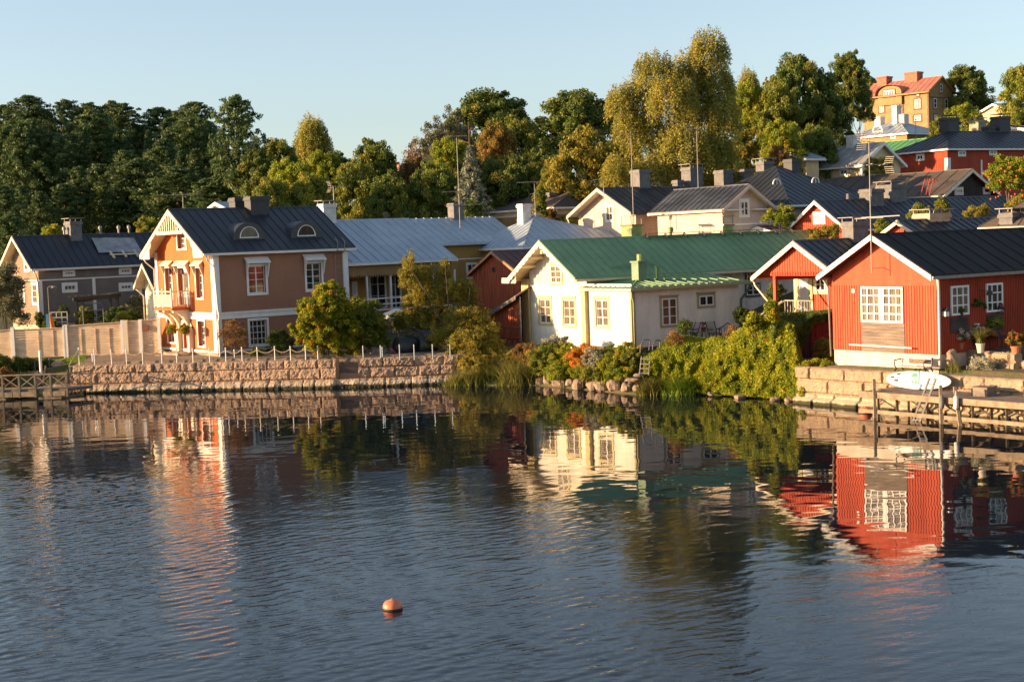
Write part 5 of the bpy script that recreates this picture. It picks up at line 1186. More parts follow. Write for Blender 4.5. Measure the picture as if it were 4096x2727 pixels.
def strands(name,lobes,m,seed,ns=900,per=26,leaf=.13,ln=(.8,2.2)):
    r=np.random.default_rng(seed); L=np.array(lobes,float); w_=(L[:,3]*L[:,4]*L[:,5])**(2/3); w_/=w_.sum(); k=r.choice(len(L),ns,p=w_); d=nrm(r.normal(size=(ns,3))); d[:,2]=np.abs(d[:,2])*.9-.25; d=nrm(d)
    q=(.55+.5*r.random((ns,1))); S=L[k,:3]+d*q*L[k,3:6]; le=r.uniform(ln[0],ln[1],ns)
    t=np.tile(np.linspace(0,1,per),ns); idx=np.repeat(np.arange(ns),per); out=np.repeat(d,per,0)
    C=S[idx].copy(); C[:,2]-=t*le[idx]; C[:,:2]+=out[:,:2]*(np.sin(t*1.6)*.35)[:,None]; C+=r.normal(size=C.shape)*np.array([.13,.13,.08])
    tint=np.clip(r.normal(.4,.2,ns)[idx]+r.normal(0,.13,len(C)),0,1)
    return leafcloud(name,C,out,leaf,m,tint,.5,.4,seed,.35)
CR['birch1']=strands('crown',broad_lobes(31,3.2,14,3.2,11),L_BIRCH,31,1100,34,.115)
CR['birchb']=strands('crown',broad_lobes(32,3.6,12,2,11),L_BROWN,32,900,34,.115)
TR['birch']=trunkmesh('trunk',13,.2,M_BARKB,33,9,2.6)
def conifer(name,m,seed,Ht=16,z0=.3,Rm=3.,prof='pine',leaf=.19,wh=20,per=58,droop=0):
    r=np.random.default_rng(seed); cs=[];outs=[];rad=[]
    for i in range(wh):
        f=i/(wh-1); z=Ht*(z0+(1-z0)*f)
        if prof=='pine': R_=Rm*(math.sin(math.pi*(.22+.74*f**1.1))**.8)*(.75+.5*r.random())
        else: R_=Rm*(1-f)**.85*(.85+.3*r.random())+.12
        nb=5+int(r.random()*3); a0=r.random()*6.28
        for b in range(nb):
            a=a0+b*2*math.pi/nb+r.normal()*.2; Rb=R_*(.75+.4*r.random())
            for t in np.linspace(.35,1,3 if prof=='pine' else 4):
                zz=z+(t*Rb*(.30 if prof=='pine' else -.22))-droop*t*t*Rb
                cs.append((math.cos(a)*Rb*t,math.sin(a)*Rb*t,zz+r.normal()*.1)); outs.append((math.cos(a),math.sin(a),.5)); rad.append((.34+.3*r.random())*(1 if prof=='pine' else .8)*(.6+.4*(1-f)))
    C,d,idx=clumps(np.array(cs),np.array(rad)*1.5,per,r,.6); outs=np.array(outs); tint=np.clip(r.normal(.4,.2,len(cs))[idx]+r.normal(0,.12,len(C)),0,1)
    return leafcloud(name,C,nrm(d*.4+outs[idx]+np.array([0,0,.5])),leaf,m,tint,.34,.6,seed)
CR['pine1']=conifer('crown',L_PINE,41,16,.22,3.0,wh=22); CR['pine2']=conifer('crown',L_PINE,42,17,.3,3.4,wh=20); CR['pine3']=conifer('crown',L_PINE,43,16,.12,2.8,'spruce',.19,26,40)
CR['pine4']=conifer('crown',L_PINE,44,15,.05,3.3,wh=24,per=50)
CR['blue']=conifer('crown',L_SPRUCE,45,13,.02,3.6,'spruce',.17,30,24,.05)
TR['pine']=trunkmesh('trunk',16,.24,M_BARKP,46,10,2.2,.35,.97,up=.3)
TR['pine'].name='trunk'
def tree(kind,tk,u,vt,wpx,Y,label,name='tree',cat='tree',hn=12.,rn=5.,group=None,zb=None,rz=None,deep=1.0):
    p=at(u,vt,Y=Y); g=gz(p.x,Y) if zb is None else zb; h=p.z-g; rw=wpx/2*(Y/FPX)*(1.32 if rn==5. or rn==5 else 1.3)
    kk=min(1,1.45*(rw/rn)/(h/hn)) if kind[:4]!='pine' else 1
    return put(name,CR[kind],TR[tk],(p.x,Y,g),(rw/rn,rw/rn*deep,h/hn),kz=(kk,hn*(1-kk)),rz=rz if rz is not None else (u*7.3)%6.28,label=label,cat=cat,group=group)
ordn=['first','second','third','fourth','fifth','sixth','seventh','eighth','ninth','tenth','eleventh','twelfth','thirteenth','fourteenth','fifteenth','sixteenth']
rows=[('back',[(12,432,110,225,2),(62,420,80,222,3),(110,395,120,215,2),(165,424,90,222,1),(200,432,60,220,3),(262,410,85,214,2),(315,420,80,222,1),(358,420,70,226,2),(412,416,100,216,1),(448,414,70,222,2),(487,426,110,212,2),(560,492,80,225,1),(636,440,110,214,2),(692,436,90,220,1),(742,432,80,224,1),(778,420,120,210,2)]),
('middle',[(25,520,130,188,2),(82,478,120,184,1),(126,492,100,190,2),(205,520,120,185,1),(325,508,90,188,3),(368,458,130,192,2),(430,490,110,196,1),(476,512,110,190,1),(590,503,80,186,3),(668,458,70,190,1),(650,545,110,180,1),(760,486,130,188,2),(820,470,110,196,1),(860,585,110,186,2)]),
('front',[(10,698,110,150,4),(84,730,80,156,1),(156,724,80,154,4),(250,694,110,158,4),(312,655,90,160,1),(402,612,150,166,4),(470,640,130,165,1),(505,592,110,176,1),(548,650,150,160,2),(722,586,120,168,3),(778,578,130,166,3),(640,600,120,172,2),(30,820,120,140,4),(700,680,160,156,2),(840,700,170,152,1),(170,880,90,150,4)])]
for rn_,L in rows:
    for i,(u,v,wd,Y,k) in enumerate(L):
        lit={'back':'on the skyline','middle':'below the skyline','front':'low on the slope'}[rn_]
        tree('pine%d'%k,'pine',u,v,wd*1.25,Y,'%s pine from the left in the %s row of the forest, %s'%(ordn[[q[0] for q in sorted(L)].index(u)],rn_,lit),'pine_tree','pine tree',17.,2.9,'pines of the left hill forest')
T=[('pine2','pine',942,445,150,152,'dark lone pine standing apart at the right end of the forest','pine_tree',16,3.),
('mid1','a',1110,560,160,158,'yellowish round tree right of the lone dark pine','broadleaf_tree',12,5),
('dark1','b',1030,590,150,150,'dark green tree under the lone pine','broadleaf_tree',12,5),
('birch1','birch',1240,432,150,168,'tall slender olive birch rising behind the yellow trees','birch_tree',14,3.4),
('yel1','a',1160,625,190,140,'broad yellow green tree behind the orange house chimneys','broadleaf_tree',12,5),
('yel1','b',1290,596,150,146,'yellow topped tree right of the slender birch','broadleaf_tree',12,5),
('dark1','c',1345,600,120,148,'left part of the dark twin crowned tree behind the silver roof','broadleaf_tree',12,5),
('dark2','a',1490,558,170,144,'dark green tree with pointed upright crown left of the sky gap','broadleaf_tree',12,5),
('mid2','b',1420,650,190,138,'mid green tree in front of the dark pointed tree','broadleaf_tree',12,5),
('mid1','c',1240,700,200,132,'low green tree behind the white chimney','broadleaf_tree',12,5),
('mid1','b',1080,720,170,130,'low yellow green tree just behind the black roof ridge','broadleaf_tree',12,5),
('dark2','b',1560,690,190,135,'dark low tree behind the middle of the silver roof','broadleaf_tree',12,5),
('birchb','birch',1655,562,150,148,'brownish drooping tree right of the sky gap','birch_tree',12,3.8),
('airy','b',1735,470,170,160,'thin airy tree with gaps left of the big round crown','broadleaf_tree',12,5),
('airy','a',1800,428,170,163,'airy grey green tree touching the big round crown','broadleaf_tree',12,5),
('dark1','b',1960,350,300,172,'big round dark crown highest of the middle hill','broadleaf_tree',12,5),
('yel1','c',1800,540,180,141,'bright yellow green maple behind the steel mast','maple_tree',12,5),
('red1','a',1975,495,160,151,'russet maple below the big round crown','maple_tree',12,5),
('mid2','c',2085,478,150,156,'mid green tree between the two round crowns','broadleaf_tree',12,5),
('dark2','a',2295,362,300,167,'big rounded green crown left of the large birch','broadleaf_tree',12,5),
('dark1','a',2070,610,200,140,'deep shaded tree behind the blue spruce','broadleaf_tree',12,5),
('dark2','c',1730,650,200,136,'dark tree left of the blue spruce','broadleaf_tree',12,5),
('dark2','b',2180,600,190,147,'dark tree behind the sunlit tree over the pale yellow house','broadleaf_tree',12,5),
('gold1','a',2325,520,260,134,'sunlit yellowish tree above the pale yellow house','broadleaf_tree',12,5),
('mid1','a',2230,640,130,136,'lower left crown beside the sunlit tree above the yellow house','broadleaf_tree',12,5),
('birch1','birch',2988,245,110,178,'small distant birch crown above the yellow tree','birch_tree',14,3.4),
('yel1','b',2990,318,150,152,'yellow green tree right of the large birch','broadleaf_tree',12,5),
('dark1','c',3190,205,235,157,'large spreading oak with green crown','oak_tree',12,5),
('dark2','a',3390,208,140,163,'tall open crowned oak left of the ochre villa','oak_tree',12,5),
('dark2','b',3435,330,100,172,'dark tree filling the gap between the open oak and the villa','broadleaf_tree',12,5),
('dark2','a',1950,630,170,142,'dark tree right behind the blue grey spruce','broadleaf_tree',12,5),
('mid1','b',3110,340,190,150,'green tree at the left foot of the large oak','broadleaf_tree',12,5),
('dark1','a',3310,380,170,158,'dark shaded tree between the two oaks','broadleaf_tree',12,5),
('yel1','a',3130,468,160,140,'golden low maple below the large oak','maple_tree',12,5),
('dark2','b',3250,500,200,143,'dark low tree behind the cottage with brick chimney','broadleaf_tree',12,5),
('brown','c',3112,578,95,130,'small brownish fruit tree behind the black hipped roof','fruit_tree',12,5),
('dark2','c',3480,305,60,268,'small reddish dark tree peeking out behind the villa','broadleaf_tree',12,5),
('dark1','b',3862,256,160,255,'dark tall tree right of the ochre villa','broadleaf_tree',12,5),
('dark2','c',3945,395,60,255,'small dark tree right of the tall one beside the villa','broadleaf_tree',12,5),
('mid2','a',4085,262,170,205,'green tree cut off by the right edge of the view','broadleaf_tree',12,5),
('yel1','c',3848,408,140,192,'yellow green tree below the ochre villa','broadleaf_tree',12,5),
('mid1','a',3770,470,110,196,'low green bushy tree beside the villa corner','broadleaf_tree',12,5),
('yel1','b',3985,470,120,182,'yellow tree behind the black chimneys of the red house','broadleaf_tree',12,5),
('mid2','b',4080,430,120,185,'green tree behind the right most black chimney','broadleaf_tree',12,5),
('dark1','c',2440,560,120,150,'dark narrow tree at the left edge of the large birch','broadleaf_tree',12,5),
('gold1','b',2960,520,150,144,'golden brown tree right of the large birch foot','broadleaf_tree',12,5)]
for (k,tk,u,v,wd,Y,lab,nm,hn,rn_) in T:
    tree(k,tk,u,v,wd,Y,lab,nm,nm.replace('_',' '),hn,rn_)
tree('blue','pine',1880,596,215,130,'blue grey spruce with reddish cones behind the steel mast','spruce_tree','spruce tree',13.,3.7)
# large weeping birch: crown shaped from its own lobes
def px_lobes(items,Y,base):
    out=[]
    for u,v,ru,rv in items:
        p=at(u,v,Y=Y); k=Y/FPX; out.append((p.x-base.x,random.Random(int(u+v)).uniform(-2,2),p.z-base.z,ru*k,max(1.2,ru*k*.8),rv*k))
    return out
pb=at(2700,760,Y=131); pb.z=gz(pb.x,131)
bl=px_lobes([(2830,190,70,90),(2770,270,80,90),(2860,320,75,110),(2620,260,70,70),(2560,370,80,90),(2680,380,95,110),(2800,430,100,110),(2890,480,60,120),(2520,480,60,90),(2600,530,110,120),(2740,570,120,120),(2860,620,90,110),(2500,620,70,120),(2620,680,110,90),(2780,700,110,80),(2450,690,45,90),(2920,690,60,70),(2480,380,45,60)],131,pb)
put('birch_tree',strands('crown',bl,L_BIRCH,51,4600,34,.095,(.9,2.6)),None,pb,(1,1,1),0,'very large weeping birch with golden olive foliage towering over the pink house','birch tree')
e=[o for o in bpy.data.objects if o.get('label','').startswith('very large weeping')][0]
mb=MB(); k=131/FPX
def bp(u,v,dy=0): q=at(u,v,Y=131+dy); return (q.x-pb.x,dy,q.z-pb.z)
mb.tube([(0,0,-1),bp(2690,600),bp(2720,420,.5),bp(2800,250,.5),bp(2835,140,.3)],[.42,.33,.24,.14,.04],7)
for pts in (((2695,620),(2640,500),(2580,360)),((2705,520),(2620,380),(2620,240)),((2720,440),(2790,340),(2880,260)),((2692,640),(2760,520),(2850,430)),((2690,600),(2560,560),(2500,450)),((2695,660),(2790,640),(2880,560)),((2690,690),(2600,690),(2500,600))):
    mb.tube([bp(*q,dy=(i*.6)) for i,q in enumerate(pts)],[.17,.10,.03],5)
mb.build('trunk',M_BARKB,e)

# ------------------------------------------------------------------ shrubs (leaf size real)
def shrub_mesh(m,seed,lobes,nc,per,leaf,crad=(.14,.3),**k): return lobes_crown('foliage',lobes,m,seed,nc,per,leaf,crad,**k)
def stems(h,n,seed,m=M_BARK,sp=.5,r=.03):
    rr=random.Random(seed); mb=MB()
    for i in range(n):
        a=rr.uniform(0,6.28); s_=sp*rr.uniform(.3,1); mb.tube([(math.cos(a)*.1,math.sin(a)*.1,-.4),(math.cos(a)*s_*.5,math.sin(a)*s_*.5,h*.5),(math.cos(a)*s_,math.sin(a)*s_,h*.92)],[r,r*.7,r*.2],5)
    o=mb.build('stem',m); me=o.data; bpy.data.objects.remove(o); return me
def bush(nm,u0,u1,vt,vb_,Y,m,label,cat,leaf=.09,dens=1.,seed=None,n=8,zb=None,airy=False,name=None,crad=(.16,.32),col=None):
    k=Y/FPX; a=at((u0+u1)/2,vb_,Y=Y); t=at((u0+u1)/2,vt,Y=Y); W_=(u1-u0)*k/2*1.13; hh=(t.z-a.z)*1.06; seed=seed or int(u0+vt)
    r=random.Random(seed); L=[(0,0,hh*.46,W_*.78,W_*.62,hh*.45)]
    for i in range(n):
        an=i*2.399; f=(i+.5)/n; z=hh*(.14+.70*f); rr=W_*.6*math.sin(math.pi*(.36+.46*f)); q=W_*r.uniform(.28,.48); L.append((math.cos(an)*rr,math.sin(an)*rr*.8,z,q,q*.9,min(q,hh*.3)))
    area=W_*hh*4; nc=int(area*9*dens); me=shrub_mesh(m,seed,L,max(20,nc),int(120 if not airy else 60),leaf*.76,crad,shell=.55 if airy else .7)
    return put(name or nm,me,stems(hh*.8,5,seed,sp=W_*.5,r=min(.05,.012+W_*.012)),a,(1,1,1),0,label,cat,None,'foliage')
bush('lilac_bush',1172,1440,1160,1450,97.0,L_VINE,'large rounded yellow green bush in front of the orange house corner','bush',.085,1.5,n=12)
bush('lilac_bush',1380,1550,1180,1440,99.5,L_MID,'darker green bush merging with the right side of the big yellow bush','bush',.085,1.1,n=10)
bush('russet_bush',878,995,1278,1420,98.6,L_BROWN,'small reddish brown shrub by the orange house downpipe','bush',.05,1.0,n=8,airy=True)
bush('rose_bush',1065,1180,1325,1425,99.5,L_HEDGE,'dark green climbing shrub under the ground floor window','bush',.07,1.2)
bush('rose_bush',1000,1060,1400,1440,99,L_MID,'tiny low green plant beneath the orange house window','bush',.05,1.2)
bush('willow_tree',-60,108,1050,1330,108,L_OLIVE,'grey green willow shrub at the left edge before the grey house','willow',.08,1.2,n=12,airy=True,crad=(.2,.45))
# young autumn tree on the bank
def px_lobes2(items,Y,base):
    out=[]
    for u,v,ru,rv in items:
        Yy=Y+(2.6 if (u<1760 or v<1290) else -.8)+random.Random(int(u+v)).uniform(-.7,.7)-(1.2 if v>1370 else 0); p=at(u,v,Y=Yy); k_=Yy/FPX; out.append((p.x-base.x,p.y-base.y,p.z-base.z,ru*k_,max(.5,ru*k_*.7),rv*k_))
    return out
k=94/FPX
ab=at(1840,1440,Y=98); ab.z=1.8
al=px_lobes2([(1640,1110,42,70),(1700,1120,60,60),(1690,1200,85,65),(1790,1180,80,70),(1640,1290,70,60),(1730,1290,95,70),(1850,1190,70,80),(1860,1290,85,70),(1770,1360,70,50),(1860,1380,80,60),(1930,1340,70,70),(1960,1400,60,60),(1630,1380,40,40),(1880,1450,80,50),(1625,1075,12,50),(1780,1075,10,45),(1645,1050,6,50),(1940,1290,30,50)],98,ab)
put('autumn_tree',lobes_crown('foliage',al,L_GOLD,61,2300,50,.05,(.12,.42),.35),None,ab,(1,1,1),0,'gold leaved young tree leaning over the stone wall beside the old red shed','tree',None,'foliage')
e=[o for o in bpy.data.objects if o.get('label','').startswith('gold leaved young')][0]
mb=MB()
def ap_(u,v,dy=0): q=at(u,v,Y=98+dy); return (q.x-ab.x,dy,q.z-ab.z)
for pts in (((1800,1450),(1790,1330),(1720,1200),(1640,1070)),((1810,1450),(1800,1300),(1790,1180),(1780,1060)),((1815,1450),(1850,1350),(1870,1240),(1880,1150)),((1830,1450),(1900,1390),(1950,1330)),((1795,1420),(1700,1330),(1630,1300))):
    mb.tube([ap_(*q,dy=i*.15) for i,q in enumerate(pts)],[.075,.05,.035,.012][:len(pts)],5)
mb.build('trunk',M_BARK,e)
# garden shrubs near the grey house and the yards
for a in ((395,570,1240,1330,112,L_HEDGE,'dark green garden shrub mass right of the pergola','bush'),(470,520,1245,1320,110,L_MID,'yellowish shrub in front of the pergola right end','bush'),(510,585,1180,1290,113,L_OLIVE,'grey green shrub between pergola and cream annex','bush'),(310,380,1230,1320,113,L_MID,'low shrub left of the pergola','bush'),(150,172,1245,1320,112,L_HEDGE,'small dark cone shaped conifer before the grey house','bush'),(243,268,1230,1262,112,L_HEDGE,'small clipped ball topiary next to the white trellis','bush'),(180,250,1280,1330,111,L_HEDGE,'low hedge row above the plank fence','bush'),
 (162,245,905,945,122,L_YEL,'bright yellow bush behind the grey house ridge','bush'),(540,640,870,945,130,L_MID,'green bush behind the grey house roof right end','bush'),
 (3055,3190,832,912,104,L_YEL,'yellow green bush between pink wing and red gable house','bush'),(3238,3372,905,970,92,L_GOLD,'yellow ivy covered shrub beside the red porch roof','bush'),(3640,3725,818,890,98,L_MID,'green creeper bush behind the broad tan chimney','bush'),(3500,3560,880,940,93,L_MID,'small green shrub left of the small red gable','bush'),(3850,3960,825,885,100,L_GOLD,'orange autumn shrub below the apple tree','bush'),(3745,3790,800,850,108,L_MID,'young plant in front of the dark red long building','bush'),
 (1860,1895,804,880,124,L_HEDGE,'left small green thuja behind the silver roof','thuja'),(1893,1930,808,880,124.5,L_HEDGE,'right small green thuja behind the silver roof','thuja'),(2138,2188,728,890,126,L_MID,'narrow columnar tree beside the white hip roof chimney','tree'),(2190,2225,835,895,127,L_BROWN,'small reddish twiggy shrub before the pale yellow house','bush'),(2230,2300,872,925,127,L_MID,'green shrub left of the pink house gutter','bush'),
 (3945,4130,620,800,104,L_YEL,'apple tree laden with red apples at the right edge','apple tree'),(3455,3572,636,722,132,L_GOLD,'apple tree with orange fruit before the red hipped house','apple tree'),(4020,4120,790,850,99,L_GOLD,'orange yellow bush under the right edge apple tree','bush'),
 (1560,1620,1240,1330,101,L_HEDGE,'dark garden shrub behind the gold leaved tree left side','bush'),(3060,3140,1130,1290,90,L_HEDGE,'dark climbing shrub in the shade behind the red porch post','bush'),(2945,2990,1235,1300,91,L_HEDGE,'small dark plant by the green downpipe','bush'),
 (3330-70,3330+5,1360,1465,80,L_MID,'green shrub at the left foot of the red cottage','bush'),(3200,3330,1445,1478,77.5,L_YEL,'low yellow green ground plants on the tan granite wall','plant')):
    bush('garden_bush' if 'bush' in a[7] else a[7].replace(' ','_'),*a[:2],a[2],a[3],a[4],a[5],a[6],a[7],leaf=.07*max(1,a[4]/100),dens=.9,n=7)
# apples on the right edge tree
r=random.Random(5)
et=[o for o in bpy.data.objects if o.get('label','').startswith('apple tree laden')][0]
for i in range(26):
    p=at(r.uniform(3955,4096),r.uniform(650,800),Y=102.5+r.random()*.6); MB().lathe([(.02,-.07),(.06,-.03),(.065,.02),(.04,.06),(.02,.07)],(p.x-et.location.x,p.y-et.location.y,p.z-et.location.z),7).build('apple',mat('red_apple',(.62,.10,.03),.4,.2,3),et,True)
# bushes bottom left
for i,a in enumerate(((-60,60,1425,1510,100.5,'dark green shrub at the far left shore edge'),(40,130,1430,1500,101.5,'dark green leafy shrub left of the white mooring post'),(110,175,1440,1490,102.2,'low green shrub right behind the white mooring post'),(-40,90,1480,1560,99.3,'brown green grassy clump behind the floating dock'),(165,215,1440,1475,103,'small grass clump beside the granite blocks'))):
    bush('shore_bush',a[0],a[1],a[2],a[3],a[4],L_HEDGE if i not in(3,) else L_BROWN,a[5],'bush',.075,1.1,seed=100+i)

# ------------------------------------------------------------------ grasses and reeds
def blades(name,pos,hts,m,seed,wid=.02,bend=.5,segs=3,tint=None):
    r=np.random.default_rng(seed); n=len(pos); a=r.random(n)*6.28; dirx=np.stack([np.cos(a),np.sin(a),0*a],1); side=np.stack([-np.sin(a),np.cos(a),0*a],1); bd=bend*(.4+.9*r.random(n))
    T_=np.linspace(0,1,segs+1); quads=[]
    prev=None
    for i,t in enumerate(T_):
        c=pos+np.array([0,0,1.])*(hts*(t-.25*bd*t*t))[:,None]+dirx*(hts*bd*t*t*.7)[:,None]; wv=side*(wid*(1-.92*t))
        L_,R_=c-wv,c+wv
        if prev is not None: quads.append(np.stack([prev[0],prev[1],R_,L_],1))
        prev=(L_,R_)
    V=np.concatenate(quads,0).reshape(-1,3); ti=np.tile(np.clip(r.normal(.45,.22,n) if tint is None else tint,0,1),segs)
    return numpy_quads(name,V,m,ti)
def reed(u0,u1,vt,vb_,Y,n,label,m=L_GRASS,h=None,bend=.6,name='reed_clump',cat='reeds',wid=.022,seed=None,dy=1.0,group=None):
    k=Y/FPX; a=at((u0+u1)/2,vb_,Y=Y); t=at((u0+u1)/2,vt,Y=Y); W_=(u1-u0)*k/2; hh=(t.z-a.z); seed=seed or int(u0*3+vt); r=np.random.default_rng(seed)
    x=r.normal(size=n)*.42*W_; y=r.normal(size=n)*.42*dy; pos=np.stack([np.clip(x,-W_,W_),y,np.full(n,-.1)],1)
    cl=np.array([noise.noise((q[0]*1.8+seed,q[1]*1.8,0)) for q in pos]); tn=np.clip(.42+.5*cl+r.normal(0,.2,n),0,1); me=blades('blades',pos,hh*(.3+.65*r.random(n)+.45*cl)*(1-.35*np.abs(pos[:,0])/W_)*1.12,m,seed,wid,bend*1.6,3,tn)
    o=bpy.data.objects.new(name,me); COL.objects.link(o); o.location=(a.x,Y,a.z); tag(o,label,cat,group); return o
reed(1770,1960,1455,1545,93.6,1700,'arching yellow green reeds hanging over the right end of the pink granite wall',dy=.8)
reed(1880,2060,1400,1535,94.3,1500,'tall darker reeds in front of the red lean-to',dy=1)
reed(1990,2180,1385,1550,92.5,1600,'dense green reed clump left of the shore rocks',dy=.8)
reed(2120,2200,1330,1470,93,500,'thin grass tuft below the white house left corner')
reed(2180,2260,1425,1510,90,420,'upright yellow iris leaves above the shore rocks',L_YEL,bend=.25,name='iris_clump',cat='iris leaves',wid=.03)
reed(2370,2470,1430,1520,87.5,460,'spiky green iris leaves in the middle of the flower bed',L_YEL,bend=.3,name='iris_clump',cat='iris leaves',wid=.03)
reed(2545,2680,1460,1582,83.9,1500,'rounded tan grass tussock left of the vine hedge',dy=.6,bend=.8)
reed(2650,2800,1450,1580,83.3,1700,'bigger green grass tussock under the vine hedge',L_LAWN,dy=.6,bend=.8)
reed(3600,3690,1410,1490,68,0+350,'dry pale lavender tuft before the granite terrace wall') if False else None
# flower bed
fb=[(2120,2190,1395,1470,93.5,L_ORANGE,'rusty orange shrub by the red lean-to corner'),(2140,2290,1375,1480,91.3,L_MID,'green leafy bush under the leftmost white house window'),(2190,2260,1345,1400,92,L_SILVER,'pale seed head spray against the white wall'),(2240,2330,1385,1470,90.2,L_YEL,'yellow green bush in the flower bed'),(2280,2400,1385,1500,89,L_ORANGE,'orange red perennial clump in the flower bed'),(2345,2405,1400,1480,87.8,L_SILVER,'pale pinkish cream plume beside the orange perennials'),(2400,2520,1385,1440,88.3,L_MID,'clipped green shrub against the white wall base'),(2400,2500,1420,1510,86.6,L_YEL,'bright yellow green ferny clump'),(2470,2570,1385,1480,86.5,L_VINE,'leafy green shrub left of the metal ladder'),(2290,2380,1465,1520,88,L_YEL,'low yellow plants above the rocks'),(2300,2350,1440,1500,89,L_ORANGE,'small orange plant between the iris clumps')]
fb+=[(2130,2210,1430,1520,91.8,L_MID,'low green plants beside the leftmost boulders'),(2200,2300,1450,1525,89.6,L_YEL,'low yellow green cushion above the third boulder'),(2330,2430,1465,1530,87.2,L_MID,'green cushion plant above the middle boulders'),(2430,2540,1470,1535,85.8,L_YEL,'yellow green cushion above the right boulders'),(2500,2560,1400,1500,85.9,L_MID,'dense green plant against the metal ladder rail'),(1960,2080,1400,1500,95.2,L_ORANGE if 0 else L_GOLD,'golden shoots before the dark red lean-to wall'),(1850,1960,1420,1520,94.6,L_GOLD,'low golden branches hanging over the end of the pink wall'),(2060,2140,1375,1470,94,L_BROWN,'brown seeded stalks at the corner of the lean-to')]
for i,a in enumerate(fb): bush('flower_bed_plant',a[0]-14,a[1]+14,a[2],a[3],a[4],a[5],a[6],'plant',.055,1.5,seed=200+i,n=7,crad=(.12,.25))
# vine hedge: leaves over a rounded bank profile
def vine(label,pts,m,seed,n,leaf=.085,name='vine_hedge',cat='hedge',depth=.45):
    """pts: outline columns (u, v_top, v_bot, Y)"""
    r=np.random.default_rng(seed); cols=[]
    for u,vt,vb_,Y in pts: cols.append((u,vt,vb_,Y))
    us=np.array([c[0] for c in cols]); C=[];O=[]
    a0=at(cols[len(cols)//2][0],cols[len(cols)//2][2],Y=cols[len(cols)//2][3])
    for i in range(n):
        u=r.uniform(us[0],us[-1]); vt=np.interp(u,us,[c[1] for c in cols]); vb_=np.interp(u,us,[c[2] for c in cols]); Y=np.interp(u,us,[c[3] for c in cols])
        f=r.random()**.9; v=vt+(vb_-vt)*f; Yb=Y+2.2*(1-f)**2.2*0+ (1.6*max(0,.35-f)/.35)**1.5
        bulge=.30*noise.noise((u*.012,v*.014,seed))+.35*noise.noise((u*.035,v*.03,seed+5))
        p=at(u,v,Y=Yb-bulge-r.random()*.12+ (r.random()**2)*depth); C.append(tuple(p-a0)); O.append((-.3,-1,.4))
    C=np.array(C); cl=np.array([noise.noise(tuple(c*1.1)) for c in C]); tint=np.clip(.38+.45*cl+r.normal(0,.13,n),0,.93); tint=np.where(r.random(n)<.012,1.,tint*.88)
    me=leafcloud('foliage',C,nrm(np.array(O)),leaf,m,tint,.6,.75,seed,.3); e=empty(name,a0); tag(e,label,cat); o=bpy.data.objects.new('foliage',me); COL.objects.link(o); o.parent=e
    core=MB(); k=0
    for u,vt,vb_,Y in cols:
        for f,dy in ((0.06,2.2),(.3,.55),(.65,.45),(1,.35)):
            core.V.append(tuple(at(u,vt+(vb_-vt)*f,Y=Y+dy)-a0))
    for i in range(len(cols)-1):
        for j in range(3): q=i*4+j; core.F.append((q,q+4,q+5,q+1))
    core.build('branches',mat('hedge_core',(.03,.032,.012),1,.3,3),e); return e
vine('bright yellow green creeper hedge spilling down the bank to the water',[(2575,1420,1500,84.5),(2620,1400,1540,84.2),(2680,1340,1560,83.9),(2740,1340,1565,83.4),(2800,1350,1570,82.9),(2900,1345,1578,81.6),(3000,1290,1585,80.4),(3060,1270,1590,79.6),(3120,1270,1597,78.9),(3175,1300,1600,78.0),(3212,1440,1603,77.3)],L_VINE,301,80000,.062)
vine('darker end of the creeper hedge turning towards the red cottage',[(3090,1250,1480,79.3),(3170,1248,1470,80.2),(3250,1245,1300,81.5),(3330,1238,1275,82.3)],L_HEDGE,302,16000,.062)
bush('vine_shoot',2985,3050,1255,1340,80.8,L_VINE,'upright yellow vine shoot rising above the creeper hedge left','vine',.08,1.6,seed=311)
bush('vine_shoot',3070,3110,1205,1300,80.3,L_VINE,'tallest thin vine shoot before the red porch post','vine',.08,1.8,seed=312)
bush('flower_bed_plant',2665,2745,1325,1400,84.6,L_BROWN,'dry pinkish shrub at the left top of the creeper hedge','plant',.05,1.3,seed=313,airy=True)
bush('flower_bed_plant',2895,2990,1310,1370,83.4,L_BROWN,'faded pinkish asters on top of the creeper hedge','plant',.05,1.3,seed=314,airy=True)
bush('rose_bush',2710,2775,1275,1350,89.3,L_HEDGE,'dark climbing rose beside the tall window of the white house','rose bush',.06,1.3,seed=315,airy=True)
reed(2990,3060,1335,1385,82,300,'tuft of long yellow leaves on the hedge top',L_YEL,bend=.4,name='grass_tuft',cat='grass tuft',wid=.02)
# lawns
def lawn(name,poly_uv,z,n,m,h,seed,label=None):
    r=np.random.default_rng(seed); P=[at(u,v,z=z) for u,v in poly_uv]; a=P[0]; pts=[]
    while len(pts)<n:
        w_=r.dirichlet(np.ones(len(P))); x=sum(w_[i]*P[i].x for i in range(len(P))); y=sum(w_[i]*P[i].y for i in range(len(P))); pts.append((x,y,groundz(x,y)-.02))
    pts=np.array(pts); me=blades(name,pts,h*(.6+.8*r.random(n)),m,seed,.02,.5,2); o=bpy.data.objects.new(name,me); COL.objects.link(o); tag(o,label,'grass',kind='stuff'); return o
lawn('lawn_grass',[(3500,1500),(3760,1470),(4110,1500),(4110,1560),(3850,1530),(3780,1490)],2.05,9000,L_LAWN,.12,401,'bright green grass on the bank behind the paddleboard')
lawn('bank_grass',[(900,1447),(1340,1425),(1340,1437),(900,1450)],1.9,3500,L_LAWN,.10,402,'thin grass strip along the pink granite wall')
lawn('yard_grass',[(170,1440),(360,1425),(340,1455),(280,1462)],1.8,3500,L_LAWN,.10,403,'small lawn before the plank fence')
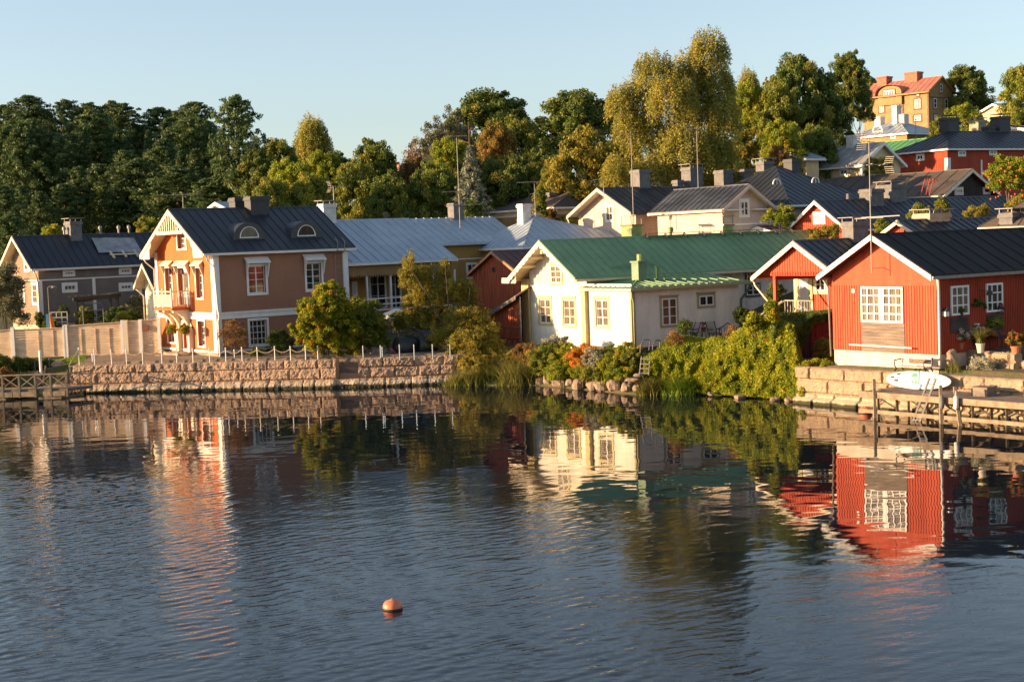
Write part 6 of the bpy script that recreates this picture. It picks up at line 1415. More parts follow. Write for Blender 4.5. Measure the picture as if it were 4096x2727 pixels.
# ================================================================== stone walls
def stonewall(name,A,B,z0,z1,cz,m,label,seed,back=.9,amp=.04,lo=.9,hi=2.6,ledge=0,ledgez=.5,ds=.075,dz=.07,topf=None,ends=True):
    A=Vector((A[0],A[1],0));B=Vector((B[0],B[1],0)); d=(B-A); Ls=d.length; d.normalize(); n=Vector((d.y,-d.x,0))
    if n.y>0 and abs(n.y)>.3 : n=-n
    if name=='tan_granite_wall' and n.x>0: n=-n
    r=random.Random(seed); joints=[]
    zb=[z0]+[z1*(c) for c in cz]+[z1]
    for c in range(len(zb)-1):
        s=-r.uniform(0,1.5);J=[]
        while s<Ls: s+=r.uniform(lo,hi)*(1 if c else .8); J.append((s,r.uniform(-.035,.035)))
        joints.append(J)
    ns=int(Ls/ds)+1; nz=int((z1-z0)/dz)+1; V=[];F=[]
    e=empty(name,A); tag(e,label,'stone wall')
    def off(s,z):
        zj=z+.035*noise.noise((s*1.3,seed,0)); c=0
        while c<len(zb)-2 and zj>zb[c+1]: c+=1
        J=joints[c]; dv=9;bo=0; prev=-9
        for js,jo in J:
            q=js+.05*noise.noise((z*4,js,seed))
            if q>=s: bo=jo; dv=min(q-s,s-prev); break
            prev=q
        dh=min([abs(zj-zz) for zz in zb[1:-1]]+[9]); dd=min(dv,dh,(z1-z)*1.0+.02 if z>z1-.2 else 9)
        o=bo+amp*1.5*noise.noise((s*.9,z*1.5,seed+.5))+amp*1.3*noise.noise((s*3.1,z*3.3,seed))+amp*.95*noise.noise((s*7.5,z*8,seed+3))+amp*.5*noise.noise((s*15,z*16,seed+9))
        o-=.17*math.exp(-(dd/.05)**2)
        if ledge and z<ledgez: o+=ledge*(1 if z<ledgez-.1 else (ledgez-z)/.1)
        return o
    for i in range(ns+1):
        s=Ls*i/ns; zt=z1 if topf is None else topf(s)
        for j in range(nz+1):
            z=z0+(z1-z0)*j/nz; o=off(s,z); zz=min(z,zt+.04*noise.noise((s*1.2,0,seed)))+(.03*noise.noise((s*2,5,seed)) if j==nz else 0)
            V.append(tuple(d*s+n*o+Vector((0,0,zz))))
        V.append(tuple(d*s-n*(back*.3)+Vector((0,0,min(z1,zt)+.05*noise.noise((s*1.5,2,seed))))))
        V.append(tuple(d*s-n*back+Vector((0,0,min(z1,zt)-.02+.04*noise.noise((s*1.5,7,seed))))))
        V.append(tuple(d*s-n*back+Vector((0,0,z0))))
    w_=nz+4
    for i in range(ns):
        for j in range(w_-1): a=i*w_+j; F.append((a,a+w_,a+w_+1,a+1))
    F.append(tuple(range(w_))); F.append(tuple(range(ns*w_,ns*w_+w_))[::-1])
    mb=MB(); mb.V=V; mb.F=F; o=mb.build('stonework',m,e,False); return e,A,d,n,Ls
P0=at(283,1574,z=0);P1=at(1345,1551,z=0)
we,wA,wd,wn,wL=stonewall('pink_granite_wall',P0,P1,-.6,1.83,(.32,.68),M_GRAN,'long rough pink granite block wall at the water below the orange house',3,ledge=.22,ledgez=.42)
P2=at(1436,1549,z=0);P3=at(1900,1532,z=0)
stonewall('pink_granite_wall',P2,P3,-.6,1.85,(.32,.68),M_GRAN,'shorter pink granite block wall with steel posts left of the reeds',8,ledge=.22,ledgez=.42)
# low sill and steps between the two walls
ge,_,_,_,_=stonewall('granite_steps',P1+wd*0.02,P2-wd*.02,-.6,.55,(.3,),M_GRAN,'granite steps in the gap between the two pink walls',9,back=1.2,ledge=.1,ledgez=.3)
st=MB(); dd=Vector((P2.x-P1.x,P2.y-P1.y,0)); 
for k,(b0,z_) in enumerate(((1.2,.85),(1.7,1.2),(2.2,1.55))):
    nn_=Vector((-wn.x,-wn.y,0)); a=nn_*(b0-.4); b=nn_*(b0+.9)
    st.hexa([a+Vector((0,0,-.3)),a+dd+Vector((0,0,-.3)),b+dd+Vector((0,0,-.3)),b+Vector((0,0,-.3)),a+Vector((0,0,z_)),a+dd+Vector((0,0,z_)),b+dd+Vector((0,0,z_)),b+Vector((0,0,z_))])
st.build('step',M_GRAN,ge)
# right wall
Q0=at(3186,1610,z=0);Q1=at(4096,1519,z=1.9)*1; Q1.z=0; dv=(Q1-Q0).normalized(); Q1e=Q1+dv*14
re_,rA,rd,rn,rL=stonewall('tan_granite_wall',Q0,Q1e,-.6,1.9,(.30,.66),M_GRAN2,'sunlit tan granite block wall behind the wooden jetty',21,amp=.034,lo=.9,hi=2.4,ledge=.3,ledgez=.35,topf=None)
def onwall(u,v,off):
    n=np.array([rn.x,rn.y,0]); dr=ray(u,v); t=((np.array([rA.x,rA.y,0])+n*off-CPOS)@n)/(dr@n); return Vector(CPOS+t*dr)
def rw(s,off,z): return rA+rd*s+rn*off+Vector((0,0,z))
def rws(u,v,off): p=onwall(u,v,off); return (p-rA).dot(rd),p.z
# shore rocks
r=random.Random(12)
def rock(name,P,sx_,sy_,sz_,m,label,seed,group=None,cat='rock'):
    mb=MB(); n,mm=9,7
    for i in range(n+1):
        ph=math.pi*i/n
        for j in range(mm*2):
            th=math.pi*j/mm; x,y,z=math.sin(ph)*math.cos(th),math.sin(ph)*math.sin(th),math.cos(ph)
            k=1+.28*noise.noise((x*1.3+seed,y*1.3,z*1.3))+.10*noise.noise((x*3.2+seed,y*3.2,z*3.2)); q=max(abs(x),abs(y),abs(z))**.45
            mb.V.append((x*sx_*k/q,y*sy_*k/q,z*sz_*k/q))
    c=mm*2
    for i in range(n):
        for j in range(c): mb.F.append((i*c+j,i*c+(j+1)%c,(i+1)*c+(j+1)%c,(i+1)*c+j))
    o=mb.build(name,m); o.location=P; o.rotation_euler=(0,0,seed*1.7); tag(o,label,cat,group); return o
rocks=[(2165,1525,30,24),(2195,1518,30,30),(2240,1525,42,34),(2280,1530,26,22),(2320,1538,40,34),(2355,1515,28,26),(2375,1545,36,28),(2408,1542,40,30),(2455,1540,34,34),(2490,1528,26,30),(2510,1548,34,28),(2550,1552,26,20),(2535,1522,30,20)]
nm_=['leftmost','second','third','fourth','fifth','sixth','seventh','eighth','ninth','tenth','eleventh','twelfth','thirteenth']
for i,(u,v,a,b) in enumerate(sorted(rocks)):
    Y=float(np.interp(u,[2150,2550],[91.3,84.3]))+ (0.9 if v<1530 else .15); p=at(u,v,Y=Y); k=Y/FPX*1.25; rock('shore_rock',p,a*k*.62,a*k*.55,b*k*.6,M_ROCK,'%s of the grey brown boulders along the waterline below the white house'%nm_[i],i*3.1+1,'boulders below the white house')
for i,(u,v,a,b,lab) in enumerate(((2842,1575,24,14,'small pale stone at the waterline under the creeper hedge'),(3100,1598,34,18,'flat pale stone at the waterline right part of the creeper hedge'),(3155,1600,34,16,'flat stone beside the left end of the tan granite wall'),(2960,1588,40,16,'low dark stone under the middle of the creeper hedge'))):
    Y=float(np.interp(u,[2800,3190],[82.4,77.7])); p=at(u,v,Y=Y); k=Y/FPX; rock('shore_rock',p,a*k*.6,a*k*.5,b*k*.6,M_ROCK,lab,60+i)
# blocks at the left landing
for i,(u,v,a,b,Y,lab) in enumerate(((150,1515,30,60,99.2,'upright pink granite block carrying the white mooring post'),(235,1462,56,36,102,'square pink granite block on the left landing'),(190,1500,60,34,100.8,'low dark granite block behind the upright block'),(235,1545,120,26,99.2,'long granite curb stone at the left landing waterline'),(262,1490,50,24,100.5,'granite landing step next to the pink wall end'))):
    p=at(u,v,Y=Y); k=Y/FPX; rock('granite_block',p,a*k*.5,a*k*.42,b*k*.5,M_GRAN,lab,80+i,cat='granite block')
p=at(164,1484,Y=99.2); t=at(160,1401,Y=99.2); o=MB().tube([(0,0,-.2),(0,0,t.z-p.z)],.09,10).build('mooring_post',M_WHITE); o.location=p; tag(o,'white mooring post standing on the upright granite block','post')
p=at(170,1525,Y=98.6); t=at(182,1462,Y=98.6); o=MB().bar((0,0,-.2),(t-p),.1).build('leaning_plank',M_GREYW); o.location=p; tag(o,'grey plank leaning beside the white mooring post','plank')
for i,(u,vt,vb_,Y,lab) in enumerate(((140,1445,1475,101.5,'short low garden light left of the white mooring post'),(199,1436,1478,101.5,'short low garden light right of the white mooring post'),(371,1415,1457,99.6,'slanted steel pole among the rope fence posts'))):
    p=at(u,vb_,Y=Y);t=at(u,vt,Y=Y); o=MB().tube([(0,0,-.2),(0,0,t.z-p.z)],.04,8).lathe([(.07,0),(.07,.1)],(0,0,t.z-p.z-.05),8).build('garden_light' if i<2 else 'steel_pole',M_CHIM if i<2 else M_STEEL); o.location=p; tag(o,lab,'garden light' if i<2 else 'pole')
# rope fence
RP=[(314,1394),(376,1401),(444,1401),(504,1400),(569,1400),(645,1389),(705,1397),(770,1396),(837,1396),(902,1394),(937,1402),(967,1392),(1028,1392),(1098,1389),(1161,1389),(1221,1387),(1270,1388)]
def wallpt(u,v,off):
    n=np.array([wn.x,wn.y,0]); dr=ray(u,v); t=((np.array([wA.x,wA.y,0])+n*off-CPOS)@n)/(dr@n); return Vector(CPOS+t*dr)
fe=empty('rope_fence',(wA.x,wA.y,1.8)); tag(fe,'white posts linked by sagging rope along the pink granite wall below the orange house','fence')
tops=[]
for i,(u,v) in enumerate(RP):
    p=wallpt(u,v,-.35 if i!=10 else -1.2); q=p-Vector((wA.x,wA.y,1.8)); tops.append(q); MB().tube([(q.x+.0,q.y,-.15),(q.x,q.y,q.z)],.032,8).lathe([(.045,0),(.055,.05),(.02,.09)],(q.x,q.y,q.z-.01),8).build('post',M_WHITE,fe)
tt=[t for i,t in enumerate(tops) if i!=10]
for a,b in zip(tt[:-1],tt[1:]):
    pts=[]; sag=.30
    for k in range(9):
        f=k/8; p=a.lerp(b,f); p.z-=.08+sag*4*f*(1-f)*min(1,(b-a).length/1.1)*.85; pts.append(p)
    MB().tube(pts,.028,6).build('rope',M_ROPE,fe)
a=tt[0]; MB().tube([a+Vector((0,0,-.08)),a+Vector((-.35,-.1,-.6)),a+Vector((-.55,-.25,-.95)),a+Vector((-.62,-.3,-1.15))],.028,6).build('rope',M_ROPE,fe)
# bright steel posts on the second wall
for i,(u,v) in enumerate(((1451,1382),(1521,1381),(1528,1387),(1597,1377),(1655,1377),(1729,1376),(1799,1377))):
    p=wallpt(u,v,-.35 if i!=2 else -.8); h=p.z-1.75; o=MB().tube([(0,0,-h-.1),(0,0,0)],.04,8).build('steel_post',M_STEEL); o.location=p; tag(o,'%s from the left of the bright steel posts on the shorter pink granite wall'%ordn[i],'post','steel posts on the shorter pink wall')
# plank fence
fa=at(-60,1438,z=1.9); fb_=at(642,1411,z=1.95); fd=(fb_-fa); fL=Vector((fd.x,fd.y,0)).length; fd=Vector((fd.x,fd.y,0)).normalized(); fnn=Vector((fd.y,-fd.x,0))
pf=empty('plank_fence',fa); tag(pf,'long beige board fence with white posts between the grey and orange houses','fence')
def fpos(u,v,off=0):
    n=np.array([fnn.x,fnn.y,0]); dr=ray(u,v); t=((np.array(fa)+n*off-CPOS)@n)/(dr@n); return Vector(CPOS+t*dr)
def fs(u,v=1380): return (fpos(u,v)-fa).dot(fd)
def fbox(mb,s0,s1,o0,o1,z0,z1): mb.hexa([fd*s0+fnn*o0+Vector((0,0,z0)),fd*s1+fnn*o0+Vector((0,0,z0)),fd*s1+fnn*o1+Vector((0,0,z0)),fd*s0+fnn*o1+Vector((0,0,z0)),fd*s0+fnn*o0+Vector((0,0,z1)),fd*s1+fnn*o0+Vector((0,0,z1)),fd*s1+fnn*o1+Vector((0,0,z1)),fd*s0+fnn*o1+Vector((0,0,z1))])
secs=[(-60,52,1330,1318,1436),(60,258,1319,1312,1430),(270,500,1305,1289,1420),(510,563,1285,1284,1408),(572,640,1283,1276,1406)]
for k,(u0,u1,v0,v1,vb_) in enumerate(secs):
    s0,s1=fs(u0),fs(u1); z0t=fpos(u0,v0).z-fa.z; z1t=fpos(u1,v1).z-fa.z; zb_=.05; mb=MB(); nb=12
    for j in range(nb):
        f0,f1=j/nb,(j+1)/nb; 
        pts=[]
        for s,zt in ((s0,z0t),(s1,z1t)):
            za_=zb_+(zt-zb_)*f0; zc_=zb_+(zt-zb_)*f1-.012; pts.append((s,za_,zc_))
        (sa,a0,a1),(sb,b0,b1)=pts
        mb.hexa([fd*sa+fnn*.035+Vector((0,0,a0)),fd*sb+fnn*.035+Vector((0,0,b0)),fd*sb+Vector((0,0,b0)),fd*sa+Vector((0,0,a0)),fd*sa+fnn*.02+Vector((0,0,a1)),fd*sb+fnn*.02+Vector((0,0,b1)),fd*sb+Vector((0,0,b1)),fd*sa+Vector((0,0,a1))])
    mb.build('gate' if k==3 else 'panel',M_BEIGE,pf)
    cp=MB(); cp.hexa([fd*s0+fnn*-.1+Vector((0,0,z0t)),fd*s1+fnn*-.1+Vector((0,0,z1t)),fd*s1+fnn*.12+Vector((0,0,z1t)),fd*s0+fnn*.12+Vector((0,0,z0t)),fd*s0+fnn*-.1+Vector((0,0,z0t+.05)),fd*s1+fnn*-.1+Vector((0,0,z1t+.05)),fd*s1+fnn*.12+Vector((0,0,z1t+.05)),fd*s0+fnn*.12+Vector((0,0,z0t+.05))]); cp.build('cap',M_BEIGE,pf)
for u in (157,215,328,385,440): s=fs(u); mb=MB(); fbox(mb,s-.03,s+.03,.035,.07,.1,1.95); mb.build('batten',M_BEIGE,pf)
for u,vt,ww in ((55,1308,.12),(262,1300,.10),(268,1298,.12),(494,1280,.09),(507,1280,.16),(567,1277,.12),(641,1270,.1)):
    s=fs(u); zt=fpos(u,vt).z-fa.z; mb=MB(); fbox(mb,s-ww,s+ww,-.05,.16,-.6,zt); mb.build('post',M_WHITE if ww<.14 else M_CREAM,pf)
b=fpos(585,1312,.1)-fa; mb=MB(); s=(fpos(586,1312)-fa).dot(fd); fbox(mb,s-.16,s+.16,.05,.25,b.z-.2,b.z+.2); mb.build('letter_box',mat('letter_box_brown',(.22,.08,.05),.6,.1,3),pf)
# garden chairs by the orange house wall
def chair(P,rz,m,label,seed=0,sc=1.2):
    e=empty('garden_chair',P,rz); e.scale=(sc,sc,sc); tag(e,label,'chair'); MB().box(-.25,.25,-.25,.25,.42,.46).build('seat',m,e)
    mb=MB(); 
    for k in range(6): z=.5+k*.1; mb.bar((-.25,.26+.05*k,z),(.25,.26+.05*k,z),.07,.02)
    mb.bar((-.25,.25,.42),(-.25,.52,1.05),.035); mb.bar((.25,.25,.42),(.25,.52,1.05),.035); mb.build('backrest',m,e)
    for x in (-.24,.24):
        for y in (-.24,.24): MB().bar((x,y,0),(x*.9,y*.9,.43),.035).build('leg',m,e)
        MB().bar((x,-.25,.66),(x,.32,.66),.04).build('armrest',m,e)
    return e
M_CHAIR=mat('dark_blue_grey_metal',(.05,.055,.065),.5,.1,3)
p=at(618,1412,z=1.85); chair(p,R(150),M_BLACK,'black folding garden chair by the fence next to the orange house',sc=1.15)
p=at(656,1408,z=1.85); chair(p,R(200),M_CHAIR,'blue grey slatted garden chair against the orange house wall',sc=1.3)
# hanging flower baskets
for i,(u,v,lab) in enumerate(((687,1318,'red and yellow hanging flower basket left under the orange house balcony'),(738,1318,'yellow and red hanging flower basket right under the orange house balcony'))):
    hb=HO.pick(u,v,lx=-1.25); P=HO.world(*hb); e=empty('hanging_basket',P); tag(e,lab,'flower basket')
    me=lobes_crown('flowers',[(0,0,0,.33,.33,.33),(0,0,-.15,.3,.3,.22)],leafmat('basket_flowers',[(.10,.16,.02),(.18,.24,.03),(.55,.36,.02),(.6,.42,.03),(.35,.04,.02)],.3),500+i,90,55,.045,(.07,.13)); o=bpy.data.objects.new('flowers',me); COL.objects.link(o); o.parent=e
    MB().lathe([(.06,-.34),(.2,-.2),(.26,.0)],(0,0,0),10).build('pot',M_TERRA,e); MB().tube([(0,0,.9),(.2,0,.0)],.012,4).tube([(0,0,.9),(-.2,0,.0)],.012,4).build('hanger',M_CREAM,e)
p=HO.world(-1.5,H.W*0+3.9,.1)
# white fascia lamp post & garden things before the grey house
p=at(205,1375,Y=112);t=at(191,1150,Y=112); h=t.z-p.z; e=empty('street_lamp',p); tag(e,'thin grey lamp post in front of the grey house','street lamp'); MB().tube([(0,0,-.3),(0,0,h*.42)],.09,8).tube([(0,0,h*.42),(0,0,h)],.05,8).build('pole',M_CHIM,e); MB().tube([(0,0,h),(.3,-.1,h+.12),(.5,-.15,h+.05)],.035,6).build('arm',M_CHIM,e); MB().lathe([(.1,.1),(.24,0),(.2,-.06)],(.5,-.15,h),10).build('lamp_head',M_ZINC,e)
def simple(name,mb,m,P,label,cat,rz=0,smooth=False):
    o=mb.build(name,m,None,smooth); o.location=P; o.rotation_euler=(0,0,rz); tag(o,label,cat); return o
p=at(193,1305,Y=110); simple('paddle',MB().box(-.12,.12,-.06,.06,-.9,.9),mat('light_blue_plastic',(.12,.35,.55),.5,.1,2),p,'light blue upright board behind the plank fence','board')
p=at(209,1300,Y=110.3); mb=MB(); mb.lathe([(.02,-.95),(.16,-.5),(.2,0),(.15,.5),(.02,.95)],(0,0,0),10); simple('kayak',mb,mat('orange_kayak',(.75,.22,.03),.4,.1,2),p,'orange kayak end standing beside the lamp post behind the fence','kayak',0,True).rotation_euler=(0,R(-8),0)
# pergola
pg=empty('pergola',at(298,1290,Y=111.5)); tag(pg,'dark timber pergola with sunlit rafter tops in the grey house garden','pergola')
def pgp(u,v,Y=111.5): return at(u,v,Y=Y)-pg.location
a=pgp(292,1196);b=pgp(475,1185,113.5); a2=pgp(300,1203,114.5); b2=pgp(482,1180,116.5)
MB().bar(a,b,.14,.26).build('beam',M_BLACK,pg); MB().bar(a2+Vector((0,0,.0)),b2,.14,.26).build('beam',M_BLACK,pg)
for u,v,Y in ((303,1196,111.6),(440,1188,113.1),(330,1205,114.4),(468,1185,116.2)):
    q=pgp(u,v,Y); MB().bar(q,(q.x,q.y,q.z-3.0),.2).build('post',M_BLACK,pg)
for k in range(7):
    f=(k+.3)/7; MB().bar(a.lerp(b,f)+Vector((-.3,-.5,.2)),a2.lerp(b2,f)+Vector((.1,.5,.2)),.16,.1).build('rafter',M_GREYW,pg)
mb=MB(); q0=pgp(350,1245,113);q1=pgp(420,1245,114)
for k in range(7): mb.bar(q0+Vector((0,0,-.12*k)),q1+Vector((0,0,-.12*k)),.03,.07)
mb.build('slat_screen',M_BLACK,pg)
tl=empty('garden_trellis',at(237,1275,Y=111)); tag(tl,'white garden trellis bench beside the clipped ball topiary','trellis'); mb=MB()
for k in range(4): mb.bar((-.6+.4*k,0,-.6),(-.6+.4*k,0,.55),.05)
for z in (.5,.1,-.25): mb.bar((-.62,0,z),(.62,0,z),.05)
mb.build('frame',M_WHITE,tl)
p=at(375,1290,Y=110); mb=MB(); mb.tube([(-.75,0,-1.2),(-.75,0,1.2),(-.6,0,1.45),(.6,0,1.4),(.75,0,1.15),(.75,0,-1.2)],.04,6); mb.tube([(-.75,0,.9),(.75,0,.9)],.03,6); simple('metal_frame',mb,M_CHIM,p,'grey tubular swing frame in the grey house garden','frame')
# garden yard behind second wall: dark boat/engine covered things
p=at(1625,1400,Y=98.5); e=empty('covered_barrow',p); tag(e,'black covered heap behind the steel posts with flower pot on top','covered heap')
mb=MB(); mb.lathe([(.95,-.4),(.9,.5),(.7,.85),(.1,.95)],(0,0,0),12); mb.build('cover',M_BLACK,e,True); mb=MB(); mb.lathe([(.3,-.4),(.9,.0),(.5,.9),(.1,1.0)],(1.3,.3,0),10); mb.build('cover_end',M_BLACK,e,True)
p=at(1712,1362,Y=99.2); simple('water_barrel',MB().lathe([(.42,-.75),(.48,0),(.42,.75)],(0,0,0),14),mat('dark_blue_plastic',(.01,.02,.05),.35,.1,2),p,'dark blue rain barrel behind the third steel post','barrel',0,True)
p=at(1637,1362,Y=98.4); e=empty('flower_pot',p); tag(e,'white striped flower pot with pink flowers on the black heap','flower pot'); MB().lathe([(.2,-.18),(.28,.12)],(0,0,0),12).build('pot',M_WHITE,e)
def flowers(e,m,R_,z,seed,n=40,leaf=.05,nm='flowers',flat=1.):
    me=lobes_crown(nm,[(0,0,z,R_,R_,R_*.8*flat)],m,seed,n,45,leaf,(R_*.15,R_*.3)); o=bpy.data.objects.new(nm,me); COL.objects.link(o); o.parent=e; return o
L_PINKF=leafmat('pink_flowers',[(.06,.12,.02),(.08,.15,.03),(.55,.10,.25),(.75,.35,.5)],.3); L_REDF=leafmat('red_flowers',[(.08,.13,.02),(.12,.17,.02),(.6,.06,.03),(.7,.12,.06)],.3); L_WPF=leafmat('white_pink_flowers',[(.10,.16,.02),(.16,.22,.03),(.75,.5,.55),(.85,.75,.7)],.3)
flowers(e,L_PINKF,.28,.28,601,20)
p=at(1566,1428,Y=97.6); e=empty('flower_pot',p); tag(e,'low white trough with pink flowers on the shorter granite wall','flower pot'); MB().box(-.35,.35,-.15,.15,-.15,.12).build('pot',M_WHITE,e); flowers(e,L_PINKF,.3,.25,602,16)
rock('yard_boulder',at(1513,1420,Y=98.6),.75,.6,.5,M_ROCK,'grey boulder behind the left steel posts',91); rock('yard_boulder',at(1452,1434,Y=97.6),.3,.25,.18,M_ROCK,'small pale stone at the left end of the shorter wall',92)
# white parasol/boat cover glimpsed behind tree
p=at(1590,1270,Y=102); mb=MB(); mb.lathe([(1.35,0),(.9,.35),(.1,.62)],(0,0,0),12); e=empty('garden_parasol',p); tag(e,'white garden parasol half hidden behind the gold leaved tree','parasol'); mb.build('canopy',M_WHITE,e,False); MB().tube([(0,0,.6),(0,0,-2.4)],.03,6).build('pole',M_WHITE,e)
# buoys
def buoy(u,v,z,r_,label,tilt=0):
    P=at(u,v,z=z); e=empty('mooring_buoy',P); tag(e,label,'buoy'); prof=[]
    for i in range(13):
        a=-math.pi/2+math.pi*i/12; prof.append((max(.02,r_*abs(math.cos(a))**.62),r_*.72*math.sin(a)))
    MB().lathe(prof,(0,0,r_*.22),24).build('float',M_BUOY,e,True); MB().lathe([(.06,r_*.9),(.06,r_*1.0),(.02,r_*1.02)],(0,0,0),10).tube([(-.05,0,r_*.95),(0,0,r_*1.1),(.05,0,r_*.95)],.012,6).build('ring',M_ZINC,e)
    MB().lathe([(r_*.99,-.01),(r_*1.012,.0),(r_*1.012,.035),(r_*.99,.045)],(0,0,0),24).build('waterline_band',mat('algae_brown',(.05,.03,.018),.8,.3,6),e,True)
    return e
buoy(1571,2434,0,.245,'orange plastic buoy floating alone in the open water')
b2=buoy(3462,1652,0,.33,'round orange buoy floating beside the wooden jetty')
# ladder by white house
P=at(2570,1410,Y=84.9); e=empty('bank_ladder',P); tag(e,'metal ladder with two curved grey handrails going down the bank by the white house','ladder')
def lp(u,v,Y): return at(u,v,Y=Y)-P
for (us,vs) in (((2561,2562,2567,2574,2592,2600,2598,2596),(1412,1388,1372,1360,1357,1362,1385,1400)),((2610,2612,2618,2626,2636,2641,2638,2634),(1400,1380,1366,1360,1360,1366,1390,1406))):
    MB().tube([lp(u,v,84.8+.15*i) for i,(u,v) in enumerate(zip(us,vs))],.035,8).build('handrail',M_CHIM,e)
for (ua,va,ub,vb2) in ((2566,1425,2557,1500),(2600,1425,2594,1500)): MB().bar(lp(ua,va,84.3),lp(ub,vb2,83.6),.05).build('rail',M_ZINC,e)
for k,(u,v) in enumerate(((2563,1435),(2561,1455),(2559,1473),(2556,1492))):
    MB().bar(lp(u,v,84.1-.12*k),lp(u+37,v+1,84.1-.12*k),.16,.05).build('rung',M_WHITE if False else M_CONC,e)
for i,(u,v,lab) in enumerate(((2555,1500,'flat stone step at the foot of the metal ladder'),(2530,1518,'lower flat stone step left of the metal ladder foot'))):
    rock('stone_step',at(u,v,Y=84.4),.42,.3,.1,M_ROCK,lab,95+i,cat='stone step')
# garden furniture by the white extension (side plane, in front of wall)
def ws_(u,v,off=.9): q=HWT.pick(u,v,ly=-off); return HWT.world(*q)
zg=HWT.world(0,0,.0).z
p=ws_(2813,1350); e=empty('garden_table',p); tag(e,'small round garden table against the white house wall','table'); h=ws_(2813,1327).z-p.z+.25
tp_=ws_(2813,1327)-p; MB().lathe([(.45,-.02),(.45,.02)],tp_,16).build('tabletop',M_GREENW,e)
for a in (0,2.1,4.2): MB().bar((tp_.x+.1*math.cos(a),tp_.y+.1*math.sin(a),tp_.z),(tp_.x+.4*math.cos(a),tp_.y+.4*math.sin(a),tp_.z-.95),.03).build('leg',M_BLACK,e)
p=ws_(2814,1320); e=empty('flower_pot',p+Vector((0,0,.05))); tag(e,'red geranium in a dark pot on the garden table','flower pot'); MB().lathe([(.13,-.12),(.18,.14)],(0,0,0),12).build('pot',mat('dark_red_pot',(.2,.03,.03),.6,.1,3),e); flowers(e,L_REDF,.18,.3,611,14,.04)
p=ws_(2860,1345); chair(p+Vector((0,0,-.35)),R(20),M_CHAIR,'dark garden chair with white cushion right of the garden table',sc=1.2)
p=ws_(2765,1345); chair(p+Vector((0,0,-.3)),R(-60),M_CHAIR,'dark folding chair left of the garden table',sc=1.1)
p=ws_(2912,1345); e=empty('ornate_bench',p); tag(e,'black wrought iron garden seat with curved back by the white wall','garden seat'); mb=MB(); mb.tube([(-.6*.84,-.6*.54*-1*0,0),(-.55,0,.55),(-.3,0,.62),(0,0,.85),(.3,0,.62),(.55,0,.55),(.55,0,0)],.035,6); 
for k in range(5): mb.tube([(-.4+.2*k,0,0),(-.4+.2*k,0,.6)],.02,5)
mb.build('backrest',M_BLACK,e); MB().box(-.55,.55,-.45,0,-.02,.02).build('seat',M_BLACK,e)
for x in (-.5,.5): MB().bar((x,-.4,0),(x,-.4,-.5),.04).build('leg',M_BLACK,e)

# ================================================================== floating dock on the left
zd=.62
C0=at(273,1560,z=.5); C1=at(372,1547,z=.5); Cl=at(0,1568,z=.5); ld=(Cl-C0).normalized(); sd_=(C1-C0)
fl=empty('floating_dock',C0); tag(fl,'floating wooden dock with cross braced railing at the left edge','dock')
Ld=8.5; a=Vector((0,0,.12)); 
def fdp(l,s,z): return ld*l+sd_*s+Vector((0,0,z-.5))
MB().hexa([fdp(-.0,0,.42),fdp(Ld,0,.42),fdp(Ld,1,.42),fdp(0,1,.42),fdp(0,0,zd),fdp(Ld,0,zd),fdp(Ld,1,zd),fdp(0,1,zd)]).build('deck',M_DOCK,fl)
k=0
for l0 in (0,2.0,3.5,5.1,6.7): MB().hexa([fdp(l0+.15,-.05,.15),fdp(l0+1.6,-.05,.15),fdp(l0+1.6,.1,.15),fdp(l0+.15,.1,.15),fdp(l0+.15,-.05,.47),fdp(l0+1.6,-.05,.47),fdp(l0+1.6,.1,.47),fdp(l0+.15,.1,.47)]).build('fascia_beam',M_DOCKF,fl)
for l0 in (.5,4.2,7): MB().hexa([fdp(l0,0,-.15),fdp(l0+1.5,0,-.15),fdp(l0+1.5,.9,-.15),fdp(l0,.9,-.15),fdp(l0,0,.14),fdp(l0+1.5,0,.14),fdp(l0+1.5,.9,.14),fdp(l0,.9,.14)]).build('float_block',M_DOCKF,fl)
hr=.95
def dkpt(u): # distance along the dock for a pixel column
    d_=ray(u,1530); n=np.array([-ld.y,ld.x,0]); t=((np.array(C0)-CPOS)@n)/(d_@n); return (Vector(CPOS+t*d_)-C0).dot(ld)
pl=[0.03]+[dkpt(u) for u in (205,143,79,12)]; pl.append(pl[-1]*2-pl[-2]); print('dockposts',pl)
for l in pl: MB().bar(fdp(l,-.03,.1),fdp(l,-.03,zd+hr),.11).build('railing_post',M_DOCKF,fl)
for s0,s1 in ((0,.5),(.5,.97)):
    MB().bar(fdp(0.03,s1,.3),fdp(0.03,s1,zd+hr),.09).build('railing_post',M_DOCKF,fl)
    for za,zb_ in ((zd+.15,zd+hr-.05),(zd+hr-.05,zd+.15)): MB().bar(fdp(.03,s0,za),fdp(.03,s1,zb_),.05).build('cross_brace',M_DOCKF,fl)
MB().bar(fdp(.03,0,zd+hr),fdp(.03,1,zd+hr),.07,.08).build('handrail',M_DOCKF,fl)
MB().bar(fdp(-.05,-.03,zd+hr),fdp(pl[-1],-.03,zd+hr),.09,.09).build('handrail',M_DOCKF,fl)
for l0,l1 in zip(pl[:-1],pl[1:]):
    for za,zb_ in ((zd+.12,zd+hr-.05),(zd+hr-.05,zd+.12)): MB().bar(fdp(l0,-.03,za),fdp(l1,-.03,zb_),.055,.05).build('cross_brace',M_DOCKF,fl)
    MB().bar(fdp(l0,-.03,zd+.10),fdp(l1,-.03,zd+.10),.05).build('bottom_rail',M_DOCKF,fl)

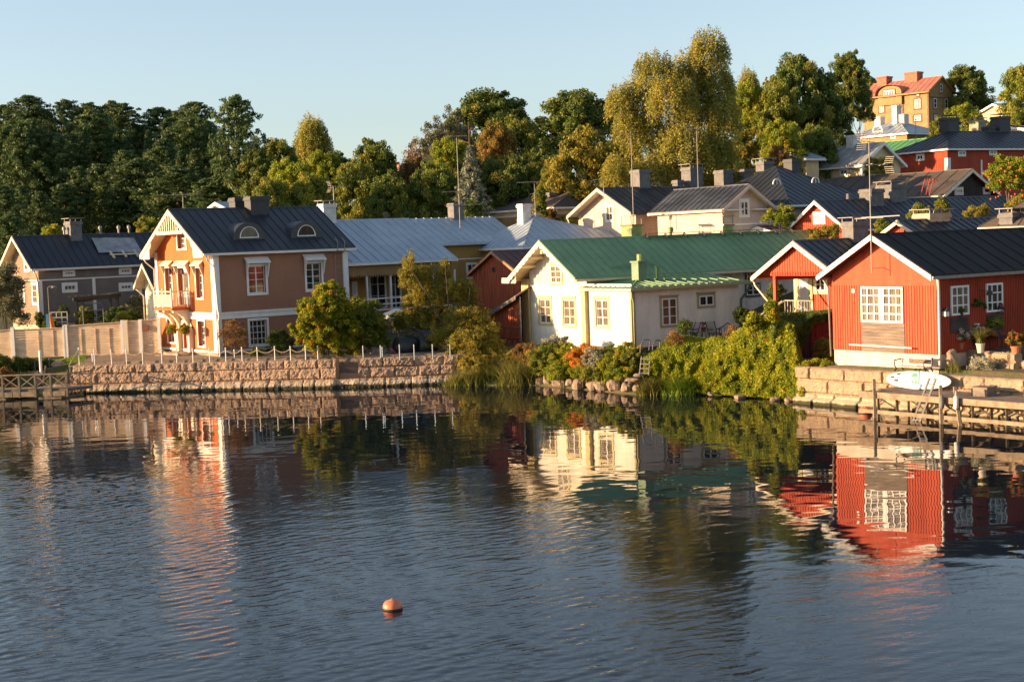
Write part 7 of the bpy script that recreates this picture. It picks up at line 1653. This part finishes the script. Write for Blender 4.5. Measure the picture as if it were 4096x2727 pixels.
# ================================================================== jetty on the right
off=2.5
s0,zj=rws(3447,1562,off); s1,_=rws(4150,1612,off); zj=1.2
s0=rws(3447,1568,off)[0]
jt=empty('wooden_jetty',rw(s0,0,0)); tag(jt,'weathered wooden jetty on posts along the tan granite wall','jetty')
M_DOCKD=mat('dark_wet_timber',(.13,.095,.065),.9,.4,3,fine=.3)
J=lambda s,o,z:(rw(s,o,z)-jt.location)
send=rL-4
def jb(name,sa,sb,oa,ob,za,zb_,m): 
    return MB().hexa([J(sa,oa,za),J(sb,oa,za),J(sb,ob,za),J(sa,ob,za),J(sa,oa,zb_),J(sb,oa,zb_),J(sb,ob,zb_),J(sa,ob,zb_)]).build(name,m,jt)
nb=8
for k in range(nb): o0=.12+(off-.12)*k/nb; jb('deck_plank',s0+(.0 if k%2 else .06),send,o0,o0+(off-.12)/nb-.02,zj-.06,zj,M_DOCK)
jb('edge_beam',s0-.05,send,off,off+.12,zj-.27,zj+.015,M_DOCKF); jb('edge_beam',s0+.1,send,1.0,1.12,zj-.25,zj-.06,M_DOCKF)
zlow=.30; jb('lower_beam',s0-.1,send,off+.02,off+.14,zlow-.1,zlow+.08,M_DOCKF)
for i,u in enumerate((3500,3765,3822)):
    v={3500:1515,3765:1540,3822:1545}[u]; s,_=rws(u,1560,off+.1); ztop=rws(u,v,off+.1)[1]; lean=-.35 if u==3822 else -.05
    MB().bar(J(s+lean*-1.2,off+.2,-1.0),J(s,off+.16,ztop),.13).build('pile',M_DOCKF,jt)
for k in range(9):
    s=s0+.9+k*1.75; MB().bar(J(s,off-.1,-.8),J(s,off-.1,zj-.1),.10).build('pile',M_DOCKD,jt)
    MB().bar(J(s+.1,off-.05,zj-.25),J(s+.8,off-.3,zj-.7),.06).build('brace',M_DOCKD,jt)
    MB().bar(J(s+.0,1.0,-.3),J(s+.0,1.05,zj-.1),.12).build('inner_post',M_DOCKD,jt)
jb('storage_box',*(lambda a,b:(a,b))(rws(3900,1560,1.1)[0],rws(3965,1565,1.1)[0]),.7,1.4,zj,zj+.42,M_GREYW)
# paddleboard leaning on the wall
pbA,pbB=rws(3541,1520,.62),rws(3797,1535,.62); sA,sB=pbA[0],pbB[0]; hl=(sB-sA)/2; sc_=(sA+sB)/2; 
c_=rw(sc_,.62,zj+.02); e=empty('paddleboard',c_); tag(e,'white paddleboard with green lettered patch leaning on the tan granite wall','paddleboard')
wid=rws(3660,1477,.2)[1]-zj; zc=wid/2
outl=[]
for i in range(48):
    a=2*math.pi*i/48; c,s=math.cos(a),math.sin(a); x=hl*(abs(c)**.9)*(1 if c>0 else -1); y=(wid/2)*(abs(s)**(.85))*(1 if s>0 else -1)*(1-.10*x/hl*-1 if x<0 else 1-.16*(x/hl))
    outl.append((x,y))
tilt=R(24)
def bpnt(x,y,o):  # along wall, up the board, out
    yy=y+zc; return tuple(rd*x+rn*(-.62+.62-math.sin(tilt)*yy+o*math.cos(tilt)+.05)+Vector((0,0,math.cos(tilt)*yy+o*math.sin(tilt)+ (-.0))) )
mb=MB(); rings=[(1-.06,-.06),(1,-.02),(1,.02),(1-.05,.06),(.5,.075)]
for q,o in rings:
    for x,y in outl: mb.V.append(bpnt(x*(q if q<.9 else 1-(1-q)*.6),y*q,o))
n=48
for i in range(len(rings)-1):
    for j in range(n): mb.F.append((i*n+j,i*n+(j+1)%n,(i+1)*n+(j+1)%n,(i+1)*n+j))
mb.F.append(tuple(range(n))); mb.F.append(tuple(range(4*n,5*n))); mb.build('board',mat('glossy_white',(.82,.80,.76),.25,.03,1,fine=.02),e,False)
M_TEAL=mat('teal_patch',(.10,.27,.22),.4,.05,2)
px0=-hl*.12; mb=MB(); w0=hl*.16
mb.poly([bpnt(px0-w0,wid*.47,.10),bpnt(px0+w0*.75,wid*.47,.10),bpnt(px0+w0*1.35,-wid*.24,.10),bpnt(px0-w0*.1,-wid*.22,.10),bpnt(px0-w0*.35,-wid*.1,.10)]); mb.build('logo_patch',M_TEAL,e)
# letters C T F running down the patch (each rotated a quarter turn)
def strokes(segs,yc,h=.16,w_=.20):
    m_=MB()
    for (x0,y0,x1,y1) in segs:
        a=(px0+w0*.18+(y0-.5)*w_-(yc)*.12*0,yc+(.5-x0)*h);b=(px0+w0*.18+(y1-.5)*w_,yc+(.5-x1)*h); a=(a[0]+(wid*.2-yc)*.18,a[1]);b=(b[0]+(wid*.2-yc)*.18,b[1])
        dx,dy=b[0]-a[0],b[1]-a[1]; l=math.hypot(dx,dy) or 1; nx,ny=-dy/l*.022,dx/l*.022; ex,ey=dx/l*.02,dy/l*.02
        m_.poly([bpnt(a[0]-ex+nx,a[1]-ey+ny,.112),bpnt(b[0]+ex+nx,b[1]+ey+ny,.112),bpnt(b[0]+ex-nx,b[1]+ey-ny,.112),bpnt(a[0]-ex-nx,a[1]-ey-ny,.112)])
    return m_
k_=hl/1.9
for segs,yc in (([(1,1,0,1),(0,1,0,0),(0,0,1,0)],wid*.30),([(0,1,1,1),(.5,1,.5,0)],wid*.08),([(0,0,0,1),(0,1,1,1),(0,.5,.8,.5)],-wid*.12)):
    strokes(segs,yc,wid*.16,w0*1.3).build('lettering',mat('glossy_white',(.82,.80,.76),.25),e)
for (x,y,w_,h_) in ((-.42,.33,.16,.015),(-.42,-.18,.14,.015),(-.63,.26,.05,.05),(-.80,.07,.05,.05),(-.66,-.10,.06,.06)):
    mb=MB(); x*=hl; y*=wid; w2=w_*hl; h2=h_*wid; mb.hexa([bpnt(x-w2,y-h2,.07),bpnt(x+w2,y-h2,.07),bpnt(x+w2,y+h2,.07),bpnt(x-w2,y+h2,.07),bpnt(x-w2,y-h2,.1),bpnt(x+w2,y-h2,.1),bpnt(x+w2,y+h2,.1),bpnt(x-w2,y+h2,.1)]); mb.build('fin_box',M_CHIMD,e)
# ladder leaning on the jetty
b0=at(3653,1683,z=0);b1=at(3680,1686,z=0); t0=onwall(3718,1512,off+.05);t1=onwall(3744,1514,off+.05)
e=empty('jetty_ladder',b0); tag(e,'aluminium ladder leaning from the water against the jetty edge','ladder')
for b,t in ((b0,t0),(b1,t1)): MB().bar((b-b0)-(t-b)*.12,(t-b0),.06,.09).build('rail',M_CHIM,e)
for k in range(9): f=.03+.12*k; MB().bar((b0.lerp(t0,f))-b0,(b1.lerp(t1,f))-b0,.045).build('rung',M_CHIM,e)
# fenders
for (u,v,m,lab) in ((3824,1612,M_WHITE,'white cylindrical boat fender hanging from the jetty edge'),(3767,1610,M_CHIM,'grey boat fender hanging next to the jetty pile')):
    p=onwall(u,v,off+.3); o=MB().lathe([(.03,.34),(.11,.26),(.115,-.22),(.03,-.3)],(0,0,0),12).tube([(0,0,.3),(0,0,.55)],.012,5).build('boat_fender',m,None,True); o.location=p; tag(o,lab,'fender')
p=onwall(3515,1552,off-.45); p.z=zj+.03; mb=MB(); mb.tube([(.28*math.cos(t*.5)*(1-.01*t),.2*math.sin(t*.5)*(1-.01*t),.02+.002*t) for t in range(40)],.02,5); simple('mooring_rope',mb,M_ROPE,p,'coiled rope lying on the jetty beside the first pile','rope')
# bench by red cottage wall
def rf_(u,v,off=.9): q=HR.pick(u,v,lx=-off); return q
a=rf_(3622,1478,.9); zg=a[2]
q0=rf_(3595,1470,.9); q1=rf_(3712,1480,.9); be=empty('garden_bench',HR.world(-.9,(q0[1]+q1[1])/2,0),HR.e.rotation_euler[2]); tag(be,'ornate iron and wood park bench in front of the red cottage base','bench')
bw_=abs(q1[1]-q0[1])/2; zs=rf_(3650,1465,.9)[2]; zt=rf_(3650,1425,.5)[2]; 
MB().box(-.25,.25,-bw_,bw_,zs-.04,zs).build('seat',M_CONC,be)
mb=MB(); mb.box(.26,.30,-bw_*.55,bw_*.55,zs+.12,zt-.1); mb.build('backrest_panel',mat('bronze_lattice',(.17,.10,.05),.6,.5,14),be); MB().box(.24,.31,-bw_,bw_,zt-.09,zt).build('top_slat',M_CONC,be); MB().box(.22,.28,-bw_,bw_,zs+.03,zs+.12).build('lower_slat',M_CONC,be)
for y in (-bw_,bw_):
    MB().tube([(.35,y,-.0),(.22,y,zs*.6),(.25,y,zs),(.33,y,zt)],.035,6).tube([(-.3,y,0),(-.15,y,zs*.5),(-.28,y,zs),(-.3,y,zs+.28),(.2,y,zs+.32)],.035,6).build('end_frame',M_BLACK,be)
# granite terrace and its wall by the red cottage
T0=at(3782,1478,z=2.05); T1=at(3838,1478,z=2.1); tw=[(3790,1478,2.05),(3905,1500,2.05),(4010,1518,2.0)]
A_=at(3800,1458,z=2.05); B_=at(4056,1482,z=2.05); C_=at(4170,1493,z=2.0)
te=stonewall('terrace_wall',A_,B_,1.8,2.84,(.86,),M_GRAN2,'low pale block wall holding the flower terrace right of the red cottage',33,back=.5,amp=.012,lo=.7,hi=1.3)[0]
te2=stonewall('terrace_wall',B_+Vector((.15,.35,0)),C_,1.8,2.5,(.86,),M_GRAN2,'lower end of the pale terrace wall at the right edge',34,back=.5,amp=.012,lo=.5,hi=.9)[0]
o=MB().hexa([A_+Vector((-.1,.2,-.5)),C_+Vector((6,.4,-.5)),C_+Vector((12,14,-.5)),A_+Vector((2,14,-.5)),A_+Vector((-.1,.2,.74)),C_+Vector((6,.4,.68)),C_+Vector((12,14,1.1)),A_+Vector((2,14,1.1))]).build('terrace_paving',mat('dark_paving',(.12,.10,.08),.9,.3,2)); tag(o,kind='structure')
rock('terrace_block',at(3806,1432,Y=71.2),.26,.25,.42,M_GRAN2,'tall squared granite block at the left end of the terrace wall',97,cat='granite block')
ztr=2.85
def pot(u,v,Y,r_,h_,m,lab,fm,fr,seed,fz=.0,leaf=.05,name='flower_pot'):
    p=at(u,v,Y=Y); e=empty(name,p); tag(e,lab,'flower pot'); MB().lathe([(r_*.7,-h_/2),(r_,h_/2-.03),(r_*1.12,h_/2-.03),(r_*1.12,h_/2+.03)],(0,0,0),14).build('pot',m,e)
    if fm: flowers(e,fm,fr,h_/2+fr*.7+fz,seed,int(30+90*fr),leaf)
    return e
Yt=69.0
pot(3840,1385,72.3,.2,.3,M_TERRA,'terracotta pot of white and pink flowers on the terrace left end',L_WPF,.42,620,.05)
pot(3905,1370,72.7,.2,.3,M_CHIMD,'dark pot of pink and white flowers behind the spiky potted grass',L_WPF,.42,621,.0)
pot(4065,1405,70.0,.24,.42,M_TERRA,'terracotta pot of bright red geraniums at the right edge',L_REDF,.42,622,.05)
e=pot(3922,1393,70.9,.2,.42,M_CONC,'pale urn with spiky grass in the middle of the terrace',None,0,623); 
me=blades('blades',np.tile([[0,0,.2]],(170,1))+np.random.default_rng(5).normal(size=(170,3))*np.array([.06,.06,.02]),np.full(170,.95),L_GRASS,624,.018,1.25); o=bpy.data.objects.new('blades',me); COL.objects.link(o); o.parent=e
pot(3903,1308,72.9,.17,.3,M_WHITE,'white pot with a dark standard shrub on the red cottage side wall',L_HEDGE,.34,625,.75)
pot(3935,1305,73.4,.1,.24,M_WHITE,'small white pot between the two side windows of the red cottage',L_HEDGE,.3,626,.7)
pot(3980,1335,73.2,.27,.25,M_TERRA,'brown bowl with green juniper sprigs on the dark garden table',L_MID,.42,627,.05)
pot(3985,1262,73.9,.22,.2,M_CHIMD,'window box of pink petunias under the right side window',L_PINKF,.35,628,.0)
pot(3840,1262,72.2,.16,.18,M_CHIMD,'small window box with a few flowers under the left side window',L_HEDGE,.2,629,.0)
p=at(3983,1350,Y=73.2); e=empty('garden_table',p); tag(e,'dark small garden table on the terrace of the red cottage','table'); MB().box(-.45,.45,-.35,.35,.0,.04).build('tabletop',M_BLACK,e)
for x in (-.4,.4):
    for y in (-.3,.3): MB().bar((x,y,-.7),(x,y,0),.045).build('leg',M_BLACK,e)
p=at(4020,1365,Y=72.5); chair(p+Vector((0,0,-.2)),R(60),M_BLACK,'black iron chair beside the dark table on the terrace',sc=1.0)
p=HR.world(*HR.pick(3783,1250,ly=-.12)); e=empty('birdhouse',p,HR.e.rotation_euler[2]); tag(e,'small white birdhouse with dark roof beside the red cottage downpipe','birdhouse'); MB().box(-.13,.13,-.1,.1,-.18,.08).build('body',M_WHITE,e); MB().hexa([(-.18,-.14,.06),(.18,-.14,.06),(.18,.14,.06),(-.18,.14,.06),(-.02,-.14,.22),(.02,-.14,.22),(.02,.14,.22),(-.02,.14,.22)]).build('roof',M_CHIMD,e)
L_SILV=L_SILVER
bush('silver_plant',3880,3985,1435,1492,70.3,L_SILVER,'rounded silver leaved plant in front of the terrace wall','plant',.045,2.2,seed=701)
bush('silver_plant',4000,4075,1420,1462,70.6,L_SILVER,'silver leaved plant spilling over the terrace wall end','plant',.045,2.0,seed=702)
bush('silver_plant',4060,4100,1430,1470,70.4,L_HEDGE,'small grey green plant right of the silver plant on the terrace','plant',.045,2.0,seed=703)
reed(3775,3850,1425,1475,70.9,420,'dry tan lavender tuft at the foot of the terrace wall',L_GRASS,bend=.35,name='lavender_tuft',cat='lavender',wid=.012,dy=.6)
# thin sapling leaning in front of the pink wall
pA=at(978,1556,z=0);pB=wallpt(984,1438,.35); mb=MB(); mb.tube([(0,0,-.2),(.15,0,.5),(.35,.02,1.1),((pB-pA).x,(pB-pA).y,(pB-pA).z)],[.03,.028,.02,.012],6); o=mb.build('bare_branch',M_BARKP); o.location=pA+wn*.3; tag(o,'thin bare branch leaning against the pink granite wall','branch')
